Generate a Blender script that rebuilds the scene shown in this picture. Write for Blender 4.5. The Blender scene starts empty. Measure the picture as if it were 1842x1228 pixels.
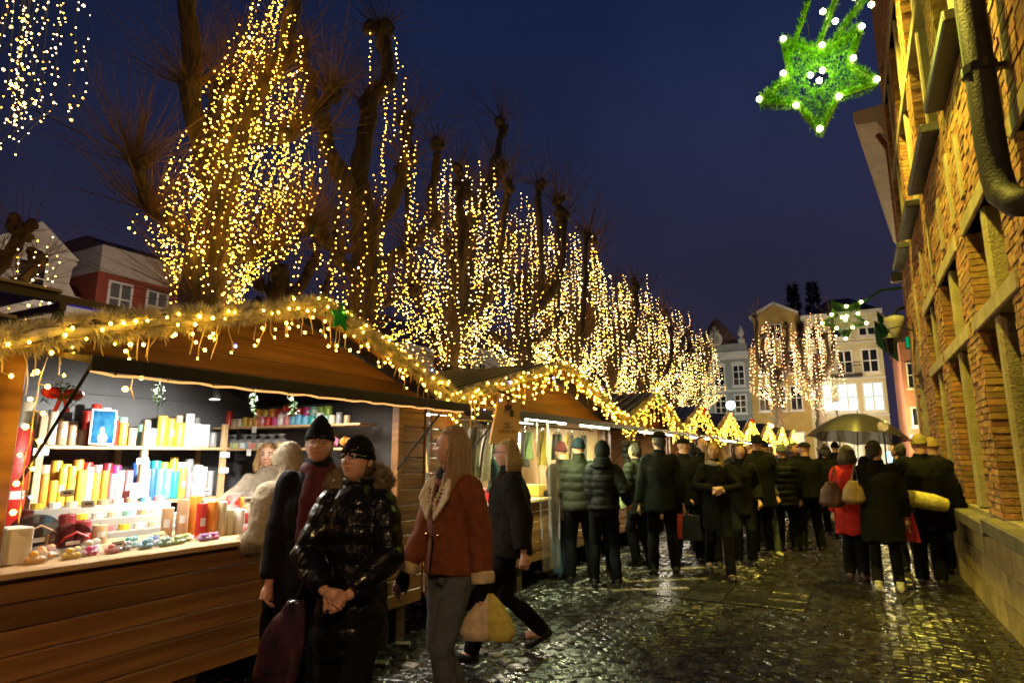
import bpy, math, random
import numpy as np
from mathutils import Vector, Matrix
rng = np.random.default_rng(7)
random.seed(7)
R = math.radians
SC = bpy.context.scene
COL = SC.collection

# ------------------------------------------------------------------ camera, sky, exposure
EYE = 1.5
cam_d = bpy.data.cameras.new('camera'); cam = bpy.data.objects.new('camera', cam_d); COL.objects.link(cam)
cam.location = (0, 0, EYE)
cam.rotation_euler = (R(90 + 10.3), 0, R(28.5))
cam_d.sensor_width = 36; cam_d.lens = 36 * 1120 / 1842
cam_d.clip_start = .05; cam_d.clip_end = 800
SC.camera = cam

w = bpy.data.worlds.new('World'); SC.world = w; w.use_nodes = True
nt = w.node_tree; bg = nt.nodes['Background']
sky = nt.nodes.new('ShaderNodeTexSky'); sky.sky_type = 'NISHITA'; sky.sun_disc = False
sky.sun_elevation = R(-4.0); sky.sun_rotation = R(160); sky.altitude = 0; sky.air_density = 1.2; sky.dust_density = 2.0; sky.ozone_density = 2.5
mixn = nt.nodes.new('ShaderNodeMixRGB'); mixn.blend_type = 'ADD'; mixn.inputs[0].default_value = 1
# city glow on the low cloud: a warm purple tone, a little stronger towards the horizon
geo = nt.nodes.new('ShaderNodeTexCoord'); sep = nt.nodes.new('ShaderNodeSeparateXYZ')
nt.links.new(geo.outputs['Generated'], sep.inputs[0])
rmp = nt.nodes.new('ShaderNodeValToRGB'); nt.links.new(sep.outputs['Z'], rmp.inputs[0])
e = rmp.color_ramp.elements
e[0].position = 0; e[0].color = (.34, .27, .50, 1)
e[1].position = .75; e[1].color = (.05, .16, .62, 1)
m_ = e.new(.3); m_.color = (.19, .19, .44, 1)
cn = nt.nodes.new('ShaderNodeTexNoise'); cn.inputs['Scale'].default_value = 1.6; cn.inputs['Detail'].default_value = 5
nt.links.new(geo.outputs['Generated'], cn.inputs['Vector'])
cm = nt.nodes.new('ShaderNodeMapRange'); cm.inputs[1].default_value = .3; cm.inputs[2].default_value = .7; cm.inputs[3].default_value = .6; cm.inputs[4].default_value = 1.45
nt.links.new(cn.outputs['Fac'], cm.inputs[0])
mul = nt.nodes.new('ShaderNodeMixRGB'); mul.blend_type = 'MULTIPLY'; mul.inputs[0].default_value = 1
nt.links.new(rmp.outputs[0], mul.inputs[1]); nt.links.new(cm.outputs[0], mul.inputs[2])
nt.links.new(sky.outputs[0], mixn.inputs[1]); nt.links.new(mul.outputs[0], mixn.inputs[2])
nt.links.new(mixn.outputs[0], bg.inputs[0]); bg.inputs[1].default_value = .085

SC.view_settings.view_transform = 'Standard'; SC.view_settings.look = 'None'
SC.view_settings.exposure = 0; SC.view_settings.gamma = 1; SC.view_settings.use_curve_mapping = False
SC.render.engine = 'CYCLES'
cy = SC.cycles
cy.use_denoising = True; cy.max_bounces = 6; cy.diffuse_bounces = 3; cy.glossy_bounces = 3; cy.transmission_bounces = 5; cy.transparent_max_bounces = 8
cy.sample_clamp_indirect = 4; cy.sample_clamp_direct = 0; cy.caustics_reflective = False; cy.caustics_refractive = False
cy.use_adaptive_sampling = True; cy.adaptive_threshold = .02; cy.use_light_tree = True
cy.pixel_filter_type = 'BLACKMAN_HARRIS'; cy.filter_width = 1.6

# ------------------------------------------------------------------ materials
MATS = {}
def mat(name, col=(.5, .5, .5), col2=None, ns=4., rough=.6, bump=0., bs=60., metal=0., coat=0., em=None, es=0., sheen=0.,
        trans=0., alpha=1., rnd=0., stretch=None, wave=None, spec=.5, rough2=None, sss=0., island=False, sat=0., bdist=.02):
    if name in MATS: return MATS[name]
    m = bpy.data.materials.new(name); m.use_nodes = True; MATS[name] = m
    n = m.node_tree; L = n.links; b = n.nodes['Principled BSDF']
    def node(t, **k):
        q = n.nodes.new(t)
        for a, v in k.items(): setattr(q, a, v)
        return q
    tc = node('ShaderNodeTexCoord'); mp = node('ShaderNodeMapping')
    L.new(tc.outputs['Object'], mp.inputs[0])
    if stretch: mp.inputs['Scale'].default_value = stretch
    src = None
    if rnd:
        oi = node('ShaderNodeObjectInfo')
        off = node('ShaderNodeVectorMath', operation='MULTIPLY'); off.inputs[1].default_value = (37, 53, 71)
        cmb = node('ShaderNodeCombineXYZ')
        for i in range(3): L.new(oi.outputs['Random'], cmb.inputs[i])
        L.new(cmb.outputs[0], off.inputs[0]); L.new(off.outputs[0], mp.inputs['Location'])
    nz = node('ShaderNodeTexNoise'); nz.inputs['Scale'].default_value = ns; nz.inputs['Detail'].default_value = 6
    L.new(mp.outputs[0], nz.inputs['Vector'])
    c2 = col2 or tuple(c * .72 for c in col)
    cr = node('ShaderNodeValToRGB'); cr.color_ramp.elements[0].position = .32; cr.color_ramp.elements[1].position = .68
    cr.color_ramp.elements[0].color = (*c2, 1); cr.color_ramp.elements[1].color = (*col, 1)
    L.new(nz.outputs['Fac'], cr.inputs[0]); out = cr.outputs[0]
    if wave:
        wv = node('ShaderNodeTexWave'); wv.inputs['Scale'].default_value = wave[0]; wv.inputs['Distortion'].default_value = wave[1]
        wv.inputs['Detail'].default_value = 3; wv.bands_direction = wave[2] if len(wave) > 2 else 'Z'
        L.new(mp.outputs[0], wv.inputs['Vector'])
        mx = node('ShaderNodeMixRGB', blend_type='MULTIPLY'); mx.inputs[0].default_value = .28
        L.new(out, mx.inputs[1]); L.new(wv.outputs['Color'], mx.inputs[2]); out = mx.outputs[0]
    if rnd:
        hs = node('ShaderNodeHueSaturation')
        src2 = oi.outputs['Random']
        if island:
            gi = node('ShaderNodeNewGeometry'); ad = node('ShaderNodeMath', operation='ADD'); fr = node('ShaderNodeMath', operation='FRACT')
            L.new(gi.outputs['Random Per Island'], ad.inputs[0]); L.new(oi.outputs['Random'], ad.inputs[1]); L.new(ad.outputs[0], fr.inputs[0]); src2 = fr.outputs[0]
        mr = node('ShaderNodeMapRange'); mr.inputs[3].default_value = 1 - rnd; mr.inputs[4].default_value = 1 + rnd
        L.new(src2, mr.inputs[0]); L.new(mr.outputs[0], hs.inputs['Value']); L.new(out, hs.inputs['Color'])
        if sat:
            m7 = node('ShaderNodeMath', operation='MULTIPLY'); m7.inputs[1].default_value = 7.13
            f7 = node('ShaderNodeMath', operation='FRACT'); L.new(src2, m7.inputs[0]); L.new(m7.outputs[0], f7.inputs[0])
            mh = node('ShaderNodeMapRange'); mh.inputs[3].default_value = .5 - sat * .06; mh.inputs[4].default_value = .5 + sat * .06
            L.new(f7.outputs[0], mh.inputs[0]); L.new(mh.outputs[0], hs.inputs['Hue'])
        out = hs.outputs[0]
    L.new(out, b.inputs['Base Color'])
    b.inputs['Roughness'].default_value = rough
    if rough2 is not None:
        rr = node('ShaderNodeMapRange'); rr.inputs[1].default_value = .35; rr.inputs[2].default_value = .65
        rr.inputs[3].default_value = rough; rr.inputs[4].default_value = rough2
        nz3 = node('ShaderNodeTexNoise'); nz3.inputs['Scale'].default_value = ns * .6; L.new(tc.outputs['Object'], nz3.inputs['Vector'])
        L.new(nz3.outputs['Fac'], rr.inputs[0]); L.new(rr.outputs[0], b.inputs['Roughness'])
    b.inputs['Metallic'].default_value = metal
    b.inputs['Specular IOR Level'].default_value = spec
    b.inputs['Coat Weight'].default_value = coat; b.inputs['Coat Roughness'].default_value = .12
    b.inputs['Sheen Weight'].default_value = sheen
    b.inputs['Transmission Weight'].default_value = trans
    if sss:
        b.inputs['Subsurface Weight'].default_value = sss; b.inputs['Subsurface Radius'].default_value = (.02, .01, .006)
    b.inputs['Alpha'].default_value = alpha
    if em: b.inputs['Emission Color'].default_value = (*em, 1); b.inputs['Emission Strength'].default_value = es
    if bump:
        nb = node('ShaderNodeTexNoise'); nb.inputs['Scale'].default_value = bs; nb.inputs['Detail'].default_value = 5
        L.new(mp.outputs[0], nb.inputs['Vector'])
        bn = node('ShaderNodeBump'); bn.inputs['Strength'].default_value = bump; bn.inputs['Distance'].default_value = bdist
        L.new(nb.outputs['Fac'], bn.inputs['Height']); L.new(bn.outputs[0], b.inputs['Normal'])
    return m

def emis(name, col, s):
    if name in MATS: return MATS[name]
    m = bpy.data.materials.new(name); m.use_nodes = True; MATS[name] = m
    n = m.node_tree; n.nodes.clear()
    e = n.nodes.new('ShaderNodeEmission'); e.inputs[0].default_value = (*col, 1); e.inputs[1].default_value = s
    o = n.nodes.new('ShaderNodeOutputMaterial'); n.links.new(e.outputs[0], o.inputs[0])
    return m

M_cobble = mat('wet_cobble_stone', (.022, .019, .016), (.007, .0065, .006), ns=9, rough=.14, rough2=.38, bump=.4, bs=24, rnd=.35, island=True, spec=.6)
M_joint = mat('wet_sand_joint', (.022, .02, .017), (.01, .009, .008), ns=3, rough=.3, bump=.5, bs=25)
M_pale = mat('pale_wet_sett', (.30, .27, .22), (.16, .14, .12), ns=12, rough=.2, bump=.4, bs=40, rnd=.2, island=True)
M_slab = mat('wet_slab_stone', (.026, .023, .019), (.012, .011, .010), ns=9, rough=.16, rough2=.34, bump=.35, bs=30, rnd=.2)
M_brick = mat('old_orange_brick', (.40, .20, .075), (.22, .115, .045), ns=14, rough=.8, bump=.45, bs=70, rnd=.36, island=True, sat=.32)
M_mortar = mat('lime_mortar', (.30, .25, .16), (.17, .14, .09), ns=18, rough=.9, bump=.8, bs=90)
M_stone = mat('buff_sandstone', (.40, .34, .19), (.24, .20, .11), ns=3.5, rough=.75, bump=.5, bs=45, rnd=.1)
M_plinth = mat('plinth_sandstone', (.46, .34, .13), (.28, .20, .08), ns=4.5, rough=.6, bump=.6, bs=40, rnd=.15)
M_sill = mat('weathered_sill_stone', (.16, .14, .10), (.08, .07, .055), ns=6, rough=.45, bump=.5, bs=35)
M_lead = mat('dark_lead_ledge', (.035, .034, .035), (.02, .02, .02), ns=5, rough=.45, bump=.3, bs=30)
M_pipe = mat('black_iron_pipe', (.035, .033, .03), (.018, .017, .016), ns=9, rough=.6, bump=.35, bs=60, metal=.3)
M_redpipe = mat('red_copper_pipe', (.22, .045, .03), (.14, .03, .02), ns=8, rough=.45)
M_wood = mat('varnished_pine_board', (.38, .18, .055), (.19, .08, .022), ns=4, rough=.5, bump=.3, bs=34, rnd=.22, stretch=(1, .10, 1), wave=(3.2, 14, 'Z'))
M_woodl = mat('pale_pine', (.56, .38, .20), (.44, .28, .13), ns=5, rough=.5, bump=.15, bs=30, rnd=.12, stretch=(1, .2, 1))
M_woodd = mat('dark_timber', (.10, .055, .028), (.06, .032, .018), ns=6, rough=.5, bump=.3, bs=40, rnd=.2, stretch=(1, .15, 1))
M_grey = mat('charcoal_panel', (.12, .122, .13), (.08, .082, .09), ns=3, rough=.6, bump=.1)
M_felt = mat('ribbed_bitumen_roof', (.05, .045, .04), (.03, .028, .025), ns=6, rough=.35, bump=.4, bs=40)
M_blackm = mat('black_painted_metal', (.02, .02, .02), (.012, .012, .012), ns=10, rough=.35)
M_chrome = mat('chromed_steel', (.6, .6, .6), rough=.2, metal=1)
M_bark = mat('linden_bark', (.085, .058, .03), (.03, .02, .011), ns=7, rough=.85, bump=1., bs=18, stretch=(1, 1, .25), bdist=.05)
M_twig = mat('thin_linden_shoots', (.16, .085, .032), (.09, .05, .02), ns=5, rough=.7)
M_cable = mat('dark_green_cable', (.02, .025, .015), rough=.5)
M_ccable = mat('clear_gold_cable', (.55, .42, .16), rough=.35)
M_garl = mat('frosted_fir_garland', (.72, .66, .52), (.30, .30, .18), ns=14, rough=.6)
M_garg = mat('green_tinsel', (.08, .26, .012), (.02, .09, .005), ns=20, rough=.35)
M_white = mat('white_paint', (.75, .74, .70), (.62, .60, .56), ns=3, rough=.55, bump=.08)
M_glassd = mat('dark_window_glass', (.015, .018, .022), rough=.06, spec=.8)
M_clear = mat('clear_plastic', (.9, .9, .9), rough=.08, alpha=.22, spec=.8, bump=.7, bs=9)
M_paper = mat('kraft_paper', (.62, .40, .13), (.52, .33, .10), ns=5, rough=.7, bump=.2, bs=12)
M_tag = mat('white_price_card', (.85, .85, .83), (.8, .8, .78), rough=.6)
M_ink = mat('black_ink', (.03, .025, .02), rough=.7)
M_skin = mat('skin', (.60, .34, .23), (.50, .26, .17), ns=16, rough=.5, bump=.12, bs=110, sss=.08)
M_skinr = mat('flushed_skin', (.58, .30, .20), (.46, .22, .15), ns=12, rough=.5, bump=.2, bs=90, sss=.08)
M_lip = mat('lips', (.45, .13, .11), rough=.4)
M_eyew = mat('eye_white', (.65, .62, .58), rough=.2)
M_pupil = mat('dark_iris', (.02, .015, .01), rough=.1)
B_warm = emis("warm_bulb", (1, .46, .028), 38)
B_pale = emis("pale_warm_bulb", (1, .62, .20), 26)
B_near = emis('icicle_bulb', (1, .50, .035), 60)
B_blue = emis('blue_bulb', (.12, .16, 1), 30)
B_star = emis('star_bulb', (1, .84, .30), 28)
E_tube = emis('fluorescent_tube', (.86, 1, .62), 14)
E_tubew = emis('white_lamp', (1, .93, .80), 16)
E_cool = emis('cool_white_lamp', (.6, .95, 1), 160)
E_sod = emis('sodium_lamp', (1, .66, .12), 60)

def cloth(name, c, puff=False, c2=None, **k):
    if max(c) < .08: c = tuple(v * .35 for v in c); k.setdefault('spec', .12)
    return mat('cloth_' + name, c, c2 or tuple(x * .7 for x in c), ns=22, rough=k.get('rough', .85), bump=.35, bs=k.get('bs', 220), sheen=k.get('sheen', .0), spec=k.get('spec', .3), coat=k.get('coat', 0), rnd=k.get('rnd', 0))

# ------------------------------------------------------------------ mesh building
class MB:
    def __init__(s): s.v = []; s.f = []; s.m = []
    def add(s, vs, fs, mi=0):
        o = len(s.v); s.v.extend([tuple(map(float, p)) for p in vs]); s.f.extend([tuple(i + o for i in f) for f in fs]); s.m.extend([mi] * len(fs)); return s
    def box(s, lo, hi, mi=0, M=None):
        (a, b, c), (d, e_, f_) = lo, hi
        vs = [(a, b, c), (d, b, c), (d, e_, c), (a, e_, c), (a, b, f_), (d, b, f_), (d, e_, f_), (a, e_, f_)]
        if M is not None: vs = [M @ Vector(p) for p in vs]
        return s.add(vs, [(0, 3, 2, 1), (4, 5, 6, 7), (0, 1, 5, 4), (1, 2, 6, 5), (2, 3, 7, 6), (3, 0, 4, 7)], mi)
    def bbox(s, lo, hi, bev=.005, mi=0):
        lo = np.array(lo, float); hi = np.array(hi, float); b = min(bev, *((hi - lo) * .3)); V = []
        idx = {}
        for ix in (0, 1):
            for iy in (0, 1):
                for iz in (0, 1):
                    c = np.array([(lo, hi)[i][k] for k, i in enumerate((ix, iy, iz))]); sg = np.array([1 - 2 * ix, 1 - 2 * iy, 1 - 2 * iz]) * b
                    for ax in range(3):
                        q = c + sg; q[ax] = c[ax]; idx[(ix, iy, iz, ax)] = len(V); V.append(q)
        F = []
        for ax in range(3):
            o1, o2 = (ax + 1) % 3, (ax + 2) % 3
            for sd in (0, 1):
                q = []
                for u, v_ in ((0, 0), (1, 0), (1, 1), (0, 1)):
                    k = [0, 0, 0]; k[ax] = sd; k[o1] = u; k[o2] = v_; q.append(idx[(*k, ax)])
                F.append(q if sd else q[::-1])
            for u in (0, 1):
                for v_ in (0, 1):
                    k0 = [0, 0, 0]; k0[o1] = u; k0[o2] = v_; k1 = list(k0); k1[ax] = 1
                    q = [idx[(*k0, o1)], idx[(*k1, o1)], idx[(*k1, o2)], idx[(*k0, o2)]]
                    F.append(q if (u + v_) % 2 == 0 else q[::-1])
        for ix in (0, 1):
            for iy in (0, 1):
                for iz in (0, 1):
                    q = [idx[(ix, iy, iz, a)] for a in range(3)]
                    F.append(q if (ix + iy + iz) % 2 == 1 else q[::-1])
        return s.add(V, F, mi)
    def tube(s, pts, rs, n=8, mi=0, cap=True, flat=1.):
        pts = [Vector(p) for p in pts]
        if not hasattr(rs, '__len__'): rs = [rs] * len(pts)
        V = []; F = []; prev = None
        for i, p in enumerate(pts):
            d = (pts[min(i + 1, len(pts) - 1)] - pts[max(i - 1, 0)])
            if d.length < 1e-9: d = Vector((0, 0, 1))
            d.normalize()
            if prev is None:
                a = Vector((0, 0, 1)) if abs(d.z) < .9 else Vector((1, 0, 0)); u = d.cross(a).normalized()
            else:
                u = prev - d * prev.dot(d)
                u = u.normalized() if u.length > 1e-6 else d.orthogonal().normalized()
            prev = u; v_ = d.cross(u)
            for k in range(n):
                t = 2 * math.pi * k / n; V.append(p + (u * math.cos(t) + v_ * math.sin(t) * flat) * rs[i])
        for i in range(len(pts) - 1):
            for k in range(n):
                a = i * n + k; b = i * n + (k + 1) % n; F.append((a, b, b + n, a + n))
        if cap: F.append(tuple(range(n))[::-1]); F.append(tuple(range((len(pts) - 1) * n, len(pts) * n)))
        return s.add(V, F, mi)
    def rings(s, rings, n=16, mi=0, cap=True, close=False):
        # rings: (cx,cy,z,rx,ry[,pow])
        V = []; F = []
        for r in rings:
            cx, cy, z, rx, ry = r[:5]; p = r[5] if len(r) > 5 else 1.
            for k in range(n):
                t = 2 * math.pi * k / n; c, q = math.cos(t), math.sin(t)
                V.append((cx + rx * math.copysign(abs(c) ** p, c), cy + ry * math.copysign(abs(q) ** p, q), z))
        for i in range(len(rings) - 1):
            up = rings[i + 1][2] >= rings[i][2]
            for k in range(n):
                a = i * n + k; b = i * n + (k + 1) % n; F.append((a, b, b + n, a + n))
        if cap: F.append(tuple(range(n))[::-1]); F.append(tuple(range((len(rings) - 1) * n, len(rings) * n)))
        return s.add(V, F, mi)
    def ball(s, c, r, n=12, m=8, mi=0, M=None):
        if not hasattr(r, '__len__'): r = (r, r, r)
        V = [(0, 0, -1)]
        for j in range(1, m):
            ph = math.pi * j / m - math.pi / 2
            for k in range(n):
                t = 2 * math.pi * k / n; V.append((math.cos(ph) * math.cos(t), math.cos(ph) * math.sin(t), math.sin(ph)))
        V.append((0, 0, 1)); F = []
        for k in range(n): F.append((0, 1 + (k + 1) % n, 1 + k))
        for j in range(m - 2):
            for k in range(n):
                a = 1 + j * n + k; b = 1 + j * n + (k + 1) % n; F.append((a, b, b + n, a + n))
        L_ = len(V) - 1; o = 1 + (m - 2) * n
        for k in range(n): F.append((o + k, o + (k + 1) % n, L_))
        W = []
        for p in V:
            q = Vector((p[0] * r[0], p[1] * r[1], p[2] * r[2]))
            if M is not None: q = M @ q
            W.append(q + Vector(c))
        return s.add(W, F, mi)
    def quad(s, *p, mi=0): return s.add(p, [tuple(range(len(p)))], mi)
    def prism(s, poly, a0, a1, axis='y', mi=0):
        def P(u, v_, a): return {'y': (u, a, v_), 'x': (a, u, v_), 'z': (u, v_, a)}[axis]
        n = len(poly); V = [P(u, v_, a0) for u, v_ in poly] + [P(u, v_, a1) for u, v_ in poly]
        F = [tuple(range(n)), tuple(range(n, 2 * n))[::-1]] + [(i, n + i, n + (i + 1) % n, (i + 1) % n) for i in range(n)]
        return s.add(V, F, mi)
    def mesh(s, name, mats):
        me = bpy.data.meshes.new(name); me.from_pydata(s.v, [], s.f)
        for m in (mats if isinstance(mats, (list, tuple)) else [mats]): me.materials.append(m)
        if any(s.m): me.polygons.foreach_set('material_index', s.m)
        me.update(); return me
    def build(s, name, mats, parent=None, smooth=False, loc=None, rot=None):
        me = s.mesh(name, mats)
        if smooth: me.polygons.foreach_set('use_smooth', [True] * len(me.polygons))
        return put(name, me, parent, loc, rot)

def put(name, me, parent=None, loc=None, rot=None):
    o = bpy.data.objects.new(name, me); COL.objects.link(o)
    if parent: o.parent = parent
    if loc is not None: o.location = loc
    if rot is not None: o.rotation_euler = rot
    return o
def thing(name, label, cat, loc=(0, 0, 0), rz=0, group=None):
    o = bpy.data.objects.new(name, None); COL.objects.link(o); o.location = loc; o.rotation_euler = (0, 0, rz); o.empty_display_size = .1
    return tag(o, label, cat, group)
def tag(o, label=None, cat=None, group=None):
    if label: o['label'] = label
    if cat: o['category'] = cat
    if group: o['group'] = group
    return o
def stuff(o): o['kind'] = 'stuff'; return o
def struct(o): o['kind'] = 'structure'; return o
def copy_tree(o, parent=None):
    c = o.copy(); COL.objects.link(c)
    if parent: c.parent = parent
    for ch in list(o.children): copy_tree(ch, c)
    return c
def light(name, kind, loc, energy, col, size=.1, rot=None, parent=None, **k):
    d = bpy.data.lights.new(name, kind); d.energy = energy; d.color = col
    if kind == 'AREA': d.shape = 'RECTANGLE'; d.size = size[0]; d.size_y = size[1]
    else: d.shadow_soft_size = size
    for a, v in k.items(): setattr(d, a, v)
    o = bpy.data.objects.new(name, d); COL.objects.link(o); o.location = loc
    if rot: o.rotation_euler = rot
    if parent: o.parent = parent
    return o
def ordinal(i): return ['first', 'second', 'third', 'fourth', 'fifth', 'sixth', 'seventh', 'eighth', 'ninth', 'tenth', 'eleventh', 'twelfth', 'thirteenth', 'fourteenth', 'fifteenth', 'sixteenth', 'seventeenth', 'eighteenth', 'nineteenth', 'twentieth'][i] if i < 20 else '%dth' % (i + 1)

ICO = None
def bulbs_mesh(name, pts, rad, mats, midx=None):
    """many little octahedral-round bulbs as one mesh (icosahedra)"""
    t = (1 + 5 ** .5) / 2
    V = np.array([(-1, t, 0), (1, t, 0), (-1, -t, 0), (1, -t, 0), (0, -1, t), (0, 1, t), (0, -1, -t), (0, 1, -t), (t, 0, -1), (t, 0, 1), (-t, 0, -1), (-t, 0, 1)]) / math.sqrt(1 + t * t)
    F = np.array([(0, 11, 5), (0, 5, 1), (0, 1, 7), (0, 7, 10), (0, 10, 11), (1, 5, 9), (5, 11, 4), (11, 10, 2), (10, 7, 6), (7, 1, 8), (3, 9, 4), (3, 4, 2), (3, 2, 6), (3, 6, 8), (3, 8, 9), (4, 9, 5), (2, 4, 11), (6, 2, 10), (8, 6, 7), (9, 8, 1)])
    pts = np.array(pts, float); rad = np.broadcast_to(np.array(rad, float), (len(pts),))
    VV = (pts[:, None, :] + V[None] * rad[:, None, None]).reshape(-1, 3)
    FF = (F[None] + 12 * np.arange(len(pts))[:, None, None]).reshape(-1, 3)
    me = bpy.data.meshes.new(name); me.from_pydata(VV.tolist(), [], FF.tolist())
    for m in mats: me.materials.append(m)
    if midx is not None: me.polygons.foreach_set('material_index', np.repeat(np.array(midx), 20).astype(np.int32))
    me.update(); return me

def fuzz(mb, pts, nrm, ln, wd, n, mi=0, jit=.6):
    """needles: thin triangles standing on sample points"""
    pts = np.array(pts); nrm = np.array(nrm); k = rng.integers(0, len(pts), n)
    p = pts[k]; d = nrm[k] + rng.normal(0, jit, (n, 3)); d /= np.linalg.norm(d, axis=1)[:, None] + 1e-9
    s_ = np.cross(d, rng.normal(0, 1, (n, 3))); s_ /= np.linalg.norm(s_, axis=1)[:, None] + 1e-9
    l = ln * rng.uniform(.5, 1.25, (n, 1))
    V = np.stack([p - s_ * wd, p + s_ * wd, p + d * l], 1).reshape(-1, 3)
    o = len(mb.v); mb.v.extend(map(tuple, V.tolist())); mb.f.extend([(o + 3 * i, o + 3 * i + 1, o + 3 * i + 2) for i in range(n)]); mb.m.extend([mi] * n)

def path_pts(path, step):
    P = [np.array(p, float) for p in path]; out = []; tang = []
    for a, b in zip(P[:-1], P[1:]):
        L_ = np.linalg.norm(b - a); n = max(1, int(L_ / step))
        for i in range(n): out.append(a + (b - a) * i / n); tang.append((b - a) / max(L_, 1e-9))
    out.append(P[-1]); tang.append(tang[-1]); return np.array(out), np.array(tang)

# ------------------------------------------------------------------ ground
gb = MB(); gb.quad((-160, -60, 0), (120, -60, 0), (120, 200, 0), (-160, 200, 0))
ground = struct(gb.build('cobbled_street', M_joint))
def cobble_geo(cx, cy, rot, lx, ly, h):
    n = len(cx)
    T = []
    for z, k in ((-.02, 1), (.0, 1), (1., .76)):
        for sx, sy in ((-1, -1), (1, -1), (1, 1), (-1, 1)): T.append((sx * k, sy * k, z))
    T = np.array(T); V = np.zeros((n, 12, 3))
    V[:, :, 0] = T[None, :, 0] * lx[:, None] / 2; V[:, :, 1] = T[None, :, 1] * ly[:, None] / 2
    V[:, 4:8, 2] = h[:, None] * .55; V[:, 8:, 2] = h[:, None]
    V[:, 4:8, 2] = h[:, None] * .45
    V[:, :4, 2] = -.01
    V[:, 4:, :2] += rng.normal(0, .0035, (n, 8, 2)); V[:, 8:, 2] += rng.normal(0, .0022, (n, 4))
    c, s_ = np.cos(rot)[:, None], np.sin(rot)[:, None]
    x = V[:, :, 0] * c - V[:, :, 1] * s_; y = V[:, :, 0] * s_ + V[:, :, 1] * c
    V[:, :, 0] = x; V[:, :, 1] = y
    return V
CF = [(8, 9, 10, 11)] + [(4 + i, 4 + (i + 1) % 4, 8 + (i + 1) % 4, 8 + i) for i in range(4)] + [(i, (i + 1) % 4, 4 + (i + 1) % 4, 4 + i) for i in range(4)]
def slab_zone(x, y):   # smooth slabs and pale rows keep the setts out
    if -2.15 < x < -.55 and 6.95 < y < 8.05: return True
    return False
cs = []
W_ = 1.5; st = .094
for ci in range(-5, 2):
    xc = ci * W_ + .3
    for k in range(-20, 270):
        y0 = k * st + (0 if ci % 2 else st / 2)
        n = 16
        for j in range(n):
            u = (j + .5) / n * 2 - 1 + rng.uniform(-.015, .015)
            x = xc + u * W_ / 2; y = y0 + .42 * (1 - u * u) + rng.normal(0, .004)
            if x > 1.06 or x < -6.5 or y < 1.2 or y > 24 or slab_zone(x, y): continue
            if y < 2 and x > -1: continue
            cs.append((x, y, math.atan(-2 * u * .42 / (W_ / 2)), W_ / n * .93 * math.sqrt(1 + (1.12 * u) ** 2) * rng.uniform(.9, 1.02), st * rng.uniform(.80, .93), rng.uniform(.008, .014)))
cs = np.array(cs)
tanY, ct = math.sin(R(28.5)), math.cos(R(28.5))
dep = -cs[:, 0] * tanY + cs[:, 1] * ct; lat = cs[:, 0] * ct + cs[:, 1] * tanY
inview = (np.abs(lat / dep) < .84) & (1.5 / dep < .72)
far_from_people = (cs[:, 0] > -2.2) | (cs[:, 1] > 4.5)
key = np.where(inview & far_from_people, dep, 1e3); order = np.argsort(key)
near = order[:300]; rest = order[300:]
V = cobble_geo(*[cs[rest, i] for i in range(6)]); V[:, :, :2] += cs[rest, None, :2]
n = len(rest); me = bpy.data.meshes.new('cobbles')
me.from_pydata(V.reshape(-1, 3).tolist(), [], (np.array(CF)[None] + 12 * np.arange(n)[:, None, None]).reshape(-1, 4).tolist()); me.materials.append(M_cobble)
stuff(put('cobbles', me, ground))
variants = []
for i in range(16):
    Vv = cobble_geo(np.zeros(1), np.zeros(1), np.zeros(1), np.ones(1) * .088, np.ones(1) * .082, np.ones(1) * .012)[0]
    m2 = bpy.data.meshes.new('cobble'); m2.from_pydata(Vv.tolist(), [], CF); m2.materials.append(M_cobble); variants.append(m2)
for i, k in enumerate(near):
    c = cs[k]; o = put('cobble', variants[i % 16], ground, (c[0], c[1], 0), (0, 0, c[2])); o.scale = (c[3] / .088, c[4] / .082, c[5] / .012)
# slabs
slabm = []
for i in range(4):
    for j in range(3):
        x0 = -2.13 + i * .395; y0 = 6.97 + j * .36
        MB().bbox((x0, y0, -.01), (x0 + .385, y0 + .35, .02 + .002 * ((i + j) % 3)), .006).build('paving_slab', M_slab, ground)
# pale rows of setts
def pale_row(path, size=.1, w_=.075):
    P, T = path_pts(path, size * 1.1)
    vs = [MB().bbox((-size / 2, -w_ / 2, 0), (size / 2, w_ / 2, .026 + .002 * q), .005).mesh('pale_sett', M_pale) for q in range(3)]
    for i, (p, t) in enumerate(zip(P, T)):
        put('pale_sett', vs[i % 3], ground, (p[0], p[1], 0), (0, 0, math.atan2(t[1], t[0]) + rng.normal(0, .05)))
pale_row([(-3.9, 7.4), (-3.17, 8.34), (-2.5, 7.5), (-1.75, 8.12)])
pale_row([(-2.95, 8.3), (-2.58, 8.14), (-2.2, 8.62), (-1.5, 9.2)])
pale_row([(-2.9, 6.9), (-2.47, 6.98), (-1.83, 7.45)])
pale_row([(-3.3, 9.4), (-2.8, 9.9), (-2.3, 9.8)])
def arcpath(cx, cy, r, a0, a1, n=12): return [(cx + r * math.cos(R(a0 + (a1 - a0) * i / n)), cy + r * math.sin(R(a0 + (a1 - a0) * i / n))) for i in range(n + 1)]
pale_row([(-3.56, 4.02), (-3.3, 4.25), (-3.08, 4.38), (-2.8, 4.42), (-2.5, 4.36), (-2.25, 4.2)], .12, .08)
pale_row([(-3.35, 3.62), (-3.15, 3.80), (-2.93, 3.88), (-2.7, 3.88), (-2.46, 3.8), (-2.2, 3.6)], .12, .08)

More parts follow.
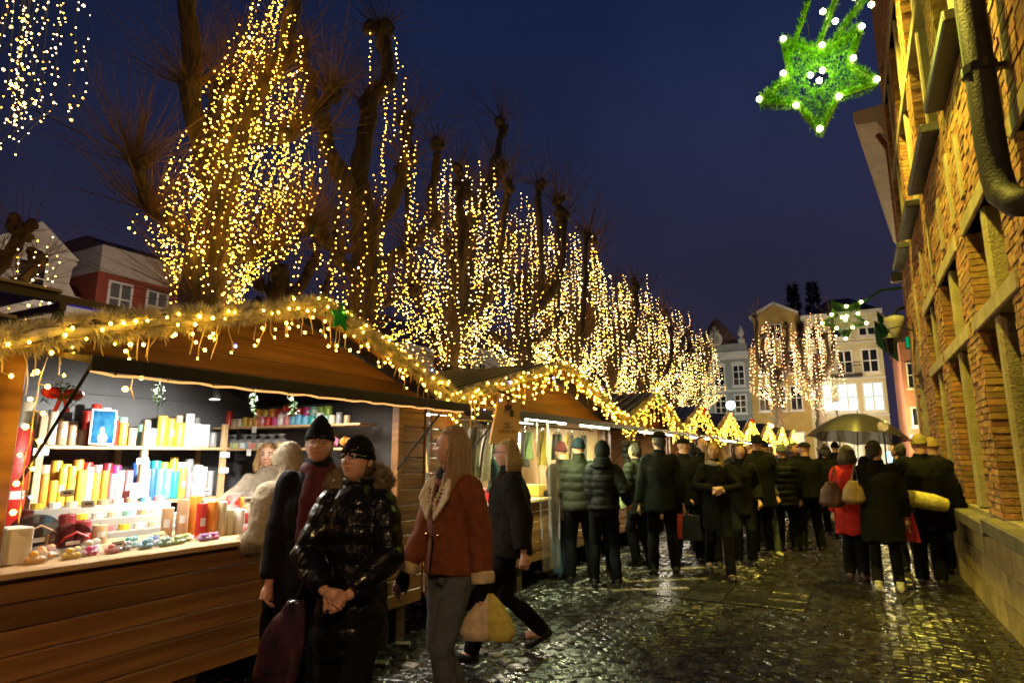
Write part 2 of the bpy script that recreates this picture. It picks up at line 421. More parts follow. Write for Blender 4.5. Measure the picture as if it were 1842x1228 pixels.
# ------------------------------------------------------------------ right brick building
WX = 1.07
bld = thing('brick_building', 'long orange brick building with stone cross windows down the right side of the street', 'building', (WX, 9, 0))
def bp(mb, name, m, parent=bld, **k):
    o = mb.build(name, m, None, **k); o.parent = parent; o.matrix_parent_inverse = Matrix.Translation(-Vector(bld.location)); return o
YE = 13.6; ZT = 11.
wins = []   # (y0,y1,z0,z1,transom z)
for a, b in ((5.45, 6.87), (7.55, 8.95), (9.6, 10.75)): wins.append((a, b, .95, 3.52, 2.68))
for a, b in ((3.2, 4.75),): wins.append((a, b, .95, 3.52, 2.68))
for a, b in ((3.5, 5.0), (5.52, 7.0), (7.5, 9.3), (9.8, 11.3), (11.8, 13.2)): wins.append((a, b, 4.98, 8.2, 6.7))
arch = (12.05, 13.2, 0, 2.9)
def inwin(y, z, e=0):
    for a, b, c, d, t in wins:
        if a - e < y < b + e and c - e < z < d + e: return True
    if arch[0] - e < y < arch[1] + e:
        rad = (arch[1] - arch[0]) / 2; ym = (arch[0] + arch[1]) / 2
        if z < arch[3] or (z - arch[3]) ** 2 + (y - ym) ** 2 < (rad + e) ** 2: return True
    return False
# mortar wall as grid of cells with openings left out
cell = .05
ys = sorted(set([2.5, YE] + [v for q in wins for v in q[:2]] + list(arch[:2])))
zs = sorted(set([0, ZT, 3.6] + [v for q in wins for v in q[2:4]] + [arch[3]]))
mw = MB()
for y0, y1 in zip(ys[:-1], ys[1:]):
    for z0, z1 in zip(zs[:-1], zs[1:]):
        ym, zm = (y0 + y1) / 2, (z0 + z1) / 2
        if any(a < ym < b and c < zm < d for a, b, c, d, t in wins) or (arch[0] < ym < arch[1] and zm < arch[3]): continue
        mw.box((WX + .012, y0, z0), (WX + .42, y1, z1))
bp(mw, 'wall_core', M_mortar)
bp(MB().box((WX + .42, 2.5, 0), (WX + 6, YE, ZT)), 'wall', M_mortar)
bp(MB().prism([(2.3, ZT + .05), (YE + .2, ZT + .05), (YE + .2, ZT + .25), (2.3, ZT + .25)], WX - .25, WX + 6, 'x'), 'eave', M_woodd)
bp(MB().prism([(WX - .3, ZT + .25), (WX + 6, ZT + .25), (WX + 3, ZT + 3.2)], 2.3, YE + .2, 'y'), 'roof', M_woodd)
# bricks
bl, bh = .19, .052; ch_ = .061
br = []
row = 0; z = .96
while z < ZT - .05:
    y = 2.6 + (row % 2) * .11
    while y < YE - .05:
        L_ = bl if rng.random() < .8 else .105
        L_ = min(L_, YE - y)
        lint = any(a - .1 < y + L_ / 2 < b + .1 and (abs(z + .03 - t) < .075 or abs(z + .03 - (d + .06)) < .1) for a, b, c, d, t in wins)
        ok = not lint
        if ok:
            e0, e1 = inwin(y + .02, z + .03, .01), inwin(y + L_ - .02, z + .03, .01)
            if e0 and e1: ok = False
            elif e0 or e1:
                # clip to the jamb
                for a, b, c, d, t in wins:
                    if c - .02 < z + .03 < d + .02:
                        if y < a < y + L_: L_ = a - y
                        elif y < b < y + L_: L_ -= (b - y); y = b
                if L_ < .03 or inwin(y + L_ / 2, z + .03, .01): ok = False
        if ok and 3.52 < z + .03 < 3.56: ok = True
        if ok: br.append((y + .004, z, L_ - .010, bh + rng.normal(0, .0015), rng.normal(0, .006)))
        y += L_
    z += ch_; row += 1
br = np.array(br)
def brick_faces(n): return (np.array([(0, 1, 3, 2), (4, 6, 7, 5), (0, 4, 5, 1), (2, 3, 7, 6), (0, 2, 6, 4)])[None] + 8 * np.arange(n)[:, None, None]).reshape(-1, 4)
def brick_verts(b):
    n = len(b); V = np.zeros((n, 8, 3)); i = 0
    for dx in (0, 1):
        for dy in (0, 1):
            for dz in (0, 1):
                V[:, i, 0] = WX + (-b[:, 4] * .5 + rng.normal(0, .0018, n) if dx == 0 else .03)
                V[:, i, 1] = b[:, 0] + dy * b[:, 2] + rng.normal(0, .0025, n); V[:, i, 2] = b[:, 1] + dz * b[:, 3] + rng.normal(0, .0025, n); i += 1
    return V
vis = (br[:, 0] > 4.3)
kk = np.where(vis & (br[:, 0] < 7.6) & (br[:, 1] < 4.6), br[:, 0] + .35 * np.abs(br[:, 1] - 2.2), 1e3); od = np.argsort(kk)
nb_, rb_ = od[:300], od[300:]
Vb = brick_verts(br[rb_]); me = bpy.data.meshes.new('brickwork'); me.from_pydata(Vb.reshape(-1, 3).tolist(), [], brick_faces(len(rb_)).tolist()); me.materials.append(M_brick)
o = stuff(put('brickwork', me, bld)); o.matrix_parent_inverse = Matrix.Translation(-Vector(bld.location))
bvar = []
for i in range(10):
    Vv = brick_verts(np.array([[0, 0, .178, .052, 0]]))[0]; Vv[:, 0] -= WX
    m2 = bpy.data.meshes.new('brick'); m2.from_pydata(Vv.tolist(), [], brick_faces(1).tolist()); m2.materials.append(M_brick); bvar.append(m2)
for i, k in enumerate(nb_):
    b = br[k]; o = put('brick', bvar[i % 10], bld, (0 - b[4] * .5, b[0] - 9, b[1])); o.scale = (1, b[2] / .178, b[3] / .052)
# windows
def win(a, b, c, d, t, ledge=False):
    # brick jambs (facing each other), stone mullion, transom, back panel
    jb = MB(); z = c + .005; r_ = 0
    while z < d - .03:
        for (yy, sg) in ((b, -1), (a, 1)):
            if abs(z + .03 - t) < .08: continue
            x = WX + .035
            xs = [(.002, .16), (.17, .37)] if r_ % 2 else [(.002, .25), (.262, .37)]
            for x0, x1 in xs:
                e_ = rng.normal(0, .003)
                jb.box((WX + x0 + .0, min(yy, yy + sg * (.012 + e_)), z), (WX + x1, max(yy, yy + sg * (.012 + e_)), z + bh))
        z += ch_; r_ += 1
    bp(jb, 'jamb_bricks', M_brick)['kind'] = 'stuff'
    ym = (a + b) / 2
    fr = MB(); fr.bbox((WX + .40, a + .013, c), (WX + .419, b - .013, d))
    wo = bp(fr, 'window_panel', mat('painted_shutter', (.36, .30, .13), (.26, .22, .10), ns=4, rough=.6, bump=.2, stretch=(1, 1, .2)))
    mu = MB(); mu.bbox((WX + .015, ym - .07, c), (WX + .30, ym + .07, t - .0755), .02); mu.bbox((WX + .015, ym - .07, t + .0755), (WX + .30, ym + .07, d), .02)
    bp(mu, 'mullion', M_stone)
    tr = MB(); tr.bbox((WX - .012, a - .22, t - .075), (WX + .31, b + .22, t + .075), .012); bp(tr, 'transom', M_stone)
    tr = MB(); tr.bbox((WX - .014, a - .12, d), (WX + .33, b + .12, d + .16), .012); bp(tr, 'lintel', M_stone)
    if ledge:
        lg = MB(); lg.bbox((WX - .17, a - .02, c - .11), (WX + .40, b + .06, c - .002), .015); bp(lg, 'window_ledge', M_lead)
    # leaded grille bars behind
    gl = MB()
    for q in range(1, 4):
        zz = c + (t - c) * q / 4; gl.box((WX + .34, a + .02, zz - .012), (WX + .36, b - .02, zz + .012))
    bp(gl, 'glazing_bars', M_woodd)
for i, q in enumerate(wins): win(*q, ledge=q[2] > 3)
# sill slabs and plinth blocks
for i, (y0, y1, zt) in enumerate(((2.6, 5.1, .9), (5.1, 7.2, .94), (7.2, 9.3, .9), (9.3, 11.3, .94))):
    bp(MB().bbox((WX - .13, y0, zt - .13), (WX + .38, y1 - .006, zt), .015), 'sill_slab', M_sill)
for r_ in range(3):
    y = 2.6 + (r_ % 2) * -.3
    while y < 11.9:
        L_ = .62 + .12 * math.sin(y * 7 + r_)
        a = max(y, 2.6); b = min(y + L_, 12.0)
        if b - a > .05: bp(MB().bbox((WX - .045 + rng.normal(0, .003), a + .004, r_ * .262 + .004), (WX + .011, b - .004, (r_ + 1) * .262 - .002), .006), 'plinth_block', M_plinth)
        y += L_
# pale vertical stone quoins/dressings seen between windows
for (y, z0, z1) in ((7.25, 3.75, 4.5), (8.1, 3.75, 4.35), (9.2, 3.72, 4.5), (10.3, 3.7, 4.4), (11.6, 3.2, 4.2), (4.95, 3.75, 4.6), (5.7, 3.8, 4.5), (6.6, 3.8, 4.4)):
    bp(MB().bbox((WX - .022, y, z0), (WX + .01, y + .13, z1), .006), 'stone_dressing', M_stone)
# arched doorway; weak emission in the pale plaster panel stands in for light on it
am = (arch[0] + arch[1]) / 2; ar = (arch[1] - arch[0]) / 2
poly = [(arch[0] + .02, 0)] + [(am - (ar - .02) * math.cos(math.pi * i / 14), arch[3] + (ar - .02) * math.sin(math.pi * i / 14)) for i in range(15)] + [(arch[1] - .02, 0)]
bp(MB().prism(poly, WX + .16, WX + .2, 'x'), 'arched_door', mat('self_lit_plaster', (.75, .66, .48), rough=.6, em=(1, .8, .5), es=.35))
vb = MB()
for i in range(17):
    t0 = math.pi * i / 17 + .02; t1 = math.pi * (i + 1) / 17 - .02
    P = [(am - rr * math.cos(t), arch[3] + rr * math.sin(t)) for rr, t in ((ar, t0), (ar, t1), (ar + .21, t1), (ar + .21, t0))]
    vb.prism(P, WX - .012, WX + .16, 'x')
stuff(bp(vb, 'arch_bricks', M_brick))
# drainpipe
dp = thing('drainpipe', 'thick black drainpipe clamped high on the brick wall at the right edge', 'pipe', (.93, 4.75, 3))
pp = [(.93, 4.72, 7), (.93, 4.72, 3.5), (.93, 4.70, 3.25), (.94, 4.66, 3.1), (.98, 4.56, 2.99), (1.06, 4.42, 2.93)]
def rel(pts, o): return [tuple(np.array(p) - np.array(o.location)) for p in pts]
MB().tube(rel(pp, dp), .085, 20).build('pipe', M_pipe, dp, smooth=True)
for zc in (3.98, 5.6):
    MB().tube(rel([(.93, 4.72, zc - .03), (.93, 4.72, zc + .03)], dp), .10, 20).box(*rel([(.93, 4.70, zc - .02), (1.07, 4.74, zc + .02)], dp)).build('clamp', M_blackm, dp)
# gate lantern outside the picture that lights this wall (sodium street lantern on a bracket)
def wall_lantern(loc, label, m_em, energy, col, s=1., lit=True, rad=.12):
    t = thing('wall_lantern', label, 'lantern', loc)
    a = MB(); a.tube([(.45 * s, 0, .25 * s), (.2 * s, 0, .38 * s), (0, 0, .34 * s), (0, 0, .2 * s)], .016 * s, 8); a.box((.44 * s, -.04 * s, .1 * s), (.47 * s, .04 * s, .4 * s)); a.build('bracket', M_blackm, t)
    c = MB(); c.rings([(0, 0, .12 * s, .15 * s, .15 * s), (0, 0, .2 * s, .05 * s, .05 * s), (0, 0, .24 * s, .02 * s, .02 * s)], 6); c.rings([(0, 0, -.24 * s, .03 * s, .03 * s), (0, 0, -.2 * s, .09 * s, .09 * s)], 6)
    for k in range(6):
        an = k * math.pi / 3; c.tube([(.09 * s * math.cos(an), .09 * s * math.sin(an), -.2 * s), (.14 * s * math.cos(an), .14 * s * math.sin(an), .12 * s)], .008 * s, 4)
    c.build('cage', M_blackm, t)
    MB().rings([(0, 0, -.19 * s, .08 * s, .08 * s), (0, 0, .11 * s, .125 * s, .125 * s)], 6).build('glass', m_em if lit else M_glassd, t)
    if lit: light('lantern_light', 'POINT', (0, 0, -.32 * s), energy, col, rad, parent=t)
    return t
def washer(loc, aim, energy, label):
    t = thing('facade_floodlight', label, 'lamp', loc); d = Vector(aim) - Vector(loc); q = d.to_track_quat('-Z', 'Y').to_euler()
    h_ = MB(); h_.rings([(0, 0, -.02, .11, .11), (0, 0, .1, .08, .08), (0, 0, .16, .03, .03)], 14); h_.build('housing', M_blackm, t, rot=q)
    MB().rings([(0, 0, -.026, .09, .09), (0, 0, -.021, .09, .09)], 14).build('lens', E_sod, t, rot=q)
    MB().tube([(0, 0, .1), (.5, 0, .25), (WX - loc[0], 0, .25)], .02, 6).build('arm', M_blackm, t)
    light('flood', 'SPOT', tuple(d.normalized() * .06), energy, (1, .78, .09), .08, q, t, spot_size=R(84), spot_blend=.8)
washer((-.25, 5.2, 6.6), (1.12, 6.3, 3.4), 1700, 'sodium floodlight on an arm washing the near brick wall')
washer((-.25, 9.2, 9.0), (1.12, 10.2, 3.7), 4200, 'sodium floodlight on an arm washing the far brick wall')
wall_lantern((.42, -.9, 3.3), 'amber lantern on the wall behind the viewer', E_sod, 270, (1, .58, .24), .8)
wall_lantern((.55, 9.9, 3.0), 'unlit black iron lantern hanging off the far end of the brick wall', None, 0, None, .62, False)

# ------------------------------------------------------------------ building past the brick one
b2 = thing('corner_building', 'pale rendered house with a deep white cornice beyond the brick building', 'building', (1.25, 14.0, 0), R(-7))
MB().box((0, 0, 0), (6, 9, 8.3)).build('wall', mat('beige_render', (.42, .33, .2), (.3, .24, .15), ns=2, rough=.8, bump=.2), b2)
c = MB(); c.prism([(-.02, 8.0), (-.18, 8.0), (-.28, 8.2), (-.62, 8.25), (-.68, 8.35), (-.68, 8.55), (.2, 8.55), (.2, 8.0)], -.15, 9, 'y'); c.build('cornice', mat('white_cornice', (.62, .50, .40), (.48, .38, .3), ns=3, rough=.6, bump=.2), b2)
for i in range(12): MB().prism([(-.02, 7.78), (-.1, 7.78), (-.22, 8.0), (-.02, 8.0)], .1 + i * .75, .26 + i * .75, 'y').build('cornice_bracket', MATS['white_cornice'], b2)
MB().prism([(-.2, 8.55), (6.2, 8.55), (3, 11)], -.1, 9, 'y').build('roof', M_woodd, b2)
MB().tube([(-.30, .25, 8.1), (-.14, .2, 7.7), (-.12, .2, 3.6)], .055, 12).build('red_downpipe', M_redpipe, b2, smooth=True)
MB().tube([(-.12, .2, 3.6), (-.12, .2, .1)], .06, 12).build('lower_downpipe', mat('grey_pipe', (.4, .38, .34), rough=.4), b2, smooth=True)
fl = thing('flood_lamp', 'small dark floodlight housing fixed on the downpipe of the corner house', 'lamp', (1.05, 13.9, 4.9))
MB().bbox((-.15, -.1, -.09), (.12, .1, .09), .02).build('housing', M_blackm, fl); MB().tube([(.1, 0, 0), (.25, .1, .05)], .02, 6).build('arm', M_blackm, fl)
hl = thing('banner_projector', 'grey cone shaped street spotlight mounted beside the green flags', 'lamp', (.86, 13.6, 3.9))
MB().rings([(0, 0, -.28, .07, .07), (0, 0, -.1, .1, .1), (0, 0, .05, .17, .17), (0, 0, .16, .17, .17), (0, 0, .2, .05, .05)], 14).build('housing', mat('grey_paint', (.45, .43, .36), rough=.5), hl, smooth=True)
MB().tube([(0, 0, .2), (.1, .15, .35), (.3, .3, .4)], .03, 8).build('arm', M_blackm, hl)
sg = thing('green_cross_sign', 'small glowing green sign fixed beside the spotlight', 'sign', (1.02, 13.5, 3.55))
MB().bbox((-.02, -.02, -.10), (.03, .02, .10), .01).build('sign_panel', emis('green_sign', (.0, .6, .2), .5), sg)
MB().bbox((-.035, .02, -.12), (.045, .05, .12), .01).build('sign_frame', M_blackm, sg)
fg = thing('green_flags', 'dark green flags drooping from poles beside the far star', 'flag', (.9, 15, 4.1))
for k, (dx, dz) in enumerate(((-.32, -.12), (-.25, .1))):
    MB().tube([(.1, 0, 0), (dx, 0, dz + .3)], .015, 6).build('flagpole', M_white, fg)
    f_ = MB(); N = 8
    for i in range(N):
        for j in range(6):
            pass
    V = [(.05 + (dx - .05) * i / N, .05 * math.sin(i * 1.3 + j), (dz + .3) * i / N - j * .12 * (1 - .3 * i / N)) for i in range(N + 1) for j in range(7)]
    F = [(i * 7 + j, i * 7 + j + 1, (i + 1) * 7 + j + 1, (i + 1) * 7 + j) for i in range(N) for j in range(6)]
    f_.add(V, F); f_.build('flag', cloth('flag_green', (.02, .10, .06)), fg, smooth=True)
# distant red house at street end
def window_part(parent, x0, x1, z0, z1, y, m_fr=M_white, m_gl=M_glassd, nx=2, nz=2, fr=.08, sill=True, axis='y', out=-1):
    """framed window with sashes; wall plane y (facing out*axis)"""
    def bx(mb, a0, a1, c0, c1, d0, d1):
        if axis == 'y': mb.box((a0, min(y + out * d0, y + out * d1), c0), (a1, max(y + out * d0, y + out * d1), c1))
        else: mb.box((min(y + out * d0, y + out * d1), a0, c0), (max(y + out * d0, y + out * d1), a1, c1))
    f_ = MB(); bx(f_, x0, x0 + fr, z0, z1, .003, .07); bx(f_, x1 - fr, x1, z0, z1, .003, .07); bx(f_, x0 + fr, x1 - fr, z1 - fr, z1, .003, .07); bx(f_, x0 + fr, x1 - fr, z0, z0 + fr, .003, .07)
    for i in range(1, nx):
        xm = x0 + (x1 - x0) * i / nx; bx(f_, xm - fr * .45, xm + fr * .45, z0 + fr, z1 - fr, .003, .06)
    for i in range(1, nz):
        zm = z0 + (z1 - z0) * i / nz; bx(f_, x0 + fr, x1 - fr, zm - fr * .35, zm + fr * .35, .003, .055)
    if sill: bx(f_, x0 - .08, x1 + .08, z0 - .12, z0 - .002, .003, .14)
    w_ = f_.build('window', m_fr, parent)
    g = MB(); bx(g, x0 + fr * .9, x1 - fr * .9, z0 + fr * .9, z1 - fr * .9, .001, .02); g.build('pane', m_gl, w_)
    return w_
E_lit = emis('lit_pane', (.72, .95, .88), 1.5)
E_litw = emis('warm_lit_pane', (1, .8, .45), 1.2)
M_cur = mat('net_curtain_pane', (.16, .16, .17), (.09, .09, .10), ns=9, rough=.15, stretch=(6, 6, .3))

M_cream = mat('cream_render', (.60, .54, .34), (.5, .44, .27), ns=1.5, rough=.8, bump=.15)
M_yel = mat('ochre_render', (.50, .33, .10), (.40, .26, .07), ns=1.5, rough=.8, bump=.15)
M_gry = mat('grey_green_render', (.30, .32, .30), (.24, .26, .25), ns=1.5, rough=.8, bump=.1)
M_trim = mat('white_trim', (.66, .64, .58), (.54, .52, .47), ns=2, rough=.6)
M_tile = mat('dark_roof_tile', (.11, .055, .042), (.06, .035, .03), ns=6, rough=.6, bump=.8, bs=12, stretch=(1, 1, 3))
# cream house X -2.8..2.5
FY = 55
h = thing('cream_house', 'tall cream house with hipped dark roof and brightly lit shop windows at the street end', 'house', (0, FY, 0))
def hp(mb, name, m, par): return mb.build(name, m, par)
MB().box((-2.8, 0, 0), (2.5, 9, 12.3)).build('wall', M_cream, h)
MB().prism([(-3.0, 12.3), (2.75, 12.3), (2.75, 12.62), (-3.0, 12.62)], -.35, 9, 'y').build('cornice', M_trim, h)
MB().add([(-2.8, -.2, 12.62), (2.6, -.2, 12.62), (2.6, 9, 12.62), (-2.8, 9, 12.62), (-.9, 3, 14.4), (.6, 3, 14.4), (.6, 5, 14.4), (-.9, 5, 14.4)], [(0, 1, 5, 4), (1, 2, 6, 5), (2, 3, 7, 6), (3, 0, 4, 7), (4, 5, 6, 7)]).build('roof', M_tile, h)
for x in (-1.9, -.15, 1.6): window_part(h, x - .65, x + .65, 10.55, 11.35, 0, nz=1, fr=.14)
for x in (-1.9, -.15, 1.6): window_part(h, x - .6, x + .6, 7.7, 9.6, 0, nz=2, fr=.12)
for x in (-1.9, -.15, 1.6): window_part(h, x - .72, x + .72, 4.75, 7.0, 0, nz=2, fr=.12, m_gl=E_lit)
for z in (10.1, 7.25, 4.4): MB().box((-2.82, -.1, z), (2.52, 0.002, z + .14)).build('string_course', M_trim, h)
for k in range(7): MB().prism([(-2.4 + k * .75, 11.75), (-2.1 + k * .75, 11.75), (-2.0 + k * .75, 12.1), (-2.5 + k * .75, 12.1)], -.08, 0.002, 'y').build('frieze_swag', M_trim, h)
bal = MB(); bal.box((-1.2, -.7, 7.42), (1.0, -.01, 7.5))
for k in range(15): bal.box((-1.18 + k * .153, -.68, 7.5), (-1.15 + k * .153, -.65, 8.25))
bal.box((-1.2, -.7, 8.25), (1.0, -.63, 8.3)); bal.build('balcony', M_blackm, h)
for k in range(3): window_part(h, -2.4 + k * 1.7, -1.1 + k * 1.7, .6, 3.4, 0, nz=1, m_gl=E_litw, fr=.14)
# ochre house X -7.4..-2.8 with gable
h = thing('ochre_house', 'narrow ochre house with a white edged stepped gable left of the cream house', 'house', (0, FY, 0))
MB().prism([(-7.2, 0), (-2.82, 0), (-2.82, 10.3), (-3.4, 10.5), (-3.5, 12.6), (-3.3, 12.9), (-5.0, 13.8), (-6.8, 12.9), (-6.6, 12.6), (-6.7, 10.5), (-7.2, 10.3)], .05, 8, 'y').build('wall', M_yel, h)
MB().prism([(-3.15, 12.85), (-5.0, 13.85), (-6.95, 12.85), (-6.95, 13.05), (-5.0, 14.08), (-3.15, 13.05)], -.2, 8, 'y').build('gable_coping', M_trim, h)
for x in (-5.9, -4.2): window_part(h, x - .5, x + .5, 8, 9.9, .05, nz=2)
for x in (-6.2, -5.0, -3.8): window_part(h, x - .45, x + .45, 5, 7.0, .05, nz=2)
window_part(h, -5.5, -4.5, 10.9, 12.2, .05, nz=2)
window_part(h, -6.9, -5.4, .7, 3.3, .05, nz=1, m_gl=E_litw); window_part(h, -4.9, -3.4, .7, 3.3, .05, nz=1, m_gl=E_litw)
# grey house X -12.1..-7.4
h = thing('grey_house', 'grey green house with white cornice, round clock shaped ornament and arched sash windows', 'house', (0, FY, 0))
MB().box((-12.1, .1, 0), (-7.22, 8, 9.8)).build('wall', M_gry, h)
MB().prism([(-12.3, 9.5), (-7.24, 9.5), (-7.24, 10.1), (-12.3, 10.1)], -.3, 8, 'y').build('cornice', M_trim, h)
MB().box((-12.1, -.1, 10.1), (-7.3, .3, 10.8)).build('parapet', M_gry, h)
q = MB(); q.prism([(-9.85 + .62 * math.cos(t * math.pi / 10), 11.3 + .62 * math.sin(t * math.pi / 10)) for t in range(20)], -.2, .1, 'y'); q.build('round_ornament', M_trim, h)
q = MB(); q.prism([(-9.85 + .42 * math.cos(t * math.pi / 10), 11.3 + .42 * math.sin(t * math.pi / 10)) for t in range(20)], -.26, -.2, 'y'); q.box((-10.2, -.2, 11.85), (-9.5, .1, 12.1)); q.ball((-9.85, -.05, 12.3), .2); q.build('ornament_boss', MATS['grey_green_render'], h)
MB().rings([(-7.7, 0, 10.8, .25, .25), (-7.7, 0, 11.1, .3, .3), (-7.7, 0, 11.35, .12, .12), (-7.7, 0, 11.6, .28, .28), (-7.7, 0, 11.9, .2, .2), (-7.7, 0, 12.3, .03, .03)], 12).build('urn', M_trim, h)
MB().prism([(-12.1, 10.5), (-7.3, 10.5), (-8.4, 11.6), (-9.8, 13.4), (-11.2, 11.6)], .5, 8, 'y').build('roof', M_tile, h)
for x in (-11.2, -9.7, -8.1):
    window_part(h, x - .5, x + .5, 7.2, 9.0, .1, nz=3, fr=.1)
    MB().prism([(x - .6, 9.0), (x + .6, 9.0), (x + .5, 9.18), (x, 9.28), (x - .5, 9.18)], -.05, .1, 'y').build('window_head', M_trim, h)
    window_part(h, x - .5, x + .5, 4.9, 6.5, .1, nz=3, fr=.1)
MB().box((-12.12, .0, 6.75), (-7.25, .102, 6.9)).build('string_course', M_trim, h)
for x in (-11.2, -9.6, -8.0): window_part(h, x - .55, x + .55, .6, 3.2, .1, nz=1, m_gl=E_litw)
# red brick house to the right
h = thing('salmon_house', 'salmon pink house seen between the cream house and the brick wall', 'house', (0, 46, 0))
MB().box((3.0, 0, 0), (9, 8, 8.5)).build('wall', mat('salmon_render', (.42, .17, .10), (.33, .13, .08), ns=2, rough=.8), h)
MB().prism([(2.8, 8.5), (9.2, 8.5), (9.2, 10), (4.5, 11.6)], -.2, 8, 'y').build('roof', M_tile, h)
window_part(h, 3.25, 4.5, 5.6, 7.2, 0, nz=2); window_part(h, 3.25, 4.5, 3.2, 4.4, 0, nz=1)
MB().box((3.1, -.3, 2.1), (4.8, -.05, 2.7)).build('shop_sign', emis('pink_sign', (1, .55, .85), 3), h)
# tall dark cypress-like trees behind roofs
# left row of houses (facades face the street)
FX = -25
M_wb = mat('white_washed_brick', (.52, .47, .42), (.42, .38, .33), ns=3, rough=.8, bump=.5, bs=30)
M_rb = mat('deep_red_brick', (.30, .06, .03), (.22, .045, .025), ns=3, rough=.8, bump=.3)
def WG(mb, name, m, par): return mb.build(name, m, par)
h = thing('white_gabled_house', 'white washed house with a curved neck gable behind the light covered trees', 'house', (FX, 0, 0))
prof = [(8.2, 0), (12.6, 0), (12.6, 6.8), (12.4, 6.95), (12.35, 7.25), (12.0, 7.3), (11.75, 7.7), (11.8, 8.3), (11.95, 8.5), (11.8, 8.75), (10.6, 9.75), (9.3, 8.75), (9.1, 8.5), (9.3, 8.2), (9.2, 7.6), (8.8, 7.3), (8.4, 7.2), (8.2, 6.8)]
MB().prism(prof, -6, 0, 'x').build('wall', M_wb, h)
MB().prism([(9.15, 8.62), (11.95, 8.62), (10.6, 9.72)], 0.003, .1, 'x').build('pediment', M_trim, h)
MB().prism([(9.5, 8.72), (11.6, 8.72), (10.6, 9.5)], 0.1, .12, 'x').build('pediment_field', M_wb, h)
MB().box((0.003, 8.2, 6.62), (.22, 12.62, 6.85)).build('cornice', M_trim, h)
window_part(h, 10.0, 11.0, 7.0, 8.3, 0, axis='x', out=1, nz=2, fr=.09)
for y in (8.9, 10.5, 12.0): window_part(h, y - .5, y + .4, 4.4, 6.1, 0, axis='x', out=1)
h = thing('red_house', 'dark red brick house with tall white sash windows and a white parapet', 'house', (FX, 0, 0))
MB().box((-7, 12.7, 0), (0, 19, 8.45)).build('wall', M_rb, h)
MB().box((-7, 12.68, 8.45), (.12, 19.02, 9.5)).build('parapet', M_wb, h)
MB().prism([(-6.8, 9.5), (0, 9.5), (-1.2, 10.1), (-5, 10.1)], 12.7, 19, 'y').build('roof', M_tile, h)
for y in (13.6, 15.1, 16.7, 18.1): window_part(h, y - .5, y + .45, 6.85, 8.2, 0, axis='x', out=1, m_gl=M_cur)
for y in (13.6, 15.1, 16.7, 18.1): window_part(h, y - .5, y + .45, 4.0, 5.8, 0, axis='x', out=1, m_gl=M_cur)
for k, (y0, y1, zt, lb) in enumerate(((22, 30.5, 7.6, 'long low white house glimpsed under the second tree'), (31, 37, 8.6, 'white house with dark paned windows glimpsed between the middle trees'), (38, 52, 9.6, 'pale wide house mostly hidden behind the hanging lights'))):
    h = thing('white_house', lb, 'house', (FX, 0, 0))
    MB().box((-7, y0, 0), (0, y1, zt)).build('wall', M_wb, h); MB().box((.003, y0, zt - .3), (.25, y1, zt)).build('cornice', M_trim, h)
    MB().prism([(-7, zt), (.1, zt), (-2.5, zt + 2.3)], y0, y1, 'y').build('roof', M_tile, h)
    y = y0 + 1
    while y < y1 - .9:
        window_part(h, y - .5, y + .5, zt - 2.9, zt - 1.1, 0, axis='x', out=1); window_part(h, y - .5, y + .5, zt - 5.6, zt - 3.8, 0, axis='x', out=1); y += 2.1
# houses further up the row and off-frame continuity
for k, (y0, y1, zt, m_, lb) in enumerate(((-4, 8.1, 7.2, M_rb, 'plain brick house at the far left edge'), (19.1, 21.9, 7.0, M_yel, 'narrow ochre house behind the second tree'))):
    h = thing('plain_house', lb, 'house', (FX, 0, 0))
    MB().box((-7, y0, 0), (-.1, y1, zt)).build('wall', m_, h); MB().prism([(-7, zt), (0, zt), (-3, zt + 2)], y0, y1, 'y').build('roof', M_tile, h)
    for j in range(int((y1 - y0) / 2)): window_part(h, y0 + .6 + j * 2, y0 + 1.6 + j * 2, zt - 2.6, zt - 1, -.1, axis='x', out=1)
h = thing('end_house', 'dark house closing the square left of the grey house', 'house', (0, FY, 0))
MB().box((-26, .2, 0), (-12.2, 8, 7.5)).build('wall', M_gry, h); MB().prism([(-26, 7.5), (-12.2, 7.5), (-14, 10), (-24, 10)], .2, 8, 'y').build('roof', M_tile, h)
for j in range(6): window_part(h, -25 + j * 2.1, -24 + j * 2.1, 4.4, 6.1, .2)
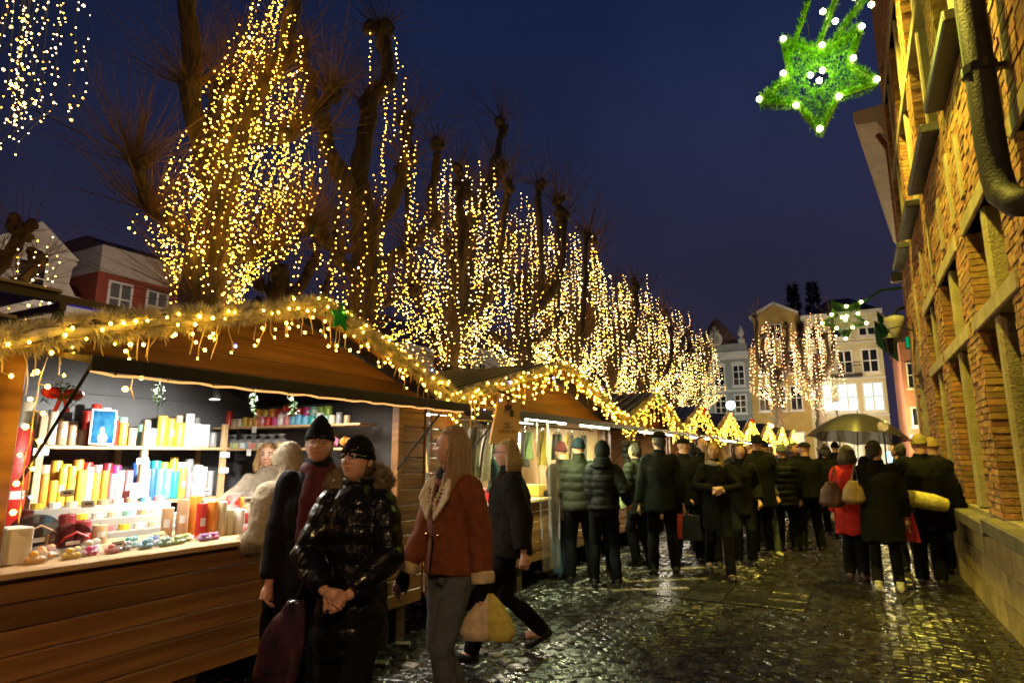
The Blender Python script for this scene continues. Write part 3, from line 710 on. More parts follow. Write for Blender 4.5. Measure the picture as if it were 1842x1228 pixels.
# ------------------------------------------------------------------ trees with light strings
def wobble(path, amp, n):
    P = [np.array(p[:3], float) for p in path]; out = []
    for i in range(len(P) - 1):
        for k in range(n):
            t = k / n
            a = P[max(i - 1, 0)]; b = P[i]; c = P[i + 1]; d = P[min(i + 2, len(P) - 1)]
            q = .5 * ((2 * b) + (-a + c) * t + (2 * a - 5 * b + 4 * c - d) * t * t + (-a + 3 * b - 3 * c + d) * t ** 3)
            out.append(q + rng.normal(0, amp, 3) * (1 if (i or k) else 0))
    out.append(P[-1]); return out
def tree(x, y, label, limbs, tr=.42, fork=6.2, lean=(0, 0), ntw=260, group='pollarded trees along the square'):
    t = thing('pollarded_linden_tree', label, 'tree', (x, y, 0), 0, group)
    p = wobble([(0, 0, -.05), (.0, .02, 1.5), (lean[0] * .4, lean[1] * .4, fork * .55), (lean[0], lean[1], fork)], .035, 6)
    rs = [tr * (1.25 if i == 0 else 1.05 - .45 * i / len(p)) * (1 + rng.normal(0, .06)) for i in range(len(p))]
    m = MB(); m.tube(p, rs, 16); m.ball(p[-1], (rs[-1] * 1.15, rs[-1] * 1.1, rs[-1] * 1.2), 12, 8)
    for k in range(7):
        a = rng.uniform(0, 6.28); i = rng.integers(6, len(p) - 1); m.ball(p[i] + np.array([math.cos(a), math.sin(a), 0]) * rs[i] * .85, tr * rng.uniform(.25, .5), 9, 6)
    m.v = [tuple(np.array(v) + rng.normal(0, .022, 3)) for v in m.v]
    m.build('trunk', M_bark, t, smooth=True)
    knobs = []
    for L_ in limbs:
        q = wobble(L_, .03, 5); n = len(q); r0 = L_[0][3] if len(L_[0]) > 3 else tr * .5
        q = [np.array(v[:3]) for v in q]
        m = MB(); m.tube(q, [r0 * (1 - .55 * i / n) * (1 + rng.normal(0, .08)) for i in range(n)], 10)
        e_ = q[-1]; kr = r0 * .95
        for k in range(6): m.ball(e_ + rng.normal(0, kr * .5, 3), kr * rng.uniform(.5, .9), 9, 6)
        for k in range(3):
            j = rng.integers(n // 3, n); m.ball(q[j] + rng.normal(0, r0 * .3, 3), r0 * rng.uniform(.5, .8), 8, 6)
        m.v = [tuple(np.array(v) + rng.normal(0, .014, 3)) for v in m.v]
        m.build('limb', M_bark, t, smooth=True)
        knobs.append((e_, kr)); knobs.append((q[n // 2], r0 * .6))
    knobs.append((p[-1], tr * .6)); knobs.append((np.array([0, 0, 3.9]), tr)); knobs.append((np.array([0, 0, 4.8]), tr))
    tw = MB(); tk = .8 + max(0, y - 8) * .035
    for k in range(ntw):
        c, kr = knobs[rng.integers(0, len(knobs))]
        d = rng.normal(0, 1, 3); d[2] = abs(d[2]) * 1.1 + .25; d /= np.linalg.norm(d)
        L_ = rng.uniform(.3, 1.7); bend = rng.normal(0, .12, 3); bend[2] += .12
        P = [c + d * kr * .6 + (d * f + bend * f * f) * L_ for f in (0, .35, .7, 1.)]
        tw.tube(P, [.010 * tk, .008 * tk, .006 * tk, .003 * tk], 3, cap=False)
    stuff(tw.build('shoots', M_twig, t))
    return t
def strings(x, y, label, n, rmax, ztop, zbot=3.75, step=.115, brad=(.015, .030), mats=(B_warm, B_pale), share=.25, cone=3.2, ctr=(0, 0), twist=0., zmid=5.3):
    t = thing('light_strings', label, 'string lights', (x, y, zbot), 0, 'strings of lights draped over the trees')
    cb = MB(); pts = []
    for k in range(n):
        a = rng.uniform(0, 2 * math.pi); r = rmax * math.sqrt(rng.uniform(.05, 1.)); zt = ztop - cone * (r / rmax) + rng.normal(0, .35)
        r0 = r * rng.uniform(.5, .98)
        path = []
        N = 7
        for i in range(N + 1):
            f = i / N; z = zt + (zmid - zt) * f; rr = r0 + (r - r0) * f ** .8
            path.append((ctr[0] * (1 - f) + rr * math.cos(a) + rng.normal(0, .03), ctr[1] * (1 - f) + rr * math.sin(a) + rng.normal(0, .03), z - zbot))
        M = 4; a2 = a + rng.normal(0, .5); zb = zbot + rng.uniform(-.05, .7); rb = rng.uniform(.35, .55)
        for i in range(1, M + 1):
            f = i / M; rr = r + (rb - r) * (1 - (1 - f) ** 1.6) if r > rb else r; aa = a + (a2 - a) * f
            path.append((rr * math.cos(aa), rr * math.sin(aa), zmid + (zb - zmid) * f ** .9 - zbot))
        cb.tube(path, .004, 3, cap=False)
        P, _ = path_pts(path, step); P = P + rng.normal(0, .017, P.shape); pts.extend(P[rng.random(len(P)) < .9])
    cb.build('cable', M_cable, t)
    pts = np.array(pts); me = bulbs_mesh('bulbs', pts, np.exp(rng.normal(0, .33, len(pts))) * (brad[0] + brad[1]) * .20 * (1 + .9 * (rng.random(len(pts)) < .10)), list(mats), (rng.random(len(pts)) < share).astype(int))
    stuff(put('bulbs', me, t)); return t

def gen_limbs(n, z0, z1, reach, r0):
    out = []
    for k in range(n):
        a = 2 * math.pi * (k + rng.uniform(0, .6)) / n; zz = rng.uniform(*z0); d = reach * rng.uniform(.6, 1.1); zt = rng.uniform(*z1)
        c, s_ = math.cos(a), math.sin(a)
        out.append([(c * .15, s_ * .15, zz, r0), (c * d * .6, s_ * d * .6, zz + .35, r0), (c * d, s_ * d, zz + 1.2, r0), (c * d * 1.05 + rng.normal(0, .15), s_ * d * 1.05, zt, r0)])
    return out
T1 = [[(0, 0, 5.5, .2), (.3, .3, 7, .2), (.5, .8, 8.6, .2), (.3, 1.2, 10.4, .2)], [(0, 0, 6, .22), (-.3, -.3, 7.6, .2), (-.2, -.6, 9.6, .2)],
      [(0, 0, 4.6, .16), (.3, 1.0, 5.0, .16), (.5, 1.6, 5.6, .16)], [(0, 0, 4.8, .12), (-.2, -.8, 5.2, .12), (-.1, -1.15, 5.8, .12)], [(0, 0, 7.0, .2), (.5, 1.1, 7.2, .2), (.7, 1.9, 8.4, .2)]]
tree(-9, 6.1, 'nearest pollarded tree fully wrapped in a cone of warm lights behind the candle stall', T1, .44, 7.6, (0, .2), 1700)
strings(-9, 6.25, 'dense cone of warm light strings around the nearest tree trunk', 72, 1.32, 11.8, 3.75, .10, cone=5.2, brad=(.013, .028), share=.1, ctr=(.2, .6), zmid=5.0)
T2 = [[(0, 0, 6.0, .27), (.05, -.35, 7.4, .26), (.1, -.15, 9.2, .24), (.1, .35, 10.3, .22), (.1, .1, 11.3, .2)],
      [(0, 0, 6.6, .2), (.1, -1.0, 7.2, .2), (.1, -1.75, 8.4, .2), (.0, -2.2, 9.4, .18)],
      [(0, .1, 6.5, .2), (0, .9, 7.4, .2), (.1, 1.15, 8.8, .18), (0, 1.3, 9.6, .16)],
      [(0, .1, 5.4, .17), (0, 1.0, 6.0, .17), (0, 1.9, 6.8, .15), (0, 2.5, 7.4, .14)], [(0, -.1, 5.2, .15), (0, -.9, 5.5, .15), (0, -1.3, 5.9, .14)], [(0, .1, 4.7, .15), (0, .8, 4.9, .15), (.1, 1.5, 5.3, .14)]]
tree(-9, 9.9, 'tall bare pollarded tree with two knobbly arms reaching into the dark sky', T2, .42, 6.5, (0, .05), 950)
def free_strings(x, y, label, drops, step=.12, brad=(.014, .028), mats=(B_warm, B_pale), share=.2):
    t = thing('light_strings', label, 'string lights', (x, y, 3.5), 0, 'strings of lights draped over the trees')
    cb = MB(); pts = []
    for d in drops:
        path = wobble([(p[0], p[1], p[2] - 3.5) for p in d], .03, 4); cb.tube(path, .004, 3, cap=False)
        P, _ = path_pts(path, step); pts.extend(P + rng.normal(0, .02, P.shape))
    cb.build('cable', M_cable, t); pts = np.array(pts)
    stuff(put('bulbs', bulbs_mesh('bulbs', pts, rng.uniform(*brad, len(pts)) * .45 * (1 + .8 * (rng.random(len(pts)) < .1)), list(mats), (rng.random(len(pts)) < share).astype(int)), t)); return t
dr = []
for (a, b, z0, z1) in ((0, -.15, 11.2, 6), (.2, .5, 11.3, 8.6), (.25, .75, 10.6, 8.2), (.1, .3, 10.3, 4.6), (.3, 1.0, 9.2, 5), (-.2, 1.9, 9.4, 4.8), (0, 2.3, 8.2, 5), (.2, 2.5, 7.6, 5.2), (.2, -.8, 7.4, 4.9), (.2, -1.1, 7.2, 4.7), (0, -1.9, 8, 4.6), (.4, .9, 8.2, 4.6), (.3, 1.4, 7.4, 4.5), (.3, 1.7, 7.2, 4.4), (-.3, -1.5, 7.3, 4.7), (.3, .1, 9.8, 4.2), (-.4, .6, 8, 4.4), (.3, -.4, 7, 4.3)):
    zb = rng.uniform(3.6, 4.1); s_ = .45
    dr.append([(a, b, z0), (a * 1.1, b * 1.02, (z0 + z1) / 2), (a, b * 1.02, z1), (a * .8, b * .8, max(z1 - .6, zb + .3)), (a * .5 + .2, b * .35, zb)] if z1 < 6 else [(a, b, z0), (a * 1.1, b * 1.05, (z0 + z1) / 2), (a, b, z1)])
for k in range(16):
    a = rng.uniform(-1.6, 2.4); dr.append([(rng.uniform(-.7, .7), a, rng.uniform(5.0, 6.2)), (rng.uniform(-.7, .7), a * .9, 4.7), (rng.uniform(-.4, .5), a * .4, rng.uniform(3.6, 4.2))])
free_strings(-9, 9.9, 'sparse long light strings dripping from the knobbly two armed tree', dr)
ROW = [(13.5, 10.3, 9.6), (17.3, 10.8, 9.9), (21.2, 10.6, 9.8), (25.6, 10.4, 9.9), (30.4, 10.2, 9.9), (36, 10.2, 10.0), (42.5, 10.4, 10.0)]
for i, (ty, zt, zs_) in enumerate(ROW):
    lb = ['third', 'fourth', 'fifth', 'sixth', 'seventh', 'eighth', 'ninth'][i]
    lim = gen_limbs(6, (4.8, 7), (7.2, zt - .3), 1.5, .17)
    if i == 0: lim += [[(0, 0, 7, .2), (.2, .9, 8.5, .2), (.2, 1.5, 9.8, .17), (.2, 2.1, 11.6, .15)], [(0, 0, 7.2, .2), (0, 1.3, 9.0, .17), (0, 2.4, 10.4, .15)]]
    tree(-9, ty, '%s pollarded tree of the lit row, counted from the left, with bristling shoots' % lb, lim, .40, 7.0, (0, 0), 650 if i < 3 else 300)
    strings(-9, ty, 'curtain of small lights hanging around the %s tree of the row' % lb, 42 + 2 * i, 2.0 if i else 1.9, zs_ + .6, 3.7, .13 if i < 3 else .16, cone=2.6, brad=(.016, .030) if i < 2 else (.020, .036), mats=(B_warm, B_pale), share=.6 + .05 * i, zmid=5.4)
# second row further in the square
for i, (tx, ty) in enumerate(((-13.2, 11.2), (-14, 20), (-14, 29))):
    tree(tx, ty, ['unlit thick trunk standing just behind the nearest tree', 'back row tree seen through the lights of the fourth tree', 'back row tree seen through the lights of the sixth tree'][i], gen_limbs(5, (5, 6.5), (7, 8.5), 1.5, .17), .42, 6.3, (0, 0), 120)
    if i: strings(tx, ty, ['', 'fainter lights on the first back row tree', 'fainter lights on the second back row tree'][i], 20, 2, 9.5, 3.8, .17, share=.6, brad=(.016, .028))
# tree at far left (lights from above frame) and small one behind
tree(-7.8, 1.6, 'tree beyond the left edge whose light strings hang into the corner of the sky', gen_limbs(4, (6, 7), (9, 11), 1.0, .18), .4, 7, (0, 0), 160)
strings(-7.6, 2.42, 'light strings hanging in the top left corner of the sky', 44, .95, 9.5, 4.6, .09, cone=1.5, brad=(.012, .020), share=.7, zmid=5.3)
tree(-14.5, 4.9, 'low pollarded tree with a heavy crooked head at the far left', [[(0, 0, 4.6, .2), (.2, .5, 5.0, .2), (.2, .9, 5.9, .2)], [(0, 0, 4.4, .14), (0, 1.0, 4.9, .14), (0, 1.3, 5.5, .14)], [(0, 0, 5, .2), (0, -.8, 5.6, .2)]], .3, 4.9, (0, 0), 200)
free_strings(-14.5, 4.9, 'short strings of pale lights on the low tree at the far left', [[(.3, b, rng.uniform(5.2, 6)), (.3, b, 4.6), (.3, b + .05, rng.uniform(3.3, 3.8))] for b in (-.9, -.5, -.15, .2, .8, 1.1, 1.35, 1.5)], share=.8, brad=(.02, .03))
# square-end trees before the far houses
for i, (tx, ty, n_, rm) in enumerate(((-4.6, 48, 34, 1.9), (-1.9, 48, 38, 1.9))):
    tree(tx, ty, ['dark pollarded tree in front of the ochre house', 'pollarded tree with rosy lights in front of the cream house'][i], gen_limbs(5, (6, 7.5), (9, 11.5), 1.3, .2), .4, 7.5, (0, 0), 150)
    strings(tx, ty, ['light strings on the tree before the ochre house', 'rosy light strings on the tree before the cream house'][i], n_, rm, 11.2, 4.6, .22, cone=1.6, brad=(.030, .052), mats=(emis('rosy_bulb', (1, .45, .2), 24), B_pale), share=.25, zmid=6)
tr_ = thing('conifer_tree', 'two dark conifer tops behind the roof of the ochre house', 'tree', (-3.2, 64, 0))
for dx in (-.8, .9):
    m = MB(); pts_ = []; nn = []
    for k in range(400):
        z = rng.uniform(9, 17.5); a = rng.uniform(0, 6.28); r = .85 * (1 - (z - 9) / 9.5) + .1; pts_.append((dx + r * math.cos(a), r * math.sin(a), z)); nn.append((math.cos(a), math.sin(a), .8))
    fuzz(m, pts_, nn, .5, .07, 2500); m.tube([(dx, 0, 0), (dx, 0, 17)], [.3, .05], 6); m.build('crown', mat('dark_conifer', (.03, .05, .025), rough=.8), tr_)

# ------------------------------------------------------------------ market stalls
SX = -3.4
def board(mb_name, parent, lo, hi, m=M_wood, bev=.006):
    return MB().bbox(lo, hi, bev).build(mb_name, m, parent)
def garland_lights(name_lbl, path, parts=False, every=.085, lmin=.06, lmax=.3, x=-3.08, brad=.0095, gl_rad=.05, ng=5000, label_g='', mats=(B_near, B_blue), density=3, group_i='icicle lights on the stall gables'):
    P, T = path_pts(path, .02)
    g = thing('tinsel_garland', label_g, 'garland', tuple(P[0]), 0, 'frosted garlands on the stall gables')
    o = P[0]; m = MB(); Q = P[::4] - o
    Q = Q + rng.normal(0, .008, Q.shape); m.tube(Q, gl_rad * .42, 8)
    a = rng.uniform(0, 6.28, len(P) * 3); PP = np.repeat(P - o, 3, 0); TT = np.repeat(T, 3, 0)
    u = np.cross(TT, (1, 0, 0)); u /= np.linalg.norm(u, axis=1)[:, None]; v_ = np.cross(TT, u)
    N = u * np.cos(a)[:, None] + v_ * np.sin(a)[:, None]
    lump = 1 + .35 * np.sin(np.arange(len(PP)) * .021) * np.sin(np.arange(len(PP)) * .0077 + 1)
    fuzz(m, PP + N * gl_rad * .55 * lump[:, None], N, gl_rad * .95, .0026 if parts else .006, int(ng * 1.7), jit=.8)
    stuff(m.build('needles', M_garl, g))
    t = thing('icicle_lights', name_lbl, 'fairy lights', tuple(P[0]), 0, group_i)
    cb = MB(); B = []; D = []
    L_ = np.linalg.norm(np.diff(P, axis=0), axis=1).sum(); n = int(L_ / every)
    cb.tube((P[::5] - o) + np.array([.035, 0, -gl_rad * .6]), .0034 if parts else .005, 4, cap=False)
    for i in range(n):
        s_ = P[int((i + rng.uniform(0, .9)) / n * (len(P) - 1))] - o + np.array([rng.uniform(0, .04), 0, -gl_rad * .7])
        ln = rng.uniform(lmin, lmax) * (1 if rng.random() < .8 else .4)
        q = [s_]; k = max(2, int(ln / .05))
        for j in range(k): q.append(q[-1] + np.array([rng.normal(0, .006), rng.normal(0, .014), -ln / k]))
        cb.tube(q, .0034 if parts else .0045, 4, cap=False)
        for j in range(1, len(q)):
            if rng.random() < .24 * density:
                d = np.array([rng.uniform(0, .015), rng.choice((-1, 1)) * rng.uniform(.01, .03), rng.uniform(-.02, .005)]); cb.tube([q[j], q[j] + d], .0022 if parts else .004, 3, cap=False); B.append(q[j] + d * 1.3)
        if rng.random() < .8: B.append(s_ + np.array([.05, 0, rng.uniform(.0, .1)]))
    cb.build('cable', M_ccable, t)
    B = np.array(B)
    if parts:
        B = B[:290]
        mi = [bulbs_mesh('bulb', [(0, 0, 0)], brad, [mm]) for mm in mats]
        for i, b in enumerate(B):
            o_ = put('bulb', mi[1] if i in (47, 120) else mi[0], t, tuple(b)); s_ = rng.uniform(.75, 1.5); o_.scale = (s_, s_, s_ * 1.25)
    else:
        stuff(put('bulbs', bulbs_mesh('bulbs', B, rng.uniform(brad * .7, brad * 1.35, len(B)), list(mats), (rng.random(len(B)) < .012).astype(int)), t))
    return g, t

def stall(k, y0, y1, zr, label, o0=None, o1=None, detail=2, lit=True):
    """timber market hut, gable to the street. o0..o1: serving opening"""
    yc = (y0 + y1) / 2; o0 = o0 or y0 + .16; o1 = o1 or y1 - .16; ze = 2.0; xb = SX - 2.2
    t = thing('market_stall', label, 'market stall', (SX, yc, 0))
    def rl(p): return (p[0] - SX, p[1] - yc, p[2])
    def B_(name, lo, hi, m=M_wood, bev=.006): return board(name, t, rl(lo), rl(hi), m, bev)
    # feet
    for yy in (y0 + .25, yc - .5, yc + .5, y1 - .25): B_('foot', (SX - .12, yy - .06, 0), (SX - .02, yy + .06, .27), M_woodd)
    # lower front planks
    nb = 6; h_ = (.95 - .27) / nb
    for i in range(nb): B_('plank', (SX - .03, y0 + .005, .27 + i * h_ + .002), (SX + rng.uniform(-.002, .003), y1 - .005, .27 + (i + 1) * h_ - .003))
    B_('counter', (SX - .75, o0 - .02, .95), (SX + .05, o1 + .02, .985), M_woodl)
    # solid wall parts beside the opening
    for a, b in ((y0, o0), (o1, y1)):
        if b - a > .25:
            n = 8
            for i in range(n): B_('plank', (SX - .03, a + .02, .95 + i * .131 + .002), (SX + rng.uniform(-.002, .003), b - .02, .95 + (i + 1) * .131 - .003))
            B_('post', (SX - .06, (b - .06) if b == o0 else a, .955), (SX + .02, b if b == o0 else a + .06, 2.0), M_wood)
        else: B_('post', (SX - .06, a + .01, .986), (SX + .022, b - .01, 2.0), M_wood)
    # gable boards
    nb = 4; hh = (zr - ze) / nb
    for i in range(nb):
        z0_ = ze + i * hh; z1_ = z0_ + hh - .004; hw = (y1 - y0) / 2 - .02
        f0 = 1 - (z0_ - ze) / (zr - ze); f1 = max(0.02, 1 - (z1_ - ze) / (zr - ze))
        MB().prism([(-hw * f0, z0_), (hw * f0, z0_), (hw * f1, z1_), (-hw * f1, z1_)], -.03, .0 + rng.uniform(-.002, .003), 'x').build('gable_board', M_wood, t)
    # side and back walls, ceiling
    for yy, s_ in ((y0, 1), (y1, -1)):
        if detail >= 2:
            for i in range(12): B_('side_plank', (xb, yy + (0 if s_ > 0 else -.025), .27 + i * .144), (SX - .062, yy + (.025 if s_ > 0 else 0), .27 + (i + 1) * .144 - .004))
            B_('side_panel', (xb + .03, yy + (.027 if s_ > 0 else -.04), .3), (SX - .07, yy + (.04 if s_ > 0 else -.027), 2.0), M_grey if k == 0 else M_woodl)
        else: B_('side_wall', (xb, yy + (0 if s_ > 0 else -.03), .27), (SX - .062, yy + (.03 if s_ > 0 else 0), 2.0))
    MB().prism([(-(y1 - y0) / 2, 2.0), ((y1 - y0) / 2, 2.0), (0, zr)], xb - SX, xb - SX + .03, 'x').build('back_gable', M_grey if k == 0 else M_woodl, t)
    B_('back_wall', (xb, y0 + .045, .27), (xb + .03, y1 - .045, 2.0), M_grey if k == 0 else mat('pale_backdrop', (.6, .5, .36), rough=.7))
    B_('floor', (xb + .03, y0 + .045, .27), (SX - .031, y1 - .045, .31), M_woodd)
    # roof slopes with ribs
    for s_ in (-1, 1):
        hw = (y1 - y0) / 2 + .06; dz = (zr - ze) / ((y1 - y0) / 2) * .06
        def pt(u, up): return (s_ * u * hw, zr + .02 + up - (zr - ze + dz) * u)
        pr = [pt(0, 0), pt(1, 0), pt(1, .035), pt(0, .035)]
        MB().prism(pr, xb - .1 - SX, .26, 'x').build('roof_slope', M_felt, t)
        rb = MB(); nr = 16
        if detail:
            for i in range(nr):
                x_ = xb - .08 - SX + (2.5) * i / (nr - 1); pr2 = [pt(.02, .036), pt(1, .036), pt(1, .056), pt(.02, .056)]; rb.prism(pr2, x_ - .02, x_ + .02, 'x')
            stuff(rb.build('roof_rib', M_felt, t))
        MB().prism([pt(0, -.055), pt(1, -.055), pt(1, -.002), pt(0, -.002)], .24, .262, 'x').build('barge_board', M_wood, t)
    # serving flap, hinged up, with struts
    fl_ = MB(); F0, F1 = (SX + .03, 1.985), (SX + .62, 1.875)
    fl_.prism([(F0[0] - SX, F0[1]), (F1[0] - SX, F1[1]), (F1[0] - SX, F1[1] + .025), (F0[0] - SX, F0[1] + .025)], o0 - .05 - yc, o1 + .12 - yc, 'y')
    fp = fl_.build('flap', M_woodd if k else M_woodd, t)
    MB().bbox((F1[0] - SX, o0 - .05 - yc, F1[1] - .03), (F1[0] - SX + .02, o1 + .12 - yc, F1[1] + .035), .004).build('flap_edge', M_blackm if k == 0 else mat('green_black_edge', (.03, .045, .02), rough=.4), t)
    for yy in (o0 + .02, o1 - .02):
        MB().tube([(.03, yy - yc, 1.38), (.5, yy - yc - (.0), 1.88)], .008, 6).build('strut', M_blackm, t)
    return t, yc, o0, o1
S1 = stall(0, 1.30, 4.62, 2.47, 'candle stall in the left foreground with shelves of colourful candles', 1.47, 4.22)
S2 = stall(1, 4.70, 9.25, 2.56, 'second stall with bright tube lights, hanging leather goods and a paper bag sign', 5.10, 9.1)
others = [(9.35, 12.9, 2.55), (13.0, 16.4, 2.55), (16.6, 20.4, 2.6), (20.7, 24.6, 2.6), (25.2, 29.6, 2.7), (30.4, 35.2, 2.75), (36.5, 42, 2.85)]
SS = [S1, S2]
for i, (a, b, c_) in enumerate(others):
    SS.append(stall(2 + i, a, b, c_, '%s stall of the row, its lit gable rising over the crowd' % ['third', 'fourth', 'fifth', 'sixth', 'seventh', 'eighth', 'farthest'][i], detail=1))
GX = -3.06
garland_lights('warm icicle lights dripping from the gable of the candle stall', [(GX, 1.1, 1.92), (GX, 1.7, 2.12), (GX, 2.3, 2.29), (GX, 2.96, 2.49), (GX, 3.5, 2.34), (GX, 4.1, 2.16), (GX, 4.66, 1.96)], True, .055, .05, .22, gl_rad=.062, brad=.0062, ng=16000, label_g='thick frosted fir garland along the candle stall gable', density=2.4)
garland_lights('tangled icicle lights on the gable of the second stall', [(GX, 4.72, 2.02), (GX, 5.8, 2.3), (GX, 6.98, 2.58), (GX, 8, 2.36), (GX, 9.3, 2.03)], False, .06, .08, .28, ng=7000, brad=.009, label_g='frosted garland on the gable of the paper bag stall', density=3)
for i, (a, b, c_) in enumerate(others):
    nm = ['third', 'fourth', 'fifth', 'sixth', 'seventh', 'eighth', 'farthest'][i]; m_ = (a + b) / 2
    garland_lights('mass of glittering lights on the gable of the %s stall' % nm, [(GX, a - .05, 2.0), (GX, m_, c_ + .02), (GX, b + .05, 2.0)], False, .06, .12, .5 + .02 * i, ng=2500, brad=.008 + .0012 * i, label_g='garland on the gable of the %s stall' % nm, density=2.2, mats=(B_warm, B_blue))
# lights running down posts
def hang_string(label, p, ln, blue=None, brad=.010):
    t = thing('light_string', label, 'fairy lights', p); q = [(0, 0, 0)]
    n = int(ln / .06)
    for j in range(n): q.append((q[-1][0] + rng.normal(0, .004), q[-1][1] + rng.normal(0, .008), q[-1][2] - ln / n))
    m = MB(); m.tube(q, .003, 4, cap=False); bb = []
    for j in range(1, n):
        s_ = -1 if j % 2 else 1; d = (.01, s_ * .025, -.01); m.tube([q[j], tuple(np.array(q[j]) + d)], .0025, 3); bb.append(np.array(q[j]) + np.array(d) * 1.3)
    m.build('cable', M_ccable, t)
    for j, b in enumerate(bb): put('bulb', bulbs_mesh('bulb', [(0, 0, 0)], brad * rng.uniform(.8, 1.4), [B_blue if j == blue else B_near]), t, tuple(b))
hang_string('light string hanging down the left post of the candle stall', (-3.3, 1.50, 1.95), .75, 9)
hang_string('light string hanging beside the plank wall between the two stalls', (-3.3, 5.0, 2.0), .42, 5)
hang_string('short light string drooping before the candle shelves', (-3.05, 1.72, 2.0), .24)
# colourful baubles / star shapes on gables
def ornament(name, label, cat, loc, mats_, f): t = thing(name, label, cat, loc); f(t); return t
def bow(t):
    m = MB()
    for s_ in (-1, 1): m.ball((0, s_ * .05, 0), (.015, .05, .03), 8, 6)
    m.tube([(0, 0, 0), (0, -.03, -.09)], .01, 5); m.tube([(0, 0, 0), (0, .03, -.09)], .01, 5); m.build('ribbon', mat('red_ribbon', (.5, .02, .02), rough=.35), t, smooth=True)
    m = MB(); pts_ = rng.normal(0, .03, (60, 3)); fuzz(m, pts_, pts_, .05, .004, 160); m.build('fir_sprig', mat('fir_green', (.03, .09, .02), rough=.6), t)
ornament('bow', 'red bow with fir sprig in the top left corner of the candle stall opening', 'bow', (-3.45, 1.66, 1.80), None, bow)
ornament('bow', 'red bauble sprig hanging above the right hand candle shelves', 'bow', (-4.55, 4.1, 1.92), None, bow)
def leafs(t):
    m = MB(); p = np.stack([rng.normal(0, .015, 40), rng.normal(0, .015, 40), -rng.uniform(0, .13, 40)], 1); fuzz(m, p, p * .3 + rng.normal(0, 1, p.shape), .03, .006, 70); m.tube([(0, 0, .05), (0, .01, -.2)], .003, 4); m.build('foliage', mat('ivy_leaf', (.03, .08, .015), (.015, .04, .01), rough=.4), t)
for i, (y, lb) in enumerate(((2.05, 'left'), (2.75, 'middle'), (3.1, 'right'))): ornament('ivy_sprig', '%s ivy sprig hanging under the flap of the candle stall' % lb, 'plant', (-3.7, y + .25, 1.92), None, leafs)
def gstar(t):
    m = MB(); P = [((.10 if i % 2 == 0 else .045) * math.cos(i * math.pi / 5 + .3), (.10 if i % 2 == 0 else .045) * math.sin(i * math.pi / 5 + .3)) for i in range(10)]
    m.prism(P, -.01, .01, 'x'); m.build('star', mat('green_foil', (.0, .30, .10), rough=.25, metal=.6), t)
ornament('foil_star', 'green foil star near the peak of the candle stall gable', 'star', (-3.0, 3.08, 2.42), None, gstar)
ornament('foil_star', 'green foil star on the gable of the third stall', 'star', (-3.0, 11.05, 2.5), None, gstar)
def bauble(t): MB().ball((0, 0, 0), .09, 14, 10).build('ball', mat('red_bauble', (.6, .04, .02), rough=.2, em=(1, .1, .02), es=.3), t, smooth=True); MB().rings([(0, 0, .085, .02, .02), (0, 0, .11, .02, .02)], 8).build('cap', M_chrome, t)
ornament('bauble', 'red bauble at the peak of the fourth stall', 'bauble', (-3.0, 14.7, 2.5), None, bauble)
ornament('bauble', 'red bauble at the peak of the sixth stall', 'bauble', (-3.0, 22.6, 2.62), None, bauble)

# --- candle stall fittings
t1 = S1[0]; yc = S1[1]
def P1(mb, name, m): o = mb.build(name, m, t1); o.matrix_parent_inverse = Matrix.Translation((-SX, -yc, 0)); return o
sh = thing('shelf_rack', 'pale pine rack with three uprights against the dark back wall of the candle stall', 'shelf', (-5.3, 3.15, .31))
for y in (2.36, 3.12, 3.86): 
    for x in (-5.5, -5.13): MB().bbox((x + 5.3 - .02, y - 3.15 - .025, 0), (x + 5.3 + .02, y - 3.15 + .025, 1.47), .004).build('upright', M_woodl, sh)
for z in (1.13, 1.57, .85): MB().bbox((-5.53 + 5.3, 2.33 - 3.15, z - .31 - .028), (-5.1 + 5.3, 3.9 - 3.15, z - .31 - .001), .004).build('shelf', M_woodl, sh)
for (y, z) in ((2.36, 1.52), (3.1, 1.45), (3.86, 1.50), (3.86, 1.36), (3.0, .98), (2.75, 1.10), (3.12, .98)): MB().bbox((-5.105 + 5.3, y - .05 - 3.15, z - .31 - .025), (-5.1 + 5.3, y + .05 - 3.15, z - .31 + .025), .001).build('price_card', M_tag, sh)
ws = thing('wall_shelves', 'two pine shelves on the side wall of the candle stall crowded with small candles', 'shelf', (-4.6, 4.24, 1.5))
for z, x0 in ((1.765, -5.5), (1.56, -5.5)):
    MB().bbox((x0 + 4.6, -.24, z - 1.5 - .022), (-3.62 + 4.6, -.003, z - 1.5 - .001), .004).build('shelf', M_woodl, ws)
    for x in (-5.2, -4.2): MB().prism([(x + 4.6, z - 1.5 - .023), (x + 4.6, z - 1.62), (x + 4.62, z - 1.62), (x + 4.62, z - 1.5 - .023)], -.2, -.004, 'y').build('shelf_bracket', M_blackm, ws)
for (x, z) in ((-4.9, 1.75), (-4.0, 1.75), (-4.95, 1.54)): MB().bbox((x + 4.6 - .03, -.246, z - 1.55), (x + 4.6 + .03, -.242, z - 1.49), .001).build('price_card', M_tag, ws)
CCOL = {'cream': (.75, .66, .45), 'tan': (.52, .34, .19), 'brown': (.28, .16, .10), 'orange': (.80, .30, .04), 'amber': (.85, .45, .05), 'yellow': (.85, .60, .06), 'red': (.62, .03, .02), 'dark red': (.25, .02, .03), 'pink': (.75, .22, .24), 'white': (.85, .83, .78),
        'blue': (.03, .12, .45), 'light blue': (.15, .45, .70), 'teal': (.03, .35, .33), 'green': (.30, .45, .06), 'grey': (.25, .26, .27), 'magenta': (.6, .04, .25), 'mint': (.25, .50, .40), 'violet': (.25, .06, .35)}
cand_mesh = {}
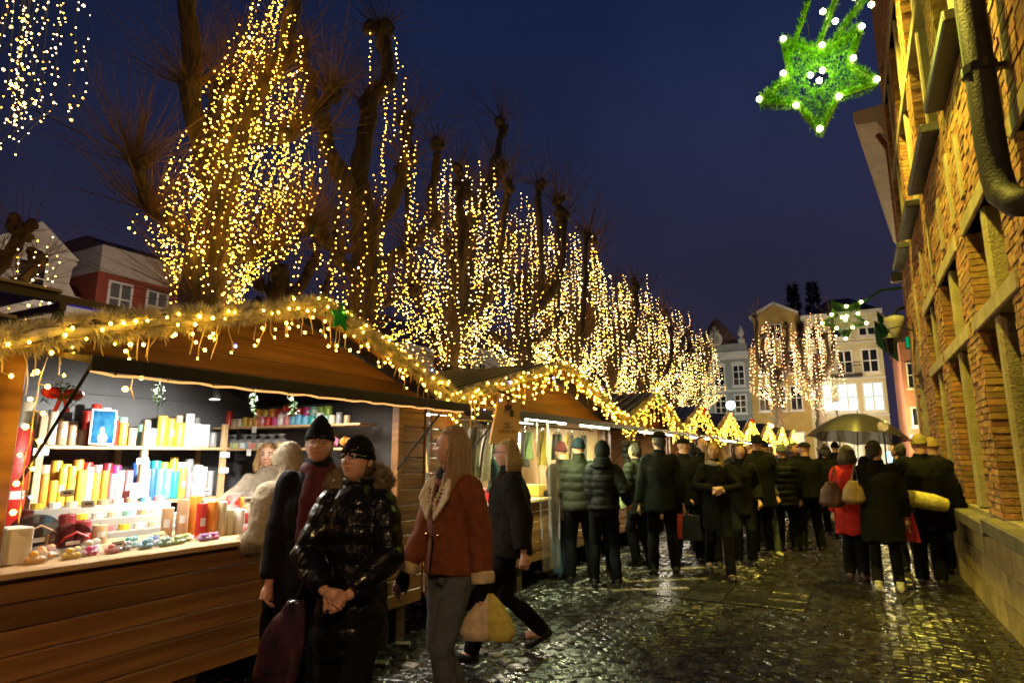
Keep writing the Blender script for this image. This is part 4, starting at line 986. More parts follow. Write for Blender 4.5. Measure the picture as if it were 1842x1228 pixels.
def candle(x, y, z, r, h, c, label, band=False, group=None, tilt=0):
    band = rng.random() < .35 and r > .028; key = (round(r, 3), round(h, 3), c, band)
    if key not in cand_mesh:
        m = MB(); m.rings([(0, 0, 0, r * .98, r * .98), (0, 0, .004, r, r), (0, 0, h - .006, r, r), (0, 0, h, r * .93, r * .93), (0, 0, h - .008, r * .7, r * .7), (0, 0, h - .010, .003, .003)], 16)
        m.tube([(0, 0, h - .012), (.002, 0, h + .012)], .002, 4, mi=1)
        if band:
            for q in range(4): a0 = -.5 + q * .25; a1 = a0 + .25; m.add([((r + .0012) * math.cos(a), (r + .0012) * math.sin(a), z_) for a, z_ in ((a0, h * .35), (a1, h * .35), (a1, h * .35 + min(.05, h * .3)), (a0, h * .35 + min(.05, h * .3)))], [(0, 1, 2, 3)], 2)
        me = m.mesh('candle', [mat('wax_' + c.replace(' ', '_'), CCOL[c], tuple(v * .85 for v in CCOL[c]), ns=9, rough=.38, bump=.08, bs=60, sss=.15, coat=.15), M_ink, M_tag])
        me.polygons.foreach_set('use_smooth', [True] * len(me.polygons)); cand_mesh[key] = me
    o = put('candle', cand_mesh[key], None, (x, y, z), (0, 0, rng.uniform(-.7, .3))); tag(o, label, 'candle', group)
    return o
def row_of(items, x, y0, y1, z, where, r0=.032, axis='y', fixed=None):
    n = len(items); cnt = {}
    tot = {}
    for c, h in items: tot[c] = tot.get(c, 0) + 1
    for i, (c, h) in enumerate(items):
        sz = 'tall' if h > .19 else ('short' if h < .11 else 'medium')
        u = y0 + (y1 - y0) * (i + .5) / n; r = min(abs(y1 - y0) / n * .47, r0 * rng.uniform(.9, 1.15)); j = cnt.get(c, 0); cnt[c] = j + 1
        lb = '%s %s candle %s' % (sz, c, where) if tot[c] == 1 else '%s %s candle from the left %s' % (ordinal(j), c, where)
        px, py = (x + rng.uniform(-.012, .012), u) if axis == 'y' else (u, fixed + rng.uniform(-.01, .01))
        candle(px, py, z, r, h * rng.uniform(.9, 1.1), c, lb)
row_of([('cream', .24), ('tan', .17), ('tan', .15), ('brown', .13)], -5.2, 2.42, 2.70, 1.572, 'at the left front of the top shelf', .04)
row_of([('cream', .33), ('tan', .26), ('orange', .22), ('tan', .20)], -5.38, 2.3, 2.72, 1.572, 'at the left back of the top shelf', .05)
row_of([('amber', .2), ('red', .2), ('amber', .17), ('tan', .15)], -5.2, 2.80, 3.08, 1.572, 'right of the blue picture on the top shelf', .034)
row_of([('red', .30), ('red', .32), ('white', .28), ('mint', .26), ('mint', .23)], -5.38, 2.74, 3.1, 1.572, 'behind the blue picture on the top shelf', .042)
row_of([('mint', .15), ('amber', .26), ('orange', .24), ('yellow', .21), ('white', .28), ('white', .20), ('white', .2), ('grey', .14)], -5.2, 3.17, 3.84, 1.572, 'on the right half of the top shelf', .036)
row_of([('mint', .2), ('orange', .28), ('cream', .3), ('grey', .28)], -5.38, 3.16, 3.82, 1.572, 'at the right back of the top shelf', .034)
row_of([('orange', .22), ('amber', .2), ('yellow', .28), ('yellow', .28), ('yellow', .27), ('cream', .26), ('amber', .23), ('orange', .23), ('pink', .22), ('white', .24), ('pink', .24)], -5.2, 2.42, 3.09, 1.132, 'in front on the left of the middle shelf', .034)
row_of([('orange', .30), ('tan', .3), ('amber', .33), ('yellow', .33), ('orange', .32), ('red', .32), ('pink', .31), ('dark red', .31), ('magenta', .31)], -5.36, 2.4, 3.09, 1.132, 'at the back on the left of the middle shelf', .037)
row_of([('white', .23), ('blue', .24), ('light blue', .25), ('light blue', .24), ('teal', .24), ('green', .24), ('pink', .23), ('white', .25), ('white', .25), ('grey', .24)], -5.2, 3.16, 3.83, 1.132, 'in front on the right of the middle shelf', .033)
row_of([('blue', .32), ('light blue', .33), ('teal', .32), ('green', .32), ('yellow', .32), ('white', .32), ('grey', .31), ('white', .3)], -5.36, 3.17, 3.82, 1.132, 'at the back on the right of the middle shelf', .037)
row_of([('tan', .15), ('dark red', .2), ('red', .12), ('red', .12), ('pink', .1), ('cream', .12), ('tan', .18)], -5.2, 2.42, 3.8, .852, 'on the lowest shelf of the rack', .045)
# small candles on the side shelves
cs_ = ['red', 'tan', 'cream', 'yellow', 'amber', 'orange', 'pink', 'red', 'magenta', 'white', 'pink', 'light blue', 'light blue', 'light blue', 'teal', 'white', 'mint', 'cream', 'grey', 'tan']
row_of([(c, .15 if i == 0 else .075 + .02 * (i % 3 == 0)) for i, c in enumerate(cs_)], 0, -5.42, -3.8, 1.766, 'on the upper side wall shelf', .032, 'x', 4.08)
row_of([(c, .085) for c in ('amber', 'yellow', 'orange', 'red', 'pink', 'red', 'red', 'magenta', 'mint', 'green', 'green')], 0, -5.1, -4.1, 1.845, 'stacked second high on the upper side wall shelf', .036, 'x', 4.17)
def cello(loc, r, h, c, label, cat='gift pack'):
    """cellophane wrapped pack of small candles with a tied top"""
    t = thing('gift_pack', label, cat, loc)
    for k in range(5):
        a = k * 1.26; MB().rings([(math.cos(a) * r * .5, math.sin(a) * r * .5, 0, r * .4, r * .4), (math.cos(a) * r * .5, math.sin(a) * r * .5, h * .5, r * .4, r * .4)], 9).build('small_candle', mat('wax_' + c[k % len(c)].replace(' ', '_'), CCOL[c[k % len(c)]], rough=.4), t)
    m = MB(); n = 14; V = []
    prof = [(0, 1.0), (.45, 1.08), (.62, .8), (.75, .18), (.85, .5), (1., .75)]
    for z, rr in prof:
        for k in range(n): a = 2 * math.pi * k / n; q = r * rr * (1 + rng.normal(0, .13)); V.append((q * math.cos(a), q * math.sin(a), z * h * 1.3))
    F = [(i * n + k, i * n + (k + 1) % n, (i + 1) * n + (k + 1) % n, (i + 1) * n + k) for i in range(len(prof) - 1) for k in range(n)]
    m.add(V, F); m.build('cellophane', M_clear, t)
    return t
packs = [('amber', 'yellow', 'orange'), ('yellow', 'green', 'white'), ('light blue', 'white', 'yellow'), ('orange', 'red', 'pink'), ('white', 'cream', 'tan'), ('violet', 'magenta', 'pink')]
for i in range(7): cello((-5.4 + i * .125, 4.10, 1.562), .055, .10, packs[i % 6], 'cellophane pack of little candles, %s from the left on the lower side shelf' % ordinal(i))
# counter goods (front ledge, z .985)
def ball_pack(loc, r, c, label, n=7):
    t = thing('soap_pack', label, 'wrapped candles', loc)
    for k in range(n):
        a = k * 2.4; q = r * .55 * math.sqrt(k / n + .1); zz = r * .32 + (r * .5 if k > n * .6 else 0)
        MB().ball((q * math.cos(a) * 1.3, q * math.sin(a) * 1.3, zz), (r * .36, r * .36, r * .32), 10, 7).build('wax_ball', mat('wax_' + c.replace(' ', '_'), CCOL[c], rough=.4), t, smooth=True)
    m = MB(); V = []; n_ = 12
    for z, rr in ((0, 1.1), (.5, 1.15), (.95, .75), (1.15, .3)):
        for k in range(n_): a = 2 * math.pi * k / n_; q = r * rr * (1 + rng.normal(0, .10)); V.append((q * math.cos(a), q * math.sin(a), z * r))
    m.add(V, [(i * n_ + k, i * n_ + (k + 1) % n_, (i + 1) * n_ + (k + 1) % n_, (i + 1) * n_ + k) for i in range(3) for k in range(n_)]); m.build('cellophane', M_clear, t)
Z = .986
for i, (y, x, r, c) in enumerate(((1.66, -3.52, .055, 'amber'), (1.74, -3.62, .06, 'orange'), (1.82, -3.52, .05, 'yellow'), (1.92, -3.54, .045, 'magenta'), (1.98, -3.66, .06, 'cream'), (2.02, -3.52, .045, 'pink'), (2.10, -3.55, .045, 'grey'), (2.18, -3.64, .055, 'teal'), (2.20, -3.52, .05, 'light blue'), (2.30, -3.62, .05, 'blue'), (2.31, -3.52, .045, 'mint'), (2.38, -3.7, .055, 'yellow'), (2.40, -3.54, .045, 'green'), (2.49, -3.6, .042, 'green'), (2.56, -3.52, .04, 'violet'), (2.63, -3.53, .04, 'magenta'))):
    ball_pack((x, y, Z), r, c, 'clear wrapped heap of %s wax balls, %s from the left along the counter edge' % (c, ordinal(i)))
def jar(x, y, z, r, h, c, label):
    t = thing('jar_candle', label, 'candle', (x, y, z)); MB().rings([(0, 0, .006, r * .9, r * .9), (0, 0, h * .8, r * .9, r * .9)], 14).build('wax', mat('wax_' + c.replace(' ', '_'), CCOL[c], rough=.4), t, smooth=True)
    MB().rings([(0, 0, 0, r, r), (0, 0, h, r, r), (0, 0, h, r * .95, r * .95), (0, 0, .005, r * .95, r * .95)], 14).build('glass', mat('thin_glass', (.9, .9, .9), rough=.05, alpha=.18, spec=.8), t, smooth=True)
row_of([('dark red', .20), ('dark red', .13), ('tan', .12)], -3.98, 1.98, 2.24, Z, 'standing behind the wax balls on the counter', .045)
row_of([('red', .20), ('orange', .21), ('cream', .20), ('cream', .17), ('white', .15), ('red', .13)], -3.66, 2.6, 3.02, Z, 'in the thick of the counter display', .038)
row_of([('tan', .2), ('tan', .22), ('orange', .24), ('cream', .22), ('orange', .2), ('red', .22), ('orange', .22), ('red', .19)], -3.86, 2.5, 3.25, Z, 'in the back row of the counter display', .036)
for i, (c, y) in enumerate((('red', 2.86), ('orange', 2.935), ('teal', 3.005), ('blue', 3.075), ('red', 3.15), ('red', 3.225))): jar(-3.5, y, Z, .03, .075, c, '%s glass jar candle at the counter edge, %s from the left' % (c, ordinal(i)))
for i, (y, c) in enumerate(((2.9, ('red', 'orange')), (3.04, ('orange', 'amber')), (3.18, ('pink', 'red')), (3.3, ('orange', 'red')), (3.42, ('white', 'orange')))): cello((-3.72, y, Z), .06, .2, c, 'tied cellophane bag of %s candles, %s from the left on the counter' % (c[0], ordinal(i)))
for i, (x, y, z, lb) in enumerate(((-3.66, 1.95, 1.24, 'on the small gift basket'), (-3.70, 1.86, 1.30, 'on the large gift basket'), (-3.5, 2.04, 1.03, 'propped on the cream wax balls'), (-3.62, 2.95, 1.20, 'tied to the left cellophane bags'), (-3.62, 3.1, 1.19, 'tied to the middle cellophane bags'), (-3.62, 3.3, 1.17, 'tied to the right cellophane bags'), (-4.0, 2.9, 1.25, 'leaning in the back row of the counter'))):
    c = thing('price_card', 'small white price card %s' % lb, 'price card', (x, y, z), R(rng.uniform(-12, 12))); MB().bbox((-.002, -.035, -.018), (.002, .035, .018), .001).build('card', M_tag, c); MB().box((.0022, -.02, -.004), (.0028, .02, .004)).build('ink_line', M_ink, c)
# stepped display with rows of low white packs
dsp = thing('display_steps', 'white stepped tray of small wrapped candles in the middle of the stall', 'display', (-4.3, 2.55, .31))
for i in range(3): MB().bbox((-.1 - i * .14, -.45, 0), (.05 - i * .14, .45, .70 + i * .075), .004).build('step', mat('display_paint', (.36, .34, .30), rough=.7), dsp)
for i in range(3):
    for j in range(9):
        c = ('white', 'cream', 'light blue', 'pink', 'yellow', 'white', 'cream', 'mint', 'tan')[(j + i * 2) % 9]
        MB().rings([(-.03 - i * .14, -.4 + j * .1, .7 + i * .075, .035, .035), (-.03 - i * .14, -.4 + j * .1, .735 + i * .075, .035, .035)], 10).build('tea_light', mat('wax_' + c.replace(' ', '_'), CCOL[c], rough=.4), dsp)
# baskets / gift fans at left of counter
def fan(loc, r, c, label, rz):
    t = thing('gift_basket', label, 'gift basket', loc, rz)
    P = [(r * math.cos(a), r * .86 + r * .86 * math.sin(a)) for a in np.linspace(0, 6.2832, 27)[:-1]]
    MB().prism(P, -.04, .03, 'y').build('wrapped_card', mat('smoky_wrap_' + c.replace(' ', '_'), tuple(v * .10 + .02 for v in CCOL[c]), rough=.2, spec=.5, alpha=.62, bump=.5, bs=14), t)
    MB().bbox((-r * .5, -.045, r * .55), (r * .3, -.041, r * .75), .001).build('price_card', M_tag, t)
    MB().tube([(-r, 0, r * .3), (-r * .6, -.05, r * 1.0), (0, -.05, r * 1.25), (r * .7, -.05, r * .9)], .006, 6).build('ribbon', mat('wax_' + c.replace(' ', '_'), CCOL[c]), t)
    candle(loc[0] + .02, loc[1] + .07, loc[2], .022, .1, c, '%s candle tucked behind the %s' % (c, label.split(' in ')[0]))
fan((-3.82, 1.78, Z), .12, 'tan', 'large smoky wrapped gift basket in the left corner of the counter', R(100))
fan((-3.70, 1.90, Z), .09, 'red', 'smaller smoky wrapped gift basket with red rim in the left corner', R(95))
def box_(loc, s_, c, label): tag(MB().bbox((-s_[0] / 2, -s_[1] / 2, 0), (s_[0] / 2, s_[1] / 2, s_[2]), .006).build('box', mat('box_' + c, CCOL[c], rough=.5), None, loc=loc), label, 'box')
box_((-3.62, 1.60, Z), (.14, .12, .17), 'white', 'white gift box against the left post of the counter')
candle(-4.7, 2.02, .99, .09, .68, 'red', 'huge red pillar candle at the left end behind the strut')
tag(MB().bbox((-.2, -.15, 0), (.2, .15, .68), .005).build('plinth', M_woodd, None, loc=(-4.7, 2.02, .31)), 'dark wooden plinth under the huge red candle', 'plinth')
# picture
pc = thing('picture_card', 'blue snowy picture card leaning on the top candle shelf', 'picture', (-5.06, 2.74, 1.575), 0)
MB().bbox((-.012, -.092, 0), (0, .092, .27), .003).build('card_frame', M_tag, pc)
mp_ = mat('blue_snow_print', (.002, .03, .10), (.02, .10, .18), ns=14, rough=.95, spec=.05); MB().bbox((.0005, -.082, .012), (.003, .082, .258), .0005).build('print', mp_, pc)
MB().ball((.003, .0, .05), (.002, .035, .04), 12, 8).build('print_snow', M_tag, pc); MB().ball((.003, -.005, .11), (.002, .016, .025), 12, 8).build('print_snow', M_tag, pc)
tag(MB().bbox((-.005, -.06, -.06), (.005, .06, .06), .002).build('price_sign', M_tag, None, loc=(-5.08, 3.07, 1.22)), 'large white price sign hung on the middle upright of the rack', 'sign')
tg = thing('foam_rose', 'pink ribbon rose on the side wall shelf behind the couple', 'decoration', (-4.0, 4.1, 1.562))
for k in range(7): MB().ball((.02 * math.cos(k), .02 * math.sin(k), .04 + .01 * (k % 3)), (.035, .012, .035), 8, 6, M=Matrix.Rotation(k * .9, 3, 'Z')).build('petal', mat('pink_foam', (.75, .2, .35), rough=.6), tg, smooth=True)
tg = thing('foam_rose', 'orange ribbon rose right of the pink one on the side shelf', 'decoration', (-3.86, 4.1, 1.562))
for k in range(7): MB().ball((.02 * math.cos(k), .02 * math.sin(k), .04 + .01 * (k % 3)), (.035, .012, .035), 8, 6, M=Matrix.Rotation(k * .9, 3, 'Z')).build('petal', mat('orange_foam', (.70, .3, .05), rough=.6), tg, smooth=True)
tag(MB().bbox((-.04, -.004, -.06), (.04, .0, .06), .001).build('notice', mat('red_notice', (.6, .08, .03), rough=.6), None, loc=(-3.75, 4.2, 1.43)), 'small red notice under the side shelf', 'notice')
rl_ = thing('rope_light', 'amber rope light running under the flap edge of the candle stall', 'light', (SX + .58, 1.45, 1.85))
MB().tube([(0, i * .1, -.012 * abs(math.sin(i * 1.3))) for i in range(30)], .006, 6).build('tube', emis('rope_amber', (1, .42, .12), 1.6), rl_)
for i in range(12): MB().tube([(0, .1 + i * .24 - .004, 0), (0, .1 + i * .24 + .004, 0)], .011, 6).build('clip', M_blackm, rl_)
def tube_lamp(label, loc, ln, e, col, m_, rotx=0, inward=True):
    t = thing('tube_lamp', label, 'lamp', loc)
    MB().bbox((-.03, -ln / 2, .012), (.03, ln / 2, .04), .004).build('housing', M_white, t)
    MB().tube([(0, -ln / 2 + .02, -.006), (0, ln / 2 - .02, -.006)], .014, 10).build('tube', m_, t)
    light('tube_light', 'AREA', (0, 0, -.03), e, col, (.08, ln), (0, 0, 0), t)
tube_lamp('white tube lamp under the roof of the candle stall near the front', (-3.75, 2.9, 1.99), 1.6, 75, (1, .93, .80), E_tubew)
sp = thing('clip_spot', 'clip spotlight aimed at the rack inside the candle stall', 'lamp', (-4.2, 3.05, 1.96))
MB().rings([(0, 0, -.05, .045, .045), (0, 0, .03, .03, .03), (0, 0, .05, .01, .01)], 12).build('shade', M_blackm, sp); MB().rings([(0, 0, -.052, .035, .035), (0, 0, -.045, .035, .035)], 12).build('bulb', E_tubew, sp)
light('spot_light', 'SPOT', (0, 0, -.07), 420, (1, .95, .85), .05, (R(0), R(55), 0), sp, spot_size=R(110), spot_blend=.9)
# --- stall 2: hanging goods, lights, curtain
tube_lamp('bright tube lamp at the left end under the flap of the second stall', (-3.1, 6.55, 1.88), 1.1, 45, (.88, 1, .50), E_tube)
tube_lamp('bright tube lamp in the middle of the second stall', (-3.1, 8.1, 1.88), 1.1, 50, (.88, 1, .46), E_tube)
tube_lamp('bare tube lamp over the back left of the second stall', (-4.4, 5.9, 1.97), 1.2, 110, (1, .95, .78), E_tubew)
tube_lamp('bare tube lamp over the back right of the second stall', (-4.4, 8.2, 1.97), 1.2, 80, (1, .9, .6), E_tubew)
for i in range(2, 9):
    a, b, c_ = others[i - 2]; nm = ['third', 'fourth', 'fifth', 'sixth', 'seventh', 'eighth', 'farthest'][i - 2]
    tube_lamp('tube lamp under the flap of the %s stall' % nm, (-3.1, (a + b) / 2, 1.88), (b - a) * .6, 75 if i < 5 else 90, ((.92, 1, .62), (1, .82, .5), (1, .9, .7), (1, .8, .5))[i % 4], E_tube if i % 4 == 0 else E_tubew)
def hanging(label, loc, h_, w_, c, name='hanging_scarf', cat='scarf', d=.06, rz=0., c2=None, sss=None, rough=.8):
    t = thing(name, label, cat, loc, rz)
    n = 10; V = []
    rows = 7
    for j in range(rows):
        f = j / (rows - 1); ww = w_ * (.45 + .55 * min(1, f * 2.2)) * (1 + .05 * math.sin(j))
        for k in range(n): u = k / (n - 1) - .5; V.append((d * math.sin(u * 9 + j * .4) * .5 + .0, u * ww, -f * h_ - .03 * abs(u) * 2))
    m = MB(); m.add(V, [(j * n + k, j * n + k + 1, (j + 1) * n + k + 1, (j + 1) * n + k) for j in range(rows - 1) for k in range(n - 1)])
    V2 = [(x - .03, y, z) for x, y, z in V]; m.add(V2, [(j * n + k, (j + 1) * n + k, (j + 1) * n + k + 1, j * n + k + 1) for j in range(rows - 1) for k in range(n - 1)])
    m.build('fabric', cloth('hang_' + '_'.join('%02d' % int(v * 99) for v in c), c, rough=rough), t, smooth=True)
    m = MB(); m.tube([(-.015, -w_ * .2, 0), (-.015, 0, .03), (-.015, w_ * .2, 0)], .004, 5); m.tube([(-.015, 0, .03), (-.015, 0, .07)], .003, 5); m.build('hanger', M_chrome, t)
    return t
hr = thing('hanging_rail', 'steel rail under the roof front of the second stall carrying garments', 'rail', (-3.5, 7.1, 1.86))
MB().tube([(0, -1.95, 0), (0, 1.95, 0)], .012, 8).build('rail', M_chrome, hr)
for y in (-1.9, 0, 1.9): MB().tube([(0, y, 0), (0, y, .12)], .008, 6).build('rail_hook', M_chrome, hr)
G = [(5.30, .42, .24, (.42, .07, .03), 'rust red scarf'), (5.62, .50, .22, (.20, .19, .13), 'olive grey scarf'), (5.92, .55, .26, (.28, .22, .16), 'taupe shawl'), (6.1, .5, .2, (.12, .10, .09), 'charcoal scarf')]
for y, hh, ww, c, lb in G: hanging('%s hanging at the left end of the second stall' % lb, (-3.5, y, 1.79), hh, ww, c)
back = [(6.95, .32, .16, (.12, .15, .06), 'moss green cap bundle'), (7.12, .42, .15, (.10, .09, .08), 'black shoulder bag'), (7.35, .4, .17, (.45, .30, .05), 'mustard scarf'), (7.6, .30, .15, (.03, .03, .03), 'black glove bundle'), (7.85, .32, .18, (.10, .12, .07), 'dark green bonnet'), (8.05, .34, .16, (.06, .05, .05), 'black bonnet'), (8.3, .5, .14, (.20, .14, .10), 'brown leather belt bundle'), (8.5, .36, .2, (.55, .36, .05), 'yellow shawl'), (8.75, .42, .16, (.08, .07, .06), 'dark satchel'), (8.95, .34, .18, (.30, .27, .22), 'grey muff')]
for i, (y, hh, ww, c, lb) in enumerate(back): hanging('%s hanging %s along the right part of the second stall' % (lb, ordinal(i)), (-3.52 - .14 * (i % 2), y, 1.79), hh, ww, c, name='hanging_goods', cat='accessory')
for i in range(9):
    y = 5.35 + i * .42; c = [(.6, .2, .12), (.7, .6, .5), (.25, .05, .05), (.5, .45, .3), (.75, .5, .1), (.1, .1, .09), (.6, .55, .4), (.7, .28, .05), (.2, .2, .12)][i]
    hanging('%s garment on the back wall of the second stall, %s from the left' % (['coral', 'ecru', 'wine red', 'khaki', 'golden', 'black', 'cream', 'orange', 'olive'][i], ordinal(i)), (-5.4, y, 1.9), .75, .34, c, name='hanging_garment', cat='garment')
for i in range(10):
    y = 5.4 + i * .38; c = ['white', 'tan', 'red', 'cream', 'brown', 'amber', 'white', 'grey', 'orange', 'tan'][i]
    box_((-3.75 + .05 * (i % 3), y, .986), (.26, .24, .06 + .04 * (i % 3)), c, 'folded %s %s stack on the counter of the second stall, %s from the left' % (c, ['scarf', 'glove', 'shawl'][i % 3], ordinal(i)))
for i in range(14):
    y = 5.25 + i * .27; c = [(.30, .08, .05), (.45, .40, .30), (.12, .12, .10), (.5, .3, .08), (.2, .2, .14), (.55, .5, .42), (.08, .07, .06)][i % 7]
    hanging('%s shawl in the middle rank of the second stall, %s from the left' % (['brick red', 'oatmeal', 'graphite', 'ochre', 'khaki', 'ivory', 'black'][i % 7], ordinal(i)), (-4.5, y, 1.84), rng.uniform(.3, .55), rng.uniform(.14, .24), c)
# mannequin head on counter, seen left of the pillar
mq = thing('mannequin_head', 'dark mannequin head display at the left of the second stall', 'mannequin', (-3.5, 6.0, 1.1))
m = MB(); m.rings([(0, 0, 0, .09, .07), (0, 0, .06, .05, .05), (0, 0, .16, .045, .045), (0, 0, .2, .07, .075), (0, 0, .3, .075, .09), (0, 0, .38, .06, .07), (0, 0, .42, .01, .01)], 16); m.build('head', mat('teal_black_gloss', (.02, .05, .05), rough=.2), mq, smooth=True)
# plastic curtain
pcu = thing('plastic_curtain', 'clear plastic weather sheet hanging from the flap of the second stall', 'curtain', (-2.98, 6.15, 1.85))
V = []; nx, nz = 26, 18
for j in range(nz):
    for k in range(nx): f = j / (nz - 1); u = k / (nx - 1); V.append((.03 * math.sin(u * 14 + f * 2) + .012 * math.sin(u * 31 + f * 5) + f * .03, (u - .4) * .62 * (1 - .35 * f) + f * .12, -f * 1.55))
MB().add(V, [(j * nx + k, j * nx + k + 1, (j + 1) * nx + k + 1, (j + 1) * nx + k) for j in range(nz - 1) for k in range(nx - 1)]).build('sheet', M_clear, pcu, smooth=True)
MB().tube([(0, -.3, .0), (0, .42, 0)], .008, 6).build('curtain_rod', M_blackm, pcu)
# paper bag sign
pb = thing('paper_bag_sign', 'yellow kraft paper bag with printed name hanging as a sign at the second stall', 'sign', (-2.80, 5.08, 1.985), R(-46))
m = MB(); w_, h_ = .25, .38
V = [(0, -w_ / 2 + .03, 0), (0, w_ / 2 - .0, -.0), (.0, w_ / 2 - .03, -h_), (.02, -w_ / 2 - .05, -h_ - .01), (-.05, -w_ / 2 + .03, 0), (-.05, w_ / 2, 0), (-.08, w_ / 2 - .03, -h_ - .0), (-.06, -w_ / 2 - .05, -h_ - .01)]
m.add(V, [(0, 3, 2, 1), (4, 5, 6, 7), (0, 1, 5, 4), (1, 2, 6, 5), (2, 3, 7, 6), (3, 0, 4, 7)]); m.build('bag', M_paper, pb)
MB().bbox((.002, -.035, -.085), (.008, .035, -.03), .002).build('handle_cutout', mat('dark_brown', (.08, .03, .02), rough=.6), pb)
m = MB(); m.tube([(-.02, -.03, .06), (0, 0, .02), (.01, 0, -.05)], .008, 6); m.tube([(-.02, -.09, .1), (-.02, .06, .05)], .012, 6); m.build('hook', mat('dark_brown', (.08, .03, .02)), pb)
def text(s_, size, m_, parent, loc, rot, name='lettering'):
    cu = bpy.data.curves.new('lettering', 'FONT'); cu.body = s_; cu.size = size; cu.extrude = .0006; cu.align_x = 'CENTER'
    o = bpy.data.objects.new('lettering_curve', cu); COL.objects.link(o); bpy.context.view_layer.update()
    me = bpy.data.meshes.new_from_object(o.evaluated_get(bpy.context.evaluated_depsgraph_get())); bpy.data.objects.remove(o)
    me.materials.clear(); me.materials.append(m_); return put(name, me, parent, loc, rot)
text('STEFFLIN', .042, M_ink, pb, (.0150, -.012, -.29), (R(90), 0, R(90)))
m = MB()
for k in range(5): a = k * 1.257; m.tube([(.012, -.01 + .008 * math.cos(a), -.21 + .008 * math.sin(a)), (.012, -.01 + .03 * math.cos(a + .5), -.21 + .03 * math.sin(a + .5))], .004, 4)
m.tube([(.012, -.05, -.235), (.012, 0, -.245), (.012, .04, -.235)], .003, 4); m.build('emblem', M_ink, pb)
# rotating stand with hats and gloves
st_ = thing('display_stand', 'black hat tower on a five wheeled base with furry mittens and a green tag', 'display stand', (-3.0, 9.35, 0))
m = MB(); m.tube([(0, 0, .1), (0, 0, 1.75)], .018, 8); m.build('pole', M_blackm, st_)
for k in range(5):
    a = k * 2 * math.pi / 5 + .3; m = MB(); m.tube([(0, 0, .12), (.34 * math.cos(a), .34 * math.sin(a), .085)], [.022, .014], 6); l_ = m.build('base_leg', M_blackm, st_)
    MB().tube([(.34 * math.cos(a), .34 * math.sin(a) - .015, .035), (.34 * math.cos(a), .34 * math.sin(a) + .015, .035)], .034, 12).tube([(.34 * math.cos(a), .34 * math.sin(a), .03), (.34 * math.cos(a), .34 * math.sin(a), .09)], .01, 6).build('caster', M_blackm, l_)
for j in range(6):
    for k in range(4):
        a = k * 1.57 + j * .5; z = 1.22 + j * .09
        MB().ball((.09 * math.cos(a), .09 * math.sin(a), z), (.075, .075, .05), 10, 6).build('hat', mat('black_felt', (.02, .022, .018), rough=.9), st_, smooth=True)
for j in range(8):
    a = j * .785; c, s_ = math.cos(a), math.sin(a)
    MB().tube([(0, 0, 1.16), (.2 * c, .2 * s_, 1.14)], .006, 5).build('arm', M_chrome, st_)
    m = MB(); m.tube([(.19 * c, .19 * s_, 1.12), (.2 * c, .2 * s_, 1.0), (.21 * c, .21 * s_, .72)], [.03, .055, .06], 8)
    pts_ = [(.2 * c + .05 * math.cos(q), .2 * s_ + .05 * math.sin(q), z) for q in np.linspace(0, 6, 9) for z in np.linspace(.72, 1.1, 10)]; nn = [(math.cos(q), math.sin(q), -.2) for q in np.linspace(0, 6, 9) for z in range(10)]
    fuzz(m, pts_, nn, .03, .003, 500); m.build('fur_mitten', mat('green_cream_fur', (.50, .52, .30), (.3, .35, .16), ns=20, rough=.9), st_)
MB().bbox((.05, -.16, 1.17), (.08, -.06, 1.29), .004).build('price_tag', mat('neon_green_card', (.05, .8, .08), rough=.5, em=(.05, 1, .1), es=.5), st_)
MB().tube([(.12, -.2, .72), (.12, -.2, .62)], .05, 10).build('red_mitten', mat('red_wool', (.4, .02, .04), rough=.9), st_)

